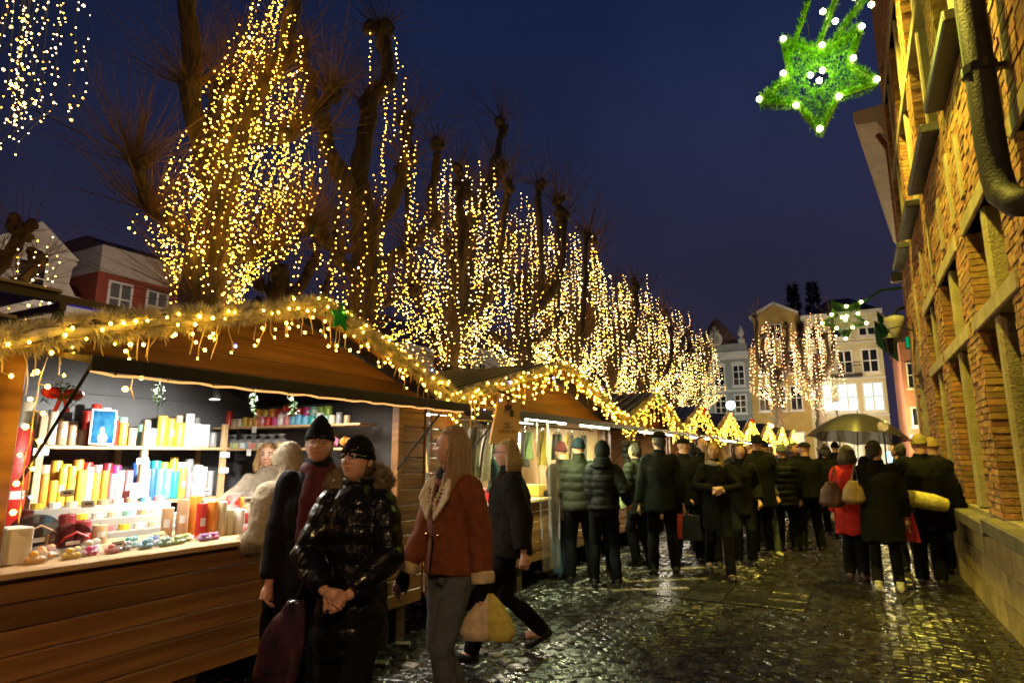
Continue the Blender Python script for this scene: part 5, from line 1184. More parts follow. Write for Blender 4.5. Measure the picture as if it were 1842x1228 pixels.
# ------------------------------------------------------------------ stars over the street
def star(label, loc, s_, bulb_r, extra_tail=True, rz=0, nf=15000):
    t = thing('tinsel_star', label, 'star', loc, rz)
    ang = [197, 262, 335, 47, 125]   # tip directions in the x-z plane
    # from the photograph: left tip, bottom tip, right tip, upper right, upper left
    tips = [(-.61, -.11), (-.03, -.63), (.54, -.22), (.44, .43), (-.31, .55)]
    inner = [(-.23, -.24), (.17, -.27), (.30, .06), (.06, .30), (-.27, .12)]
    P = []
    for a, b in zip(tips, inner): P += [a, b]
    P = [(x * s_, z * s_) for x, z in P]
    m = MB(); pts_ = []; nn = []
    fr = MB()
    for i in range(10):
        a, b = P[i], P[(i + 1) % 10]; fr.tube([(a[0], 0, a[1]), (b[0], 0, b[1])], .012, 6)
        n = 24
        for k in range(n):
            f = k / n; c = (a[0] + (b[0] - a[0]) * f, a[1] + (b[1] - a[1]) * f)
            for q in range(8): an = q * .785; pts_.append((c[0], .0 + .045 * math.sin(an) * s_ * 1.2, c[1] + .045 * math.cos(an) * s_ * 1.2)); nn.append((rng.normal(0, .3), math.sin(an), math.cos(an)))
    for i in range(5):      # filled arms
        a = np.array(tips[i]) * s_; 
        for k in range(60):
            f = rng.uniform(.25, 1); g = rng.normal(0, .06 * (1.4 - f) * s_); c = a * f + np.array([-a[1], a[0]]) / np.linalg.norm(a) * g
            for sg in (-1, 1): pts_.append((c[0], sg * .03, c[1])); nn.append((rng.normal(0, .5), sg, rng.normal(0, .5)))
    for k in range(40):
        an = k * .157
        for sg in (-1, 0, 1): pts_.append((.13 * s_ * math.cos(an), sg * .04, .13 * s_ * math.sin(an))); nn.append((math.cos(an), sg, math.sin(an)))
    fr.build('frame', M_blackm, t)
    A_ = np.array(P); nfill = 0
    while nfill < 1500:
        c = rng.uniform(-.6, .6, 2) * s_; ins = False
        for i in range(10):
            (xa, za), (xb_, zb_) = A_[i], A_[(i + 1) % 10]
            if (za > c[1]) != (zb_ > c[1]) and c[0] < (xb_ - xa) * (c[1] - za) / (zb_ - za) + xa: ins = not ins
        if not ins or math.hypot(c[0], c[1]) < .10 * s_: continue
        nfill += 1; sg = rng.choice((-1, 1)); pts_.append((c[0], sg * .035, c[1])); nn.append((rng.normal(0, .6), sg, rng.normal(0, .6)))
    if extra_tail:
        for (x0, z0, x1, z1) in ((-.24, .4, .10, 1.3), (-.02, .25, .42, 1.3), (.1, .28, .80, 1.15)):
            for k in range(60):
                f = k / 60; c = ((x0 + (x1 - x0) * f) * s_, (z0 + (z1 - z0) * f) * s_)
                for q in range(8): an = q * .785; pts_.append((c[0], .035 * math.sin(an), c[1] + .035 * math.cos(an))); nn.append((rng.normal(0, .5), math.sin(an), math.cos(an)))
            m.tube([(x0 * s_, 0, z0 * s_), (x1 * s_, 0, z1 * s_)], .03, 6)
    for i in range(10): a, b = P[i], P[(i + 1) % 10]; m.tube([(a[0], 0, a[1]), (b[0], 0, b[1])], .035 * s_ * 1.2, 6)
    fuzz(m, pts_, nn, .055 * s_, .004 * s_, nf); m.build('tinsel', M_garg, t)
    bl = [(-.31, .55), (-.61, -.11), (-.03, -.63), (.54, -.22), (.46, .43), (-.24, -.29), (.18, -.31), (.35, .09), (.07, .34), (-.34, .13), (-.07, .02), (.05, .04), (.01, -.07), (.11, .74), (.22, .58), (.57, .65), (.42, .80)]
    bm = bulbs_mesh('bulb', [(0, 0, 0)], bulb_r, [B_star])
    for x, z in bl:
        if not extra_tail and z > .5: continue
        put('bulb', bm, t, (x * s_, -.06, z * s_))
    return t
star('large green tinsel comet star with white bulbs hanging over the street', (-.01, 7.1, 5.59), 1.0, .034)
light('star_glow', 'POINT', (0, -.28, 0), 100, (.80, 1, .10), .4, parent=[o for o in bpy.data.objects if o.name.startswith('tinsel_star')][0])
cbm = thing('hanging_wire', 'thin wire carrying the large star between the buildings', 'wire', (-.06, 7.1, 6.6))
MB().tube([(-4, 0, 2.2), (-1.5, 0, .9), (0, 0, .3), (1.1, 0, .9)], .005, 4).tube([(.0, 0, .3), (0, 0, -.9)], .004, 4).build('wire', M_blackm, cbm)
s2 = star('smaller green tinsel star far down the street beside the grey lamp', (.05, 15.5, 4.5), .75, .036, False, nf=6000)
arm = thing('star_arm', 'curved pole holding the far green star out from the wall', 'bracket', (.6, 15.5, 4.7)); MB().tube([(.6, 0, .35), (.2, 0, .35), (-.2, 0, .1), (-.45, 0, -.05)], .03, 8).build('arm', mat('tinsel_arm', (.03, .12, .02), rough=.5), arm)

# ------------------------------------------------------------------ lamps, wire, canopy
def street_lamp(label, x, y, z, e, col, m_, r=.16, pole=True):
    t = thing('street_lamp', label, 'street lamp', (x, y, 0))
    if pole: MB().tube([(0, 0, 0), (0, 0, z)], [.07, .04], 10).build('pole', M_blackm, t)
    MB().ball((0, 0, z), r, 14, 10).build('globe', m_, t, smooth=True)
    light('lamp_light', 'POINT', (0, 0, z), e, col, r * 1.05, parent=t)
E_c2 = emis('cool_globe', (.55, .95, 1), 30)
street_lamp('cool white street lamp glaring in front of the grey house', -7.6, 47, 5.0, 5000, (.65, .95, 1), E_c2, .3)
street_lamp('white lamp globe beside the trees before the cream house', -.85, 47, 4.7, 10000, (1, .85, .6), emis('pale_globe', (.9, .8, 1), 30), .24)
street_lamp('amber street lamp low in front of the cream house behind the umbrella', 1.6, 44, 3.2, 16000, (1, .80, .35), emis('amber_globe', (1, .6, .15), 40), .3)
street_lamp('amber street lamp in the crowd before the ochre house', -4.9, 46, 3.4, 4500, (1, .72, .35), emis('amber_globe', (1, .7, .25), 9), .16)
fl2 = thing('flood_light', 'small cold white floodlight standing on the third stall roof', 'lamp', (-4.6, 13.2, 2.72))
MB().ball((0, 0, 0), (.13, .13, .07), 12, 8).build('lens', emis('cold_lens', (.5, .9, 1), 25), fl2, smooth=True); MB().tube([(0, 0, -.4), (0, 0, -.05)], .02, 6).build('stem', M_blackm, fl2)
light('flood', 'POINT', (0, 0, .12), 60, (.6, .95, 1), .12, parent=fl2)
street_lamp('plain globe street lamp lighting the left hand houses from the square', -19.5, 10.5, 4.6, 5000, (1, .78, .6), emis('warm_globe', (1, .8, .6), 9), .2)
street_lamp('globe street lamp hidden behind the row of trees', -19, 24, 4.6, 3600, (1, .78, .6), emis('warm_globe', (1, .8, .6), 9), .2)
wr = thing('overhead_wire', 'thin black overhead wire crossing the sky at the left', 'wire', (-12, 6, 7))
MB().tube([(0, -5, 1.0), (0, -2, .45), (0, 1, .15), (0, 4, .1), (0, 8, .5)], .012, 4).build('wire', M_blackm, wr)
cn_ = thing('terrace_canopy', 'dark steel terrace canopy with blue and red lights behind the candle stall', 'canopy', (-9, 4, 0))
for x, y in ((0, -2.2), (0, .15), (0, 2.6), (-2.5, -2.2), (-2.5, .15), (-2.5, 2.6)): MB().bbox((x - .05, y - .05, 0), (x + .05, y + .05, 3.35), .005).build('post', M_blackm, cn_)
for y in (-2.2, .15, 2.6): MB().bbox((-2.6, y - .04, 3.35), (.1, y + .04, 3.45), .005).build('beam', M_woodd, cn_)
MB().bbox((-.06, -3, 3.45), (.06, 3.4, 3.56), .005).build('front_beam', M_woodd, cn_)
MB().prism([(-2.2, 3.56), (.15, 3.56), (.15, 3.6), (-2.2, 3.6)], -2.6, .1, 'y').build('roof_sheet', mat('ochre_awning', (.32, .24, .10), rough=.7), cn_)
MB().prism([(-3, 3.45), (-.0, 3.2), (-.0, 3.16), (-3, 3.40)], -2.6, -.3, 'y').build('awning_sheet', mat('ochre_awning', (.32, .24, .10), rough=.7), cn_)
mb_ = emis('blue_led', (.02, .03, 1), 5); mr_ = emis('red_led', (1, .03, .02), 1.2)
for y, z, L_ in ((-1.9, 3.15, .3), (-1.3, 3.2, .75), (.4, 3.26, .55), (1.0, 3.2, .9)): MB().bbox((-.4, y, z), (-.3, y + L_, z + .07), .02).build('blue_light', mb_, cn_)
for y, z in ((1.3, 3.34), (1.9, 3.3), (2.3, 3.36)): MB().bbox((-.6, y, z), (-.5, y + .3, z + .035), .01).build('red_light', mr_, cn_)
# ------------------------------------------------------------------ people
DG = bpy.context.evaluated_depsgraph_get
def remesh(mb, vox, smooth=6, name='tmp'):
    me = mb.mesh(name, []) if mb.v else None
    o = bpy.data.objects.new('tmp', me); COL.objects.link(o)
    r = o.modifiers.new('r', 'REMESH'); r.mode = 'VOXEL'; r.voxel_size = vox; r.use_smooth_shade = True
    if smooth: s_ = o.modifiers.new('s', 'SMOOTH'); s_.iterations = smooth; s_.factor = .5
    bpy.context.view_layer.update()
    out = bpy.data.meshes.new_from_object(o.evaluated_get(DG()))
    bpy.data.objects.remove(o); bpy.data.meshes.remove(me)
    return out
def getco(me): a = np.empty(len(me.vertices) * 3, np.float32); me.vertices.foreach_get('co', a); return a.reshape(-1, 3)
def getno(me): a = np.empty(len(me.vertices) * 3, np.float32); me.vertices.foreach_get('normal', a); return a.reshape(-1, 3)
def setco(me, a): me.vertices.foreach_set('co', a.astype(np.float32).ravel()); me.update()
def snoise(p, f, seed=0, n=9):
    g = np.random.default_rng(seed); out = np.zeros(len(p))
    for i in range(n):
        k = g.normal(0, 1, 3); k *= f * g.uniform(.6, 1.7) / np.linalg.norm(k); out += np.sin(p @ k + g.uniform(0, 6.28) + 1.3 * np.sin(p @ (k[[1, 2, 0]] * .6) + g.uniform(0, 6)))
    return out / n
def ik(S, H, l1, l2, hint):
    S, H, hint = Vector(S), Vector(H), Vector(hint); d = H - S; L_ = min(d.length, (l1 + l2) * .995)
    if d.length > L_: H = S + d.normalized() * L_; d = H - S
    u = d.normalized(); a = (l1 * l1 - l2 * l2 + L_ * L_) / (2 * L_); hh = math.sqrt(max(l1 * l1 - a * a, 0))
    q = hint - u * hint.dot(u); q = q.normalized() if q.length > 1e-4 else u.orthogonal().normalized()
    return S + u * a + q * hh, H
def hand_geo(mb, Wp, d, up, s_, side, curl=.5):
    """palm, four fingers and thumb; d = direction of hand, up = back of hand"""
    d = Vector(d).normalized(); up = Vector(up); up = (up - d * up.dot(d)).normalized(); x = d.cross(up) * side
    Wp = Vector(Wp)
    def pt(a, b, c): return Wp + d * a * s_ + x * b * s_ + up * c * s_
    mb.tube([pt(-.03, 0, 0), pt(.01, 0, 0), pt(.04, .003, 0), pt(.085, .0, 0)], [.025 * s_, .027 * s_, .036 * s_, .034 * s_], 10, flat=.45 if abs((d.cross(Vector((0, 0, 1)))).normalized().dot(x)) > .7 else 1.)
    mb.ball(pt(.045, 0, 0), (.036 * s_,) * 3, 10, 8, M=Matrix(((x.x, d.x, up.x), (x.y, d.y, up.y), (x.z, d.z, up.z))) @ Matrix.Diagonal((1, 1.25, .42)))
    for i, (b, L_, dr_) in enumerate(((.033, .070, .0088), (.0112, .078, .0090), (-.0108, .073, .0088), (-.032, .058, .0080))):
        c = curl * (1 + .12 * i); p0 = pt(.075, b, 0); path = [pt(.06, b, 0), p0]; ang = 0; cur = p0
        for seg in (.45, .3, .25):
            ang += c * 1.0; cur = cur + (d * math.cos(ang) - up * math.sin(ang)) * L_ * seg * s_; path.append(cur)
        mb.tube(path, [dr_ * s_, dr_ * s_, dr_ * .95 * s_, dr_ * .88 * s_, dr_ * .7 * s_], 8)
    th = [pt(.01, .026, -.004), pt(.035, .047, -.014), pt(.06, .052, -.024), pt(.08, .045, -.036)]
    mb.tube(th, [.014 * s_, .013 * s_, .011 * s_, .009 * s_], 8)
def head_geo(mb, Mh, s_, face=True, heavy=0., hi=True):
    n, m = (44, 30) if hi else (20, 14)
    V = []; 
    for j in range(m + 1):
        ph = math.pi * j / m - math.pi / 2
        for k in range(n):
            t = 2 * math.pi * k / n
            x, y, z = math.cos(ph) * math.cos(t), math.cos(ph) * math.sin(t), math.sin(ph)
            px, py, pz = x * .073, y * .095, z * .118
            if z < 0:
                f = -z; px *= 1 - .22 * f ** 1.6 + heavy * .10 * f; py = py * (1 - .12 * f) + .006 * f
                if y < 0: py *= 1 - .35 * f
            if z > .1: px *= 1 + .04 * math.sin((z - .1) * 3)
            if y < 0 and z > -.2: py *= 1.04
            if face and y > 0:
                u = px / .073; v_ = pz / .118
                g = lambda cu, cv, su, sv: math.exp(-((u - cu) / su) ** 2 - ((v_ - cv) / sv) ** 2)
                py += -.004 * (1 - abs(u)) * max(0, .3 - abs(v_))
                for sg in (-1, 1):
                    py -= .012 * g(sg * .42, .10, .24, .13); py += .0055 * g(sg * .42, .30, .34, .09); py += .007 * g(sg * .5, -.16, .25, .2)
                if v_ > -.26: py += .026 * math.exp(-(u / .17) ** 2) * max(0, min(1, (.24 - v_) / .40)) * (1 if v_ > -.17 else max(0, (v_ + .26) / .09))
                py += .007 * g(0, -.19, .27, .06)
                py += .008 * g(0, -.40, .30, .045); py += .009 * g(0, -.50, .26, .045); py -= .005 * g(0, -.445, .34, .018)
                py += .011 * g(0, -.78, .36, .17)
            V.append(Mh @ Vector((px * s_, py * s_, pz * s_)))
    F = [(j * n + k, j * n + (k + 1) % n, (j + 1) * n + (k + 1) % n, (j + 1) * n + k) for j in range(m) for k in range(n)]
    mb.add(V, F)
    for sg in (-1, 1):
        mb.ball(Mh @ Vector((sg * .076 * s_, -.012 * s_, -.002)), (.010 * s_, .018 * s_, .031 * s_), 8, 6, M=Mh.to_3x3().normalized() @ Matrix.Rotation(sg * .35, 3, 'Z'))

def person(label, x, y, face, H=1.7, coat=None, legs=None, shoes=None, hat=None, hair=None, pose='stand', headyaw=0, headtilt=0, group=None, vox=.013,
           handL=None, handR=None, elbL=None, elbR=None, feet=None, glasses=False, scarf=None, female=False, detail=False, skin=None, lean=0., curl=.5, upL=None, upR=None, dirL=None, dirR=None, heavy=0., z0=0., show_eyes=False, wide=1.):
    s_ = H / 1.75; rz = math.atan2(-face[0], face[1])
    if not detail:      # small individual differences of posture
        headyaw = headyaw or float(rng.normal(0, 14)); lean = lean or float(rng.uniform(-.01, .045))
        if feet is None and pose == 'stand': feet = [(-.11 + rng.normal(0, .02), rng.normal(0, .06), 0), (.11 + rng.normal(0, .02), rng.normal(0, .06), 0)]
        if handL is None: handL = [(-.24, .05, .79), (-.22, .16, .92), (-.12, .27, 1.05)][rng.integers(0, 3)]
        if handR is None: handR = [(.24, .08, .79), (.22, .16, .92), (.14, .27, 1.08)][rng.integers(0, 3)]
    skin = skin or M_skin
    coat = dict(dict(c=(.03, .03, .032), hem=.75, puff=0, name='black', th=.03, rough=.85, open_=False), **(coat or {})); legs = dict(dict(c=(.03, .035, .05), name='navy', r=1.07), **(legs or {}))
    k = s_
    W = (.86 if female else .93) * wide
    if feet is None: feet = [(-.10, .0, 0), (.10, .02, 0)] if pose == 'stand' else [(-.09, .28, .0), (.09, -.30, .07)]
    hipz = .93; 
    if pose != 'stand': hipz = .90
    hips = [(-.09, 0, hipz), (.09, 0, hipz)]
    fl_ = [np.array(f, float) for f in feet]
    kn = []
    for hp_, ft in zip(hips, fl_):
        ank = (ft[0], ft[1], ft[2] + .085); K, A = ik(hp_, ank, .44, .435, (0, 1, 0)); kn.append((tuple(hp_), tuple(K), tuple(A)))
    lx = lean
    def T(z): return lx * max(0, z - hipz) / .6     # forward lean offset
    sh_ = [(-.170 * W, T(1.41), 1.40), (.170 * W, T(1.41), 1.40)]
    hL = handL or (-.23, .07, .79); hR = handR or (.23, .09, .80)
    EL, HL = ik(sh_[0], hL, .29, .27, elbL or (-.12, -1, 0)); ER, HR = ik(sh_[1], hR, .29, .27, elbR or (.12, -1, 0))
    hc = Vector((0, T(1.6) + .03, 1.625)); Mh = Matrix.Translation(hc) @ Matrix.Rotation(R(headyaw), 4, 'Z') @ Matrix.Rotation(R(-headtilt), 4, 'X')
    # ---- body (one continuous mesh)
    b = MB()
    head_geo(b, Mh, 1., True, heavy, detail)
    ny = T(1.5)
    b.tube([(0, ny - .012, 1.40), (0, ny - .005, 1.48), (hc.x, hc.y - .02, 1.60)], [.075, .060 + heavy * .01, .058], 14)
    b.rings([(0, 0, .86, .15, .10), (0, 0, .95, .165, .115), (0, T(1.1) , 1.12, .135 * W, .10), (0, T(1.28), 1.28, .165 * W, .115), (0, T(1.38), 1.38, .150 * W, .085), (0, T(1.47), 1.46, .06, .06)], 18)
    for (h_, K, A), ft in zip(kn, fl_):
        b.tube([h_, K, A], [.085, .055, .042], 12); b.tube([A, (A[0], A[1] + .02, ft[2] + .05), (A[0], A[1] + .15, ft[2] + .04)], [.04, .042, .03], 10)
    for S, E_, Hh, dd, uu, sd in ((sh_[0], EL, HL, dirL, upL, -1), (sh_[1], ER, HR, dirR, upR, 1)):
        b.tube([Vector(S) - Vector((0, 0, .03)), E_, Hh], [.035, .035, .026], 10)
        dv = Vector(dd) if dd else (Hh - E_).normalized(); hand_geo(b, Hh + dv.normalized() * .02, dv, uu or (sd, 0, .2), 1., sd * 1, curl)
    bm_ = remesh(b, .005 if detail else vox, 2 if detail else 3)
    co = getco(bm_); co *= k
    bm_.materials.append(skin)
    if detail:
        bm_.materials.append(M_lip); inv = Mh.inverted(); hl = np.array([inv @ Vector(p) for p in (co / k)]) if len(co) < 90000 else None
        if hl is not None:
            lipv = (hl[:, 1] > .07) & (np.abs(hl[:, 0]) < .024) & (np.abs(hl[:, 2] + .053) < .0085 * (1 - np.abs(hl[:, 0]) / .03))
            for p in bm_.polygons:
                if all(lipv[i] for i in p.vertices): p.material_index = 1
    setco(bm_, co); bm_.name = 'person'
    root = put('person', bm_, None, (x, y, z0), (0, 0, rz)); tag(root, label, 'person', group)
    def child(me, name, m, par=None): me.materials.clear(); me.materials.append(m); return put(name, me, par or root)
    # ---- eyes, brows
    if detail or show_eyes:
        for sg in (-1, 1):
            m = MB(); c = Mh @ Vector((sg * .031, .0795, .012)); m.ball(c * k, .0118 * k, 10, 8); c2 = Mh @ Vector((sg * .031, .0868, .011)); m.ball(c2 * k, .0062 * k, 8, 6, mi=1); m.build('eye', [M_eyew, M_pupil], root, smooth=True)
            m = MB(); m.tube([tuple((Mh @ Vector((sg * (.014 + .035 * f), .0995 - .012 * f * f, .036 + .006 * math.sin(f * 2.5)))) * k) for f in (0, .33, .66, 1)], [.0025, .0035, .003, .0015], 5); m.build('eyebrow', mat('brow', (.10, .07, .05), rough=.9), root)
            m = MB(); m.tube([tuple((Mh @ Vector((sg * (.018 + .026 * f), .0915 - .008 * f * f, .0165 + .003 * math.sin(f * 3.1)))) * k) for f in (0, .33, .66, 1)], [.003, .0052, .005, .003], 5); m.build('eyelid', skin, root, smooth=True)
    # ---- trousers
    m = MB(); lr = legs['r']
    m.rings([(0, 0, hipz - .09, .155 * lr, .115 * lr), (0, 0, hipz + .03, .17 * lr, .125 * lr), (0, 0, hipz + .12, .155, .11)], 18)
    for h_, K, A in kn: 
        K = Vector(K); A = Vector(A)
        m.tube([(h_[0], h_[1], h_[2]), K + Vector((0, 0, .1)) * .0, K + (A - K) * .45 + Vector((0, -.012, 0)), A - Vector((0, 0, .02))], [.100 * lr, .074 * lr, .072 * lr, .066 * lr], 14)
    me = remesh(m, vox, 3); co = getco(me); nn = getno(me)
    co += nn * (.009 * snoise(co * [1, 1, .9], 42, 3))[:, None]; setco(me, co * k); child(me, 'trousers', cloth('legs_' + legs['name'], legs['c']))
    # ---- shoes
    sc_ = shoes or {'c': (.02, .018, .016), 'name': 'black'}
    for (h_, K, A), ft in zip(kn, fl_):
        ax, ay, az = A[0], A[1], ft[2]; tp = -1.0 if az > .03 else 0
        m = MB(); M_ = Matrix.Translation((ax, ay, az + .045)) @ Matrix.Rotation(R(-28) if tp else 0, 4, 'X')
        def q(a, b_, c): return M_ @ Vector((a, b_, c - .045))
        m.tube([q(0, -.07, .04), q(0, -.03, .045), q(0, .06, .04), q(0, .14, .034), q(0, .185, .028)], [.034, .044, .044, .042, .022], 12); m.tube([q(0, -.02, .04), q(0, -.015, .12)], [.045, .048], 12); m.ball(q(0, .05, .012), (.044, .13, .014), 12, 6, M=M_.to_3x3())
        me = remesh(m, .009, 2); co = getco(me); co[:, 2] = np.maximum(co[:, 2], .004) if not tp else co[:, 2]; setco(me, co * k); child(me, 'shoe', mat('leather_' + sc_['name'], sc_['c'], rough=.35, bump=.1))
    # ---- coat
    th = coat['th']; hem = coat['hem']; pf = coat['puff']; flare = coat.get('flare', .012)
    m = MB()
    rg = [(0, T(hem) * .5, hem, .165 * W + th + flare, .125 + th + flare * .7), (0, 0, hem + .03, .17 * W + th + flare, .128 + th + flare * .7)]
    if hem < .86: rg.append((0, 0, .93, .172 * W + th, .125 + th))
    rg += [(0, T(1.1), 1.10, (.150 if female else .162) * W + th, .115 + th), (0, T(1.27), 1.27, .168 * W + th, .122 + th), (0, T(1.36), 1.36, .168 * W + th * .7, .108 + th * .8), (0, T(1.41), 1.415, .145 * W + th * .4, .095 + th * .6), (0, T(1.45), 1.455, .108 * W + th * .2, .085 + th * .3), (0, ny, 1.49, .082, .078), (0, ny, 1.515, .078, .075)]
    m.rings(rg, 24)
    for S, E_, Hh in ((sh_[0], EL, HL), (sh_[1], ER, HR)):
        S = Vector(S) + Vector((0, 0, -.045)); m.ball(S + Vector((-.012 if S.x > 0 else .012, 0, .02)), .068 + th * .75, 14, 10); m.tube([S, S + (E_ - S) * .5, E_, E_ + (Hh - E_) * .5, Hh + (E_ - Hh) * .06], [.062 + th * .9, .055 + th * .8, .049 + th * .75, .043 + th * .65, .036 + th * .55], 14)
    col_r = coat.get('collar', .035)
    m.tube([(0, ny - .02, 1.44), (0, ny - .012, 1.49), (0, ny - .014, 1.495 + col_r)], [.092, .086, .082], 18)
    me = remesh(m, min(vox, .009) if detail else vox, 4); co = getco(me); nn = getno(me)
    fold = .017 * snoise(co * [1, 1, .5], 24, 5) + .006 * snoise(co, 60, 6)
    if pf:
        tz = co[:, 2] + .02 * snoise(co, 12, 8); ridge = np.abs(np.sin(math.pi * tz / pf)); co += nn * ((ridge ** .6 - .6) * .011 * (1 + .5 * snoise(co, 30, 14)) + .006 * snoise(co, 45, 2) + .004 * snoise(co, 130, 12))[:, None]
    else: co += nn * fold[:, None]
    if hem < .8: co[:, 2] += np.where(co[:, 2] < hem + .06, .012 * np.sin(np.arctan2(co[:, 1], co[:, 0]) * 5), 0)
    cm_ = coat.get('mat') or cloth('coat_' + coat['name'], coat['c'], rough=coat['rough'], coat=coat.get('gloss', 0), bs=coat.get('bs', 200), c2=coat.get('c2'))
    setco(me, co * k); ct = child(me, 'coat', cm_)
    # front zip/placket and pocket flaps
    def surf(z, dy=.004): 
        for a, c in zip(rg[:-1], rg[1:]):
            if a[2] <= z <= c[2]: f = (z - a[2]) / (c[2] - a[2] + 1e-9); return a[1] + (c[1] - a[1]) * f + a[4] + (c[4] - a[4]) * f + dy
        return .15
    m = MB(); zz = np.linspace(max(hem, .8) + .02, 1.40, 8); m.tube([(0, surf(z) * k, z * k) for z in zz], .006 * k, 5); m.build('zip', cloth('trim_dark', (.012, .012, .012)), ct)
    # cuffs
    if coat.get('cuff'):
        for E_, Hh in ((EL, HL), (ER, HR)):
            m = MB(); a = E_ + (Hh - E_) * .72; c = E_ + (Hh - E_) * .97; m.tube([a, a + (c - a) * .5, c], [.068, .070, .066], 14); me = remesh(m, .008, 2); co = getco(me); co += getno(me) * (.003 * snoise(co, 120, 9))[:, None]; setco(me, co * k); child(me, 'cuff', coat['cuff'], ct)
    # ---- scarf
    if scarf:
        m = MB(); yy = ny
        ring_ = [(.082 * math.cos(a), yy + .005 + .082 * math.sin(a), 1.462 + .014 * math.sin(a * 2 + 1)) for a in np.linspace(0, 6.28, 15)]
        m.tube(ring_, [.030] * 15, 10); m.tube([(q_[0] * .95, q_[1] * .98, q_[2] + .028) for q_ in ring_], .018, 10)
        if scarf.get('tail', True): m.tube([(.03, yy + .10, 1.45), (.045, surf(1.3, .015), 1.32), (.05, surf(1.1, .012), 1.12), (.05, surf(1.0, .012), .98)], [.035, .04, .045, .045], 10, flat=.5); m.tube([(-.03, yy + .10, 1.45), (-.035, surf(1.3, .02), 1.32), (-.04, surf(1.15, .015), 1.15)], [.035, .04, .042], 10, flat=.5)
        me = remesh(m, .010, 3); co = getco(me); co += getno(me) * (.006 * snoise(co, 70, 4))[:, None]; setco(me, co * k); child(me, 'scarf', cloth('scarf_' + scarf['name'], scarf['c']))
    Mk = Matrix.Scale(k, 4) @ Mh
    # ---- hair
    if hair:
        m = MB(); st = hair['style']
        def hb(c, r, **kk): m.ball(Mh @ Vector(c), r, 16, 12, M=Mh.to_3x3())
        hb((0, -.014, .022), (.083, .098, .112))
        if st in ('long', 'bob'):
            L_ = -.32 if st == 'long' else -.14
            n_ = 13
            for i in range(n_):
                a = math.pi * (1 + i / (n_ - 1)) ; a = math.pi + (i / (n_ - 1)) * math.pi     # back half from left ear round to right
                cx, cyy = .078 * math.cos(a), -.002 + .088 * math.sin(a)
                fl2_ = 1 + (.25 if st == 'bob' else .15)
                pth = [Mh @ Vector((cx * .8, cyy * .8, .07)), Mh @ Vector((cx, cyy, .0)), Mh @ Vector((cx * fl2_, cyy * fl2_, L_ * .5)), Mh @ Vector((cx * (fl2_ + (.05 if st == 'long' else -.12)), cyy * fl2_ + (.02 if st == 'long' else 0), L_))]
                m.tube(pth, [.03, .032, .034, .022], 8)
            for sg in (-1, 1):
                m.tube([Mh @ Vector((sg * .045, .045, .085)), Mh @ Vector((sg * .076, .012, .04)), Mh @ Vector((sg * .084, -.005, -.05)), Mh @ Vector((sg * .09, .01 if st == 'long' else -.01, L_ * .8))], [.020, .020, .022, .018], 8)
        elif st == 'short':
            hb((0, -.03, .0), (.083, .085, .11)); m.tube([Mh @ Vector((0, -.055, -.04)), Mh @ Vector((0, -.045, -.10))], [.06, .045], 12)
        elif st == 'bun': hb((0, -.12, .05), (.04, .04, .04))
        me = remesh(m, .0075 if detail else .012, 3); co = getco(me) / 1.; nn = getno(me)
        inv = Mh.inverted(); hl = co - np.array(hc)
        rel_ = np.array([(inv @ Vector(p)) for p in co])
        a = np.arctan2(rel_[:, 0], rel_[:, 1]); co += nn * (.0035 * np.sin(a * 42 + 3 * np.sin(rel_[:, 2] * 22)) + .003 * snoise(rel_ * [1, 1, .2], 120, 3))[:, None]
        hair_surf = (rel_, nn)
        # open the face: push verts in front of the face line backwards
        fm = (rel_[:, 1] > .018) & (rel_[:, 2] < .078) & (rel_[:, 2] > -.15)
        fwd = np.array(Mh.to_3x3() @ Vector((0, 1, 0))); co[fm] -= fwd * (rel_[fm, 1] - .012)[:, None]
        setco(me, co * k); hm = child(me, 'hair', mat('hair_' + hair['name'], hair['c'], hair.get('c2'), ns=30, rough=.45, bump=.8, bs=60, stretch=(3, 3, .25)))
        if detail and st in ('long', 'bob'):
            sm = MB(); L2 = -.36 if st == 'long' else -.15
            for i in range(260):
                a = rng.uniform(math.pi * .96, math.pi * 2.04); part = rng.normal(0, .008); rr = rng.uniform(1.0, 1.12); w1 = rng.normal(0, .008); ln = L2 * rng.uniform(.75, 1.05)
                cx, cyy = .088 * rr * math.cos(a), -.006 + .098 * rr * math.sin(a)
                pth = [(part, -.01 + .03 * math.sin(a), .137), (cx * .62, cyy * .62 - .004, .115), (cx * .97, cyy * .97, .05), (cx * 1.06 + w1, cyy * 1.06, -.03), (cx * 1.14 + w1 * 1.5, cyy * 1.12, ln * .6), (cx * (1.12 if st == 'long' else .98) + w1 * 2, cyy * 1.08 + .01, ln)]
                sm.tube([tuple((Mh @ Vector(q_)) * k) for q_ in pth], [.0012, .0018, .002, .002, .0018, .0006], 3, cap=False)
            stuff(sm.build('hair_strands', MATS['hair_' + hair['name']], hm))
    # ---- hats
    if hat:
        st = hat['style']; m = MB()
        def dome(zb, zt, rx, ry, point=0, seg=9):
            V = []; n = 26
            for j in range(seg + 1):
                f = j / seg; z = zb + (zt - zb) * (f if point == 0 else f); r = math.sqrt(max(1 - (f ** 2), 0)) if not point else (1 - f ** 1.7) ** .75
                r = max(r, .02)
                for q in range(n):
                    t = 2 * math.pi * q / n; rib = 1 + .02 * math.cos(q * 13) * (1 if hat.get('rib', True) else 0)
                    V.append(Mh @ Vector((rx * r * rib * math.cos(t), -.008 + ry * r * rib * math.sin(t), z)))
            F = [(j * n + q, j * n + (q + 1) % n, (j + 1) * n + (q + 1) % n, (j + 1) * n + q) for j in range(seg) for q in range(n)]
            F += [tuple(range(n))[::-1], tuple(range(seg * n, seg * n + n))]; m.add(V, F)
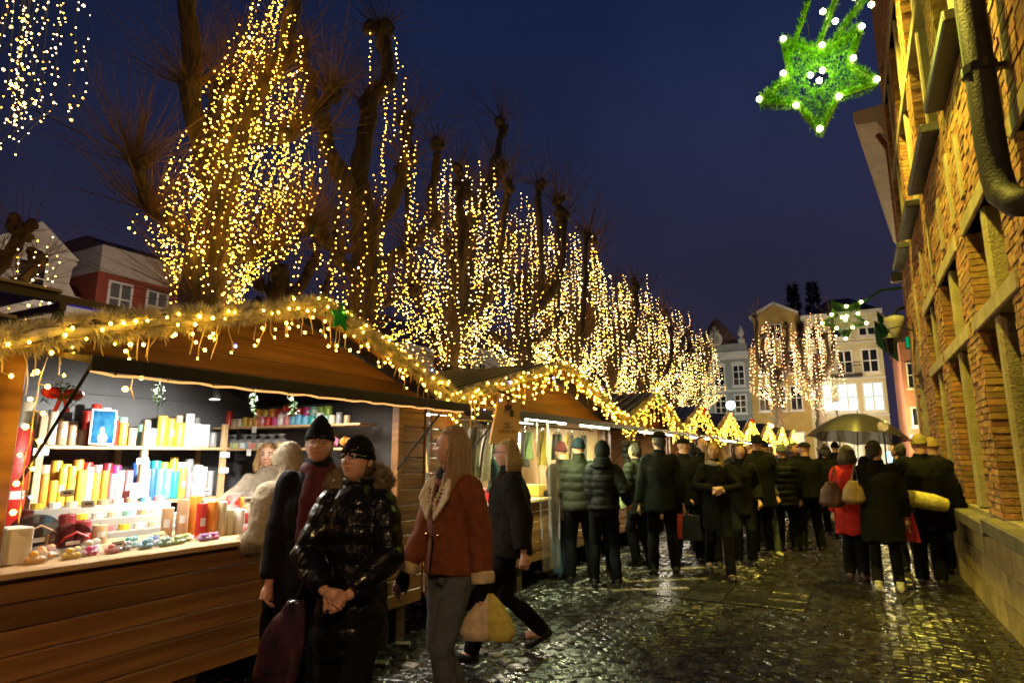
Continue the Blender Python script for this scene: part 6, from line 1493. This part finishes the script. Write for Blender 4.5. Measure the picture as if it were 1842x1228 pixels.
        if st == 'beanie': dome(.0, .145, .086, .108); m.tube([Mh @ Vector((.081 * math.cos(a), -.010 + .100 * math.sin(a), .030 + .014 * math.sin(a))) for a in np.linspace(0, 6.2832, 25)], .011, 8)
        elif st == 'pointed': dome(.02, .185, .086, .108, 1); m.tube([Mh @ Vector((.082 * math.cos(a), -.010 + .101 * math.sin(a), .032 + .012 * math.sin(a))) for a in np.linspace(0, 6.2832, 25)], .011, 8)
        elif st == 'cap': dome(.045, .135, .088, .108); m.ball(Mh @ Vector((0, .10, .05)), (.065, .06, .01), 14, 6, M=Mh.to_3x3())
        elif st == 'flat': dome(.05, .13, .10, .125); m.ball(Mh @ Vector((0, .09, .06)), (.07, .06, .014), 14, 6, M=Mh.to_3x3())
        elif st == 'hood':
            m.ball(Mh @ Vector((0, -.02, .012)), (.098, .118, .132), 20, 14, M=Mh.to_3x3()); m.ball(Mh @ Vector((0, -.075, -.03)), (.085, .085, .10), 16, 12, M=Mh.to_3x3()); m.tube([(0, ny - .05, 1.43), (0, ny - .05, 1.54)], [.135, .10], 16)
        me = remesh(m, .008 if detail else .011, 3); co = getco(me); nn = getno(me); relh = np.array([(Mh.inverted() @ Vector(p)) for p in co])
        if st == 'hood':
            fm = (relh[:, 1] > .03) & (np.abs(relh[:, 0]) < .07) & (np.abs(relh[:, 2] + .01) < .105); fwd = np.array(Mh.to_3x3() @ Vector((0, 1, 0))); co[fm] -= fwd * (relh[fm, 1] - .025)[:, None]
            co += nn * (.009 * snoise(co * [1, 1, .6], 36, 7) + .004 * snoise(co, 110, 3))[:, None]
        elif hat.get('rib', True):
            a = np.arctan2(relh[:, 0], relh[:, 1]); co += nn * (.0018 * np.sin(a * 40))[:, None]
        setco(me, co * k); child(me, 'hood' if st == 'hood' else ('cap' if st in ('cap', 'flat') else 'beanie'), cloth('hat_' + hat['name'], hat['c'], bs=150))
        if hat.get('badge'): MB().ball((Mh @ Vector((-.05, .088, .055))) * k, .006 * k, 8, 6).build('badge', M_chrome, root)
    if glasses:
        m = MB()
        for sg in (-1, 1): m.tube([(Mh @ Vector((sg * .031 + .023 * math.cos(a), .104 - .002 * math.cos(a * 2), .010 + .017 * math.sin(a)))) * k for a in np.linspace(0, 6.2832, 15)], .0016 * k, 5)
        m.tube([(Mh @ Vector((-.008, .107, .012))) * k, (Mh @ Vector((.008, .107, .012))) * k], .0016 * k, 5)
        for sg in (-1, 1): m.tube([(Mh @ Vector((sg * .054, .10, .014))) * k, (Mh @ Vector((sg * .077, .04, .014))) * k, (Mh @ Vector((sg * .079, -.01, .008))) * k], .0015 * k, 5)
        g_ = m.build('glasses', mat('spectacle_frame', (.03, .02, .02), rough=.25, metal=.5), root)
    root['_k'] = k
    info = dict(root=root, k=k, Mh=Mh, HL=HL, HR=HR, EL=EL, ER=ER, T=T, surf=surf, coat=ct, rz=rz, loc=Vector((x, y, z0)))
    return info
def wpt(P, p): return P['loc'] + Matrix.Rotation(P['rz'], 3, 'Z') @ (Vector(p) * P['k'])

CAMF = (.5, -.87)
# pointed beanie man in front
p1 = person('elderly man in pointed black beanie, glasses and long black coat behind the shiny puffer', -2.76, 2.72, (.62, -.78), 1.68, coat=dict(c=(.022, .02, .022), name='charcoal_wool', hem=.58, th=.035, collar=.055), legs=dict(c=(.02, .022, .03), name='dark', r=1.05), hat=dict(style='pointed', c=(.012, .012, .013), name='black_knit'), glasses=True, scarf=dict(c=(.09, .015, .025), name='burgundy'), pose='walk', headyaw=0, headtilt=-4, detail=True, skin=M_skinr, heavy=.9, handL=(-.24, .10, .80), handR=(.24, .05, .80), hair=dict(style='short', c=(.30, .28, .26), name='grey'), wide=1.04)
p2 = person('woman in black beanie and shiny black puffer jacket clasping her bare hands', -2.17, 2.40, (.42, -.91), 1.585, coat=dict(c=(.014, .014, .016), name='shiny_black', hem=.66, puff=.10, th=.042, rough=.33, gloss=.2, bs=45, flare=.01, spec=.5), legs=dict(c=(.012, .013, .018), name='black_jean', r=1.0), hat=dict(style='beanie', c=(.012, .012, .012), name='black_fine', badge=True), pose='walk', headyaw=-14, headtilt=-10, detail=True, female=True, handL=(-.06, .25, .98), handR=(.06, .26, 1.0), elbL=(-1, -.4, -.2), elbR=(1, -.4, -.2), dirL=(.8, .45, -.1), dirR=(-.8, .45, -.15), upL=(0, .8, .6), upR=(0, .8, .6), curl=.75, glasses=True, hair=dict(style='short', c=(.12, .09, .06), name='darkbrown'), wide=.96, heavy=.3)
# fur trimmed hood lying on her shoulders
P = p2; m = MB(); pts_ = []; nn = []
for a in np.linspace(-.3, math.pi + .3, 40):
    for q in np.linspace(0, 6.28, 10):
        c = np.array([.125 * math.cos(a), -.045 - .11 * math.sin(a), 1.50 + .055 * math.sin(a)]); nv = np.array([math.cos(q) * math.cos(a), -math.cos(q) * math.sin(a), math.sin(q)]); pts_.append((c + nv * .035) * P['k']); nn.append(nv)
m.tube([tuple(np.array([.125 * math.cos(a), -.045 - .11 * math.sin(a), 1.50 + .055 * math.sin(a)]) * P['k']) for a in np.linspace(-.3, math.pi + .3, 20)], .038 * P['k'], 10)
fuzz(m, pts_, nn, .045, .0016, 7000, jit=.35); m.build('fur_trim', mat('brown_fur', (.22, .16, .08), (.10, .07, .035), ns=12, rough=.8), P['root'])
p3 = person('young woman with long fair hair in a rust suede jacket with cream lapels, walking left', -2.05, 3.08, (-.28, -.96), 1.66, coat=dict(c=(.20, .055, .018), c2=(.14, .038, .014), name='rust_suede', hem=.90, th=.035, cuff=cloth('cream_shearling', (.62, .50, .30), bs=90), bs=120), legs=dict(c=(.10, .11, .13), name='grey_denim', r=.94), hair=dict(style='long', c=(.42, .29, .14), c2=(.26, .17, .08), name='fair'), scarf=dict(c=(.02, .02, .022), name='black', tail=False), headyaw=-44, headtilt=-3, detail=True, female=True, feet=[(-.09, .10, 0), (.09, -.18, .03)], handL=(-.26, -.02, .78), handR=(.24, .22, .80), wide=.98)
bagt_scale = .72
P = p3
for sg, yy in ((-1, 0), (1, 0)):
    m = MB(); zs_ = [(1.44, .075, .085), (1.34, .105, .16), (1.22, .05, .17), (1.28, .02, .175)]
    m.add([(sg * .045 * 1, .10, 1.46), (sg * .115, .115, 1.43), (sg * .135, .155, 1.33), (sg * .03, .175, 1.20), (sg * .012, .165, 1.30)], [(0, 1, 2, 3, 4)]); 
    V = [Vector(v) + Vector((0, .012, 0)) for v in m.v]; n0 = len(m.v); m.add(V, [(4, 3, 2, 1, 0)]); m.f += [(i, (i + 1) % 5, n0 + (i + 1) % 5, n0 + i) for i in range(5)]; m.m += [0] * 5
    m.v = [tuple(np.array(v) * P['k']) for v in m.v]; me = remesh(m, .006, 3); co = getco(me); co += getno(me) * (.004 * snoise(co, 160, 5) + .004)[:, None]; setco(me, co); me.materials.append(cloth('cream_shearling', (.62, .50, .30))); put('lapel', me, P['coat'])
for sg in (-1, 1): MB().ball(np.array([sg * .055, P['surf'](1.10, .008), 1.12]) * P['k'], .013, 10, 8).build('button', mat('brass', (.8, .5, .12), rough=.2, metal=1), P['coat'])
for H_ in (P['HR'], P['HL']): MB().ball(Vector(H_) * P['k'] + Vector((0, .01, -.04)), (.035, .045, .06), 12, 8).build('glove', cloth('black_glove', (.012, .012, .012)), P['root'], smooth=True)
hp_ = wpt(p3, p3['HL']); bagt = thing('carrier_bag', 'pale yellow and white fabric bag swinging from the hand of the woman in rust jacket', 'bag', (hp_.x + .03, hp_.y, hp_.z - .34), R(25))
for dx, c_, r_ in ((-.07, (.72, .58, .38), .9), (.08, (.66, .58, .12), .85)):
    m = MB(); m.rings([(dx, 0, 0, .10 * r_, .06), (dx * 1.05, 0, .05, .13 * r_, .08), (dx * .9, 0, .15, .10 * r_, .07), (dx * .5, 0, .24, .05, .035), (dx * .2, 0, .30, .02, .015)], 18); me = remesh(m, .009, 3); co = getco(me); co += getno(me) * (.010 * snoise(co, 34, 4))[:, None]; setco(me, co); me.materials.append(cloth('bag%d' % int(c_[2] * 100), c_)); put('bag_body', me, bagt)
MB().tube([(-.02, 0, .28), (0, 0, .36), (.02, 0, .28)], .008, 6).build('handle', cloth('black_glove', (.012,) * 3), bagt); bagt.scale = (.78, .78, .78); bagt.location.z += .07
p4 = person('older blond woman in glasses and dark knitted jacket, walking left behind the rust jacket', -2.42, 4.42, (-.80, -.60), 1.62, coat=dict(c=(.035, .028, .02), name='dark_brown_knit', hem=.80, th=.055, bs=70), legs=dict(c=(.014, .014, .016), name='black', r=1.0), hair=dict(style='bob', c=(.52, .38, .16), c2=(.36, .25, .10), name='blond'), glasses=True, headyaw=0, headtilt=-2, detail=True, female=True, feet=[(-.08, .33, 0), (.09, -.30, .10)], pose='walk', handL=(-.28, -.08, .80), handR=(.28, .14, .80), wide=1.12, heavy=.4)
p0 = person('customer in cream fleece hood leaning over the candle counter, back turned', -3.12, 2.92, (-.75, .1), 1.58, coat=dict(c=(.42, .36, .26), c2=(.30, .25, .17), name='cream_fleece', hem=.86, th=.06, bs=60), legs=dict(c=(.03, .03, .035), name='dark'), hat=dict(style='hood', c=(.40, .34, .24), name='cream_fleece_hood'), lean=.14, headtilt=-18, handL=(-.2, .36, 1.02), handR=(.2, .36, 1.02), feet=[(-.1, -.05, 0), (.1, -.1, 0)])
pv = person('vendor with fair hair and cream quilted jacket inside the candle stall, hand on hip', -4.62, 3.92, (.9, -.42), 1.60, coat=dict(c=(.22, .18, .13), name='cream_quilt', hem=.85, th=.03), detail=True, hair=dict(style='bob', c=(.34, .20, .07), c2=(.22, .12, .04), name='ginger'), headyaw=-25, show_eyes=True, handR=(.22, .10, 1.0), elbR=(1, -.2, 0), handL=(-.22, .1, 1.0), elbL=(-1, -.3, 0), female=True, z0=.0, legs=dict(c=(.05, .06, .07), name='slate'))
for P_ in (p0,):
    me = P_['coat'].data; co = getco(me); nn = getno(me); m = MB(); fuzz(m, co, nn, .012, .0012, 9000); stuff(m.build('fleece_pile', MATS['cloth_coat_cream_fleece'], P_['coat']))
    hd = [c for c in P_['root'].children if c.name.startswith('hood')][0]; me = hd.data; co = getco(me); nn = getno(me); m = MB(); fuzz(m, co, nn, .012, .0012, 4000); stuff(m.build('fleece_pile', MATS['cloth_coat_cream_fleece'], hd))
# patterned bag / folded umbrella on the arm of the puffer woman
hb_ = wpt(p2, (.30, .16, .84)); t = thing('handbag', 'crumpled dark maroon patterned bag hanging from the arm of the woman in puffer jacket', 'bag', (hb_.x, hb_.y, hb_.z - .33), R(10))
m = MB(); m.rings([(-.03, 0, 0, .05, .04), (-.02, 0, .08, .11, .06), (0, 0, .22, .12, .065), (.03, 0, .34, .08, .05), (.06, 0, .42, .035, .03)], 20); me = remesh(m, .008, 3); co = getco(me); co += getno(me) * (.014 * snoise(co * [1, 1, .35], 60, 4))[:, None]; setco(me, co); me.materials.append(mat('maroon_satin', (.07, .02, .035), (.015, .012, .014), ns=11, rough=.25, coat=.3)); put('bag_body', me, t)
MB().tube([(.06, 0, .4), (.09, .02, .5), (.12, .04, .58)], .012, 8).build('strap', cloth('black_glove', (.012,) * 3), t)
MB().tube([(.0, .07, .26), (.015, .075, .23)], .008, 8).build('clasp', mat('brass', (.8, .5, .12)), t)

# middle distance
G_ = 'shoppers standing at the stalls'
m1 = person('person in dark red hat and brown coat holding a paper bag beside the plastic sheet', -3.25, 7.35, (-.75, .5), 1.66, coat=dict(c=(.06, .035, .025), name='brown', hem=.72, th=.04), legs=dict(c=(.03, .06, .10), name='blue_jean'), hat=dict(style='beanie', c=(.10, .015, .015), name='red'), handR=(.25, .25, .95), headyaw=-10)
hp_ = wpt(m1, m1['HR']); tag(MB().bbox((-.10, -.05, -.30), (.10, .05, 0), .004).build('paper_bag', M_paper, None, loc=(hp_.x, hp_.y, hp_.z - .03), rot=(0, 0, R(40))), 'plain brown paper bag held by the shopper in dark red hat', 'bag')
m2 = person('man in olive puffer jacket and blue grey beanie seen from behind at the second stall', -3.0, 7.25, (-.45, .9), 1.70, coat=dict(c=(.055, .06, .03), name='olive_puff', hem=.86, puff=.11, th=.055, rough=.5, collar=.07), legs=dict(c=(.02, .025, .03), name='dark'), hat=dict(style='beanie', c=(.025, .05, .07), name='bluegrey'), handL=(-.2, .25, .95), handR=(.24, .2, .95), feet=[(-.13, 0, 0), (.16, .05, 0)])
m3 = person('person in black hooded padded jacket and slim black trousers seen from behind', -2.62, 7.05, (-.35, .93), 1.66, coat=dict(c=(.022, .024, .022), name='black_pad', hem=.93, puff=.09, th=.045, rough=.5), legs=dict(c=(.010, .010, .010), name='jetblack', r=.95), hat=dict(style='hood', c=(.022, .024, .022), name='black_hood'), handL=(-.12, .22, 1.08), handR=(.30, .10, 1.0), feet=[(-.13, 0, 0), (.14, .0, 0)], female=True)
m3b = person('shopper in dark jacket and jeans half hidden between the olive puffer and the hooded person', -2.98, 7.95, (-.6, .8), 1.62, coat=dict(c=(.05, .05, .045), name='drab', hem=.82), legs=dict(c=(.03, .045, .07), name='jean2'), hair=dict(style='short', c=(.25, .2, .14), name='sandy'))
m4 = person('close cropped man in olive padded parka looking at the display stand', -2.70, 8.70, (-.85, .45), 1.66, coat=dict(c=(.055, .065, .04), name='olive2', hem=.74, puff=.10, th=.045, rough=.5), legs=dict(c=(.03, .035, .04), name='slate2'), hair=dict(style='short', c=(.05, .035, .02), name='cropped'), handL=(-.22, .25, 1.0), handR=(.22, .3, .98))
m5 = person('tall man in black coat and flat cap with hands hanging, back turned in the crowd', -2.26, 8.20, (-.3, .95), 1.80, coat=dict(c=(.02, .021, .02), name='black_wool', hem=.76, th=.045), legs=dict(c=(.012, .012, .014), name='black2', r=1.), hat=dict(style='flat', c=(.02, .02, .018), name='blackcap', rib=False), headyaw=30, handL=(-.28, .02, .80), handR=(.28, .02, .80), hair=dict(style='short', c=(.06, .05, .04), name='dark'), feet=[(-.12, 0, 0), (.15, .12, 0)])
m5b = person('stout man in black jacket just right of the tall flat cap man', -2.18, 9.2, (-.1, 1), 1.74, coat=dict(c=(.018, .018, .017), name='jet', hem=.80, th=.06), legs=dict(c=(.012, .012, .014), name='black2'), hat=dict(style='cap', c=(.03, .03, .025), name='darkcap', rib=False), headyaw=-50, wide=1.12, feet=[(-.16, 0, 0), (.16, .1, 0)])
m6 = person('dark haired young man in long charcoal coat looking down behind the fair girl', -1.95, 9.35, (.35, -.92), 1.76, coat=dict(c=(.035, .035, .033), name='charcoal', hem=.62, th=.035), legs=dict(c=(.012, .012, .014), name='black2'), hair=dict(style='short', c=(.03, .022, .015), name='black'), headtilt=-22, headyaw=30, show_eyes=True, pose='walk', detail=False)
m7 = person('young woman with long fair hair in black coat, hands held together, walking towards the viewer', -1.62, 8.45, (.35, -.93), 1.66, coat=dict(c=(.02, .02, .018), name='black_coat', hem=.60, th=.03), legs=dict(c=(.02, .02, .02), name='black3', r=.95), hair=dict(style='long', c=(.42, .28, .11), c2=(.28, .17, .06), name='goldfair'), scarf=dict(c=(.35, .30, .22), name='beige', tail=False), detail=True, female=True, pose='walk', headyaw=-14, handL=(-.05, .22, 1.12), handR=(.05, .22, 1.14), elbL=(-1, -.4, -.2), elbR=(1, -.4, -.2), dirL=(.9, .3, 0), dirR=(-.9, .3, 0), upL=(0, .8, .6), upR=(0, .8, .6), curl=.6)
hp_ = wpt(m6, m6['HL']); 
for i, (dx, c_, nm, lb) in enumerate(((.0, (.02, .02, .02), 'black', 'black glossy shopping bag carried at knee height by the man in long charcoal coat'), (-.12, (.55, .05, .03), 'redbag', 'narrow red shopping bag hanging behind the black glossy bag'))):
    t = thing('shopping_bag', lb, 'bag', (-2.08 + dx, 9.05 + .1 * i, .34)); m = MB(); m.prism([(-.14, 0), (.14, 0), (.11, .34), (-.11, .34)], -.05, .05, 'y'); me = remesh(m, .012, 2); co = getco(me); co += getno(me) * (.008 * snoise(co, 40, 3))[:, None]; setco(me, co); me.materials.append(mat('bagskin_' + nm, c_, rough=.25)); put('bag_body', me, t); MB().tube([(-.06, 0, .33), (0, 0, .46), (.06, 0, .33)], .006, 6).build('handle', M_blackm, t)
m8 = person('woman in dark parka with dark bob just right of the fair haired girl', -1.46, 9.5, (.25, -.97), 1.66, coat=dict(c=(.03, .028, .025), name='dark_parka', hem=.7, th=.05), legs=dict(c=(.05, .055, .05), name='greyleg'), hair=dict(style='bob', c=(.05, .03, .02), name='darkbob'), female=True)
m9 = person('flushed faced woman peering between dark coats in the middle of the crowd', -1.62, 11.6, (.5, -.86), 1.64, coat=dict(c=(.05, .03, .03), name='plum', hem=.7), hair=dict(style='bob', c=(.25, .12, .05), name='auburn'), scarf=dict(c=(.45, .15, .12), name='salmon', tail=False), show_eyes=True, female=True, skin=M_skinr, legs=dict(c=(.03, .03, .03), name='b4'))
m10 = person('person in checked dark coat with light sneakers in the middle of the crowd', -1.38, 10.7, (.55, -.83), 1.62, coat=dict(c=(.10, .08, .06), c2=(.02, .02, .02), name='checked', hem=.72), legs=dict(c=(.08, .10, .12), name='wash_jean'), shoes=dict(c=(.5, .48, .4), name='cream'), hair=dict(style='short', c=(.08, .05, .03), name='brown2'), pose='walk')
m11 = person('tall person in dark parka and black bobble beanie with mitten, seen from behind', -1.33, 10.4, (-.2, .97), 1.80, coat=dict(c=(.025, .03, .025), name='bottle', hem=.70, th=.05), hat=dict(style='beanie', c=(.02, .022, .03), name='nightblue'), legs=dict(c=(.015, .015, .017), name='b5'), shoes=dict(c=(.25, .24, .2), name='stone'), pose='stand', feet=[(-.12, 0, 0), (.1, .1, 0)])
m12 = person('person in black padded jacket and grey knitted beanie, back to the viewer', -1.06, 11.1, (0, 1), 1.66, coat=dict(c=(.018, .02, .02), name='black_padded2', hem=.74, puff=.1, th=.05, rough=.45), hat=dict(style='beanie', c=(.16, .19, .15), name='grey_green'), legs=dict(c=(.012, .012, .013), name='b5'))
m13 = person('man in dark cap and wide black trousers standing beside the umbrella', -.72, 11.3, (-.25, .97), 1.70, coat=dict(c=(.02, .02, .019), name='black_short', hem=.84, th=.045), legs=dict(c=(.014, .014, .014), name='wide', r=1.12), hat=dict(style='cap', c=(.05, .045, .04), name='felt', rib=False), headyaw=55, feet=[(-.14, 0, 0), (.15, .04, 0)])
m14 = person('ruddy bareheaded man facing the dark capped man near the umbrella', -1.02, 12.2, (.9, -.3), 1.70, coat=dict(c=(.03, .03, .03), name='black_n', hem=.8), hair=dict(style='short', c=(.10, .07, .04), name='brown3'), skin=M_skinr, show_eyes=True)
m15 = person('person in black behind the stout man, only head and shoulders showing', -2.3, 10.5, (-.6, .8), 1.68, coat=dict(c=(.025, .025, .025), name='black_n', hem=.8), hat=dict(style='hood', c=(.03, .03, .028), name='darkhood'))
# umbrella group
u1 = person('woman in long black coat and white sneakers holding the umbrella, back turned', .20, 8.42, (-.05, 1), 1.66, coat=dict(c=(.015, .015, .014), name='jetlong', hem=.56, th=.05, flare=.03), legs=dict(c=(.045, .042, .036), name='taupe_legging', r=.92), shoes=dict(c=(.75, .72, .5), name='white_sneaker'), hair=dict(style='short', c=(.04, .03, .02), name='dark4'), handL=(-.16, .20, 1.18), handR=(.26, .1, .85), female=True, wide=1.1)
u2 = person('woman in bright red coat with brown shoulder bags, left under the umbrella', -.10, 9.05, (.15, 1), 1.62, coat=dict(c=(.50, .02, .02), c2=(.40, .015, .015), name='bright_red', hem=.58, th=.045, flare=.03), legs=dict(c=(.015, .015, .015), name='b5'), shoes=dict(c=(.10, .05, .04), name='brownshoe'), hair=dict(style='bob', c=(.06, .04, .03), name='dark5'), female=True)
def shoulder_bag(label, p, c, nm, strap_to, s=1.):
    t = thing('shoulder_bag', label, 'bag', p); m = MB(); m.rings([(0, 0, 0, .10 * s, .06 * s), (0, 0, .05 * s, .15 * s, .08 * s), (0, 0, .2 * s, .12 * s, .07 * s), (0, 0, .3 * s, .05 * s, .04 * s)], 18); me = remesh(m, .01, 3); co = getco(me); co += getno(me) * (.008 * snoise(co * [1, 1, .5], 40, 3))[:, None]; setco(me, co); me.materials.append(mat('bagleather_' + nm, c, rough=.4, bump=.2)); put('bag_body', me, t)
    q = Vector(strap_to) - Vector(p)
    for sg in (-1, 1): MB().tube([(sg * .05, 0, .27 * s), (q.x * .6 + sg * .03, q.y * .5, q.z * .6), (q.x, q.y, q.z)], .008, 6).build('strap', M_chrome if sg > 0 else mat('bagleather_' + nm, c), t)
    return t
shoulder_bag('large brown leather shoulder bag on the left side of the red coat', (-.30, 8.78, .87), (.12, .05, .03), 'brown', (-.25, 8.95, 1.36))
shoulder_bag('tan pouch shaped bag with metal chain between red coat and black coat', (-.06, 8.30, .95), (.22, .14, .06), 'tan', (-.02, 8.35, 1.40), .85)
u3 = person('man in grey patterned jacket with backpack looking at a glowing phone by the wall', .52, 10.0, (-.3, .95), 1.66, coat=dict(c=(.07, .06, .05), c2=(.03, .025, .02), name='patterned', hem=.78), hair=dict(style='short', c=(.02, .015, .01), name='black'), headyaw=35, headtilt=-15, handL=(-.02, .32, 1.28), handR=(.1, .3, 1.25))
ph_ = wpt(u3, (.16, .40, 1.42)); t = thing('phone', 'glowing phone held up beside the two pale beanies', 'phone', (.42, 10.25, 1.47), R(-15)); MB().bbox((-.04, -.004, -.08), (.04, .004, .08), .003).build('case', M_blackm, t); MB().bbox((-.036, -.006, -.075), (.036, -.0045, .075), .001).build('screen', emis('phone_screen', (.35, .8, 1), 4), t)
u4 = person('broad person in voluminous black coat and olive beanie beside the brick wall', .68, 9.0, (.02, 1), 1.74, coat=dict(c=(.012, .012, .012), name='jet_big', hem=.66, th=.075, flare=.02), legs=dict(c=(.012, .012, .012), name='b6', r=1.1), hat=dict(style='beanie', c=(.30, .24, .10), name='olive_beanie'), wide=1.15, handR=(.34, .0, .82))
u5 = person('person in mustard beanie just beyond the broad black coat against the brick wall', .90, 10.0, (-.1, 1), 1.72, coat=dict(c=(.015, .015, .015), name='jet2', hem=.8), hat=dict(style='beanie', c=(.33, .22, .08), name='mustard'))
t = thing('belt_bag', 'yellow quilted fur muff bag slung across the hips of the broad black coat', 'bag', (.66, 8.74, .98), R(0))
m = MB(); m.tube([(-.21, -.0, .045), (-.1, -.035, .02), (.08, -.035, -.015), (.2, 0, -.045)], [.075, .095, .095, .075], 16); me = remesh(m, .009, 3); co = getco(me); co += getno(me) * (.004 * snoise(co, 90, 3))[:, None]; setco(me, co); me.materials.append(cloth('yellow_fleece', (.50, .42, .12), bs=60)); put('bag_body', me, t)
MB().tube([(-.2, 0, .08), (-.26, .12, .25), (-.2, .22, .5)], .01, 6).build('strap', M_blackm, t)
for i, (px_, py_, c_, lb) in enumerate(((.47, 8.75, (.45, .02, .03), 'glossy red gift bag with gold print hanging between the black coats'),)):
    t = thing('gift_bag', lb, 'bag', (px_, py_, .52)); MB().prism([(-.12, 0), (.10, 0), (.05, .32), (-.05, .32)], -.05, .05, 'y').build('bag_body', mat('red_gloss', c_, (.3, .01, .02), rough=.2), t)
    MB().tube([(-.04, 0, .31), (0, 0, .42), (.04, 0, .31)], .005, 6).build('handle', mat('red_gloss', c_), t); m = MB()
    for q in range(6): m.ball((rng.uniform(-.05, .04), -.051, rng.uniform(.05, .18)), (.012, .003, .015), 6, 4)
    m.build('gold_print', mat('brass', (.8, .5, .12)), t)
# umbrella
um = thing('umbrella', 'open grey brown umbrella dripping over the black coat and red coat', 'umbrella', (.0, 8.45, 1.16), 0)
um.rotation_euler = (R(-7), R(4), 0)
m = MB(); V = []; NR = 8; SUB = 6; RG = 9; Rr = .56
for j in range(RG + 1):
    f = j / RG
    for q in range(NR * SUB):
        a = 2 * math.pi * q / (NR * SUB); w_ = (q % SUB) / SUB; sc = 1 - .10 * math.sin(math.pi * w_) * f; r = Rr * f * sc; V.append((r * math.cos(a), r * math.sin(a), .83 - .30 * f ** 1.9 - .02 * math.sin(math.pi * w_) * f * (1 - f) * 2 + .018 * math.sin(math.pi * w_) * f))
n = NR * SUB
m.add(V, [(j * n + q, j * n + (q + 1) % n, (j + 1) * n + (q + 1) % n, (j + 1) * n + q) for j in range(RG) for q in range(n)])
mu_ = mat('umbrella_nylon', (.024, .019, .026), (.016, .013, .018), ns=3, rough=.4, spec=.3); mu_.node_tree.nodes['Principled BSDF'].inputs['Alpha'].default_value = .88
m.build('canopy', mu_, um, smooth=True)
for q in range(NR):
    a = 2 * math.pi * q / NR; MB().tube([(Rr * f * math.cos(a), Rr * f * math.sin(a), .825 - .30 * f ** 1.9) for f in np.linspace(0, 1.02, 9)], .004, 5).build('rib', M_blackm, um)
MB().tube([(0, 0, -.0), (0, 0, .88)], .007, 8).build('shaft', M_chrome, um); MB().tube([(0, 0, -.1), (0, 0, .02)], .015, 8).build('handle', M_blackm, um)
# far crowd: a few figure types, copied with their garments
CR = 'people in the crowd further down the street'
protos = []
for i, (cc, hh, hr_, lg, lb) in enumerate((((.025, .025, .028), dict(style='beanie', c=(.03, .03, .05), name='fb0'), None, (.02, .02, .03), 'a'), ((.05, .04, .035), None, dict(style='short', c=(.08, .05, .03), name='fh1'), (.04, .05, .07), 'b'), ((.03, .035, .03), dict(style='hood', c=(.03, .035, .03), name='fb2'), None, (.02, .02, .02), 'c'), ((.09, .03, .03), None, dict(style='bob', c=(.20, .12, .05), name='fh3'), (.03, .03, .03), 'd'), ((.02, .02, .02), dict(style='cap', c=(.05, .04, .03), name='fb4', rib=False), dict(style='short', c=(.05, .04, .03), name='fh4'), (.02, .02, .02), 'e'))):
    protos.append((cc, hh, hr_, lg))
spots = [(-2.9, 12.2, 0, 'in dark coat and night blue beanie near the third stall'), (-2.5, 12.9, 1, 'bareheaded in brown coat before the third stall'), (-2.0, 12.6, 2, 'with dark green hood up in the middle of the crowd'), (-2.75, 14.4, 4, 'in black coat and cap before the fourth stall'), (-2.2, 14.0, 3, 'with auburn bob and maroon coat left of centre'), (-1.6, 13.6, 0, 'in dark coat and beanie in the centre of the street'),
         (-1.1, 14.2, 1, 'bareheaded in brown coat in the centre of the street'), (-.5, 13.4, 4, 'in cap beside the umbrella, half hidden'), (-2.6, 16.6, 2, 'in green hood before the fifth stall'), (-1.9, 16.0, 1, 'bareheaded in brown left of the street centre'), (-1.2, 16.8, 3, 'with auburn bob far down the street'), (-.4, 16.2, 0, 'in beanie right of the street centre'), (-2.5, 19.5, 4, 'in cap before the fifth stall'), (-1.7, 19, 3, 'with auburn bob beside the far stalls'), (-.8, 19.6, 2, 'in hood far down the street'), (-2.3, 23, 0, 'in beanie near the sixth stall'), (-1.4, 22.5, 4, 'in cap near the sixth stall'), (-.3, 22, 1, 'bareheaded near the street end'), (-1.9, 27, 2, 'in hood at the seventh stall'), (-.9, 27.5, 3, 'with auburn bob at the street end'), (.5, 26, 0, 'in beanie by the right wall far away'), (.3, 18.2, 4, 'in cap by the right wall beyond the umbrella')]
base = {}
for i, (px_, py_, k_, lb) in enumerate(spots):
    face = (rng.normal(0, .6), rng.choice((-1, 1)))
    L_ = math.hypot(*face); face = (face[0] / L_, face[1] / L_)
    if k_ not in base:
        cc, hh, hr_, lg = protos[k_]; pr = person('distant person ' + lb, px_, py_, face, 1.70, coat=dict(c=cc, name='far%d' % k_, hem=.75, th=.045), legs=dict(c=lg, name='farl%d' % k_), hat=hh, hair=hr_, group=CR, vox=.018, show_eyes=False, pose='stand' if k_ % 2 else 'walk'); base[k_] = pr['root']
    else:
        c = copy_tree(base[k_]); c.location = (px_, py_, 0); c.rotation_euler = (0, 0, math.atan2(-face[0], face[1])); s_ = rng.uniform(.95, 1.05); c.scale = (s_, s_, s_); c['label'] = 'distant person ' + lb; c['group'] = CR
for o in bpy.data.objects:
    if '_k' in o: del o['_k']
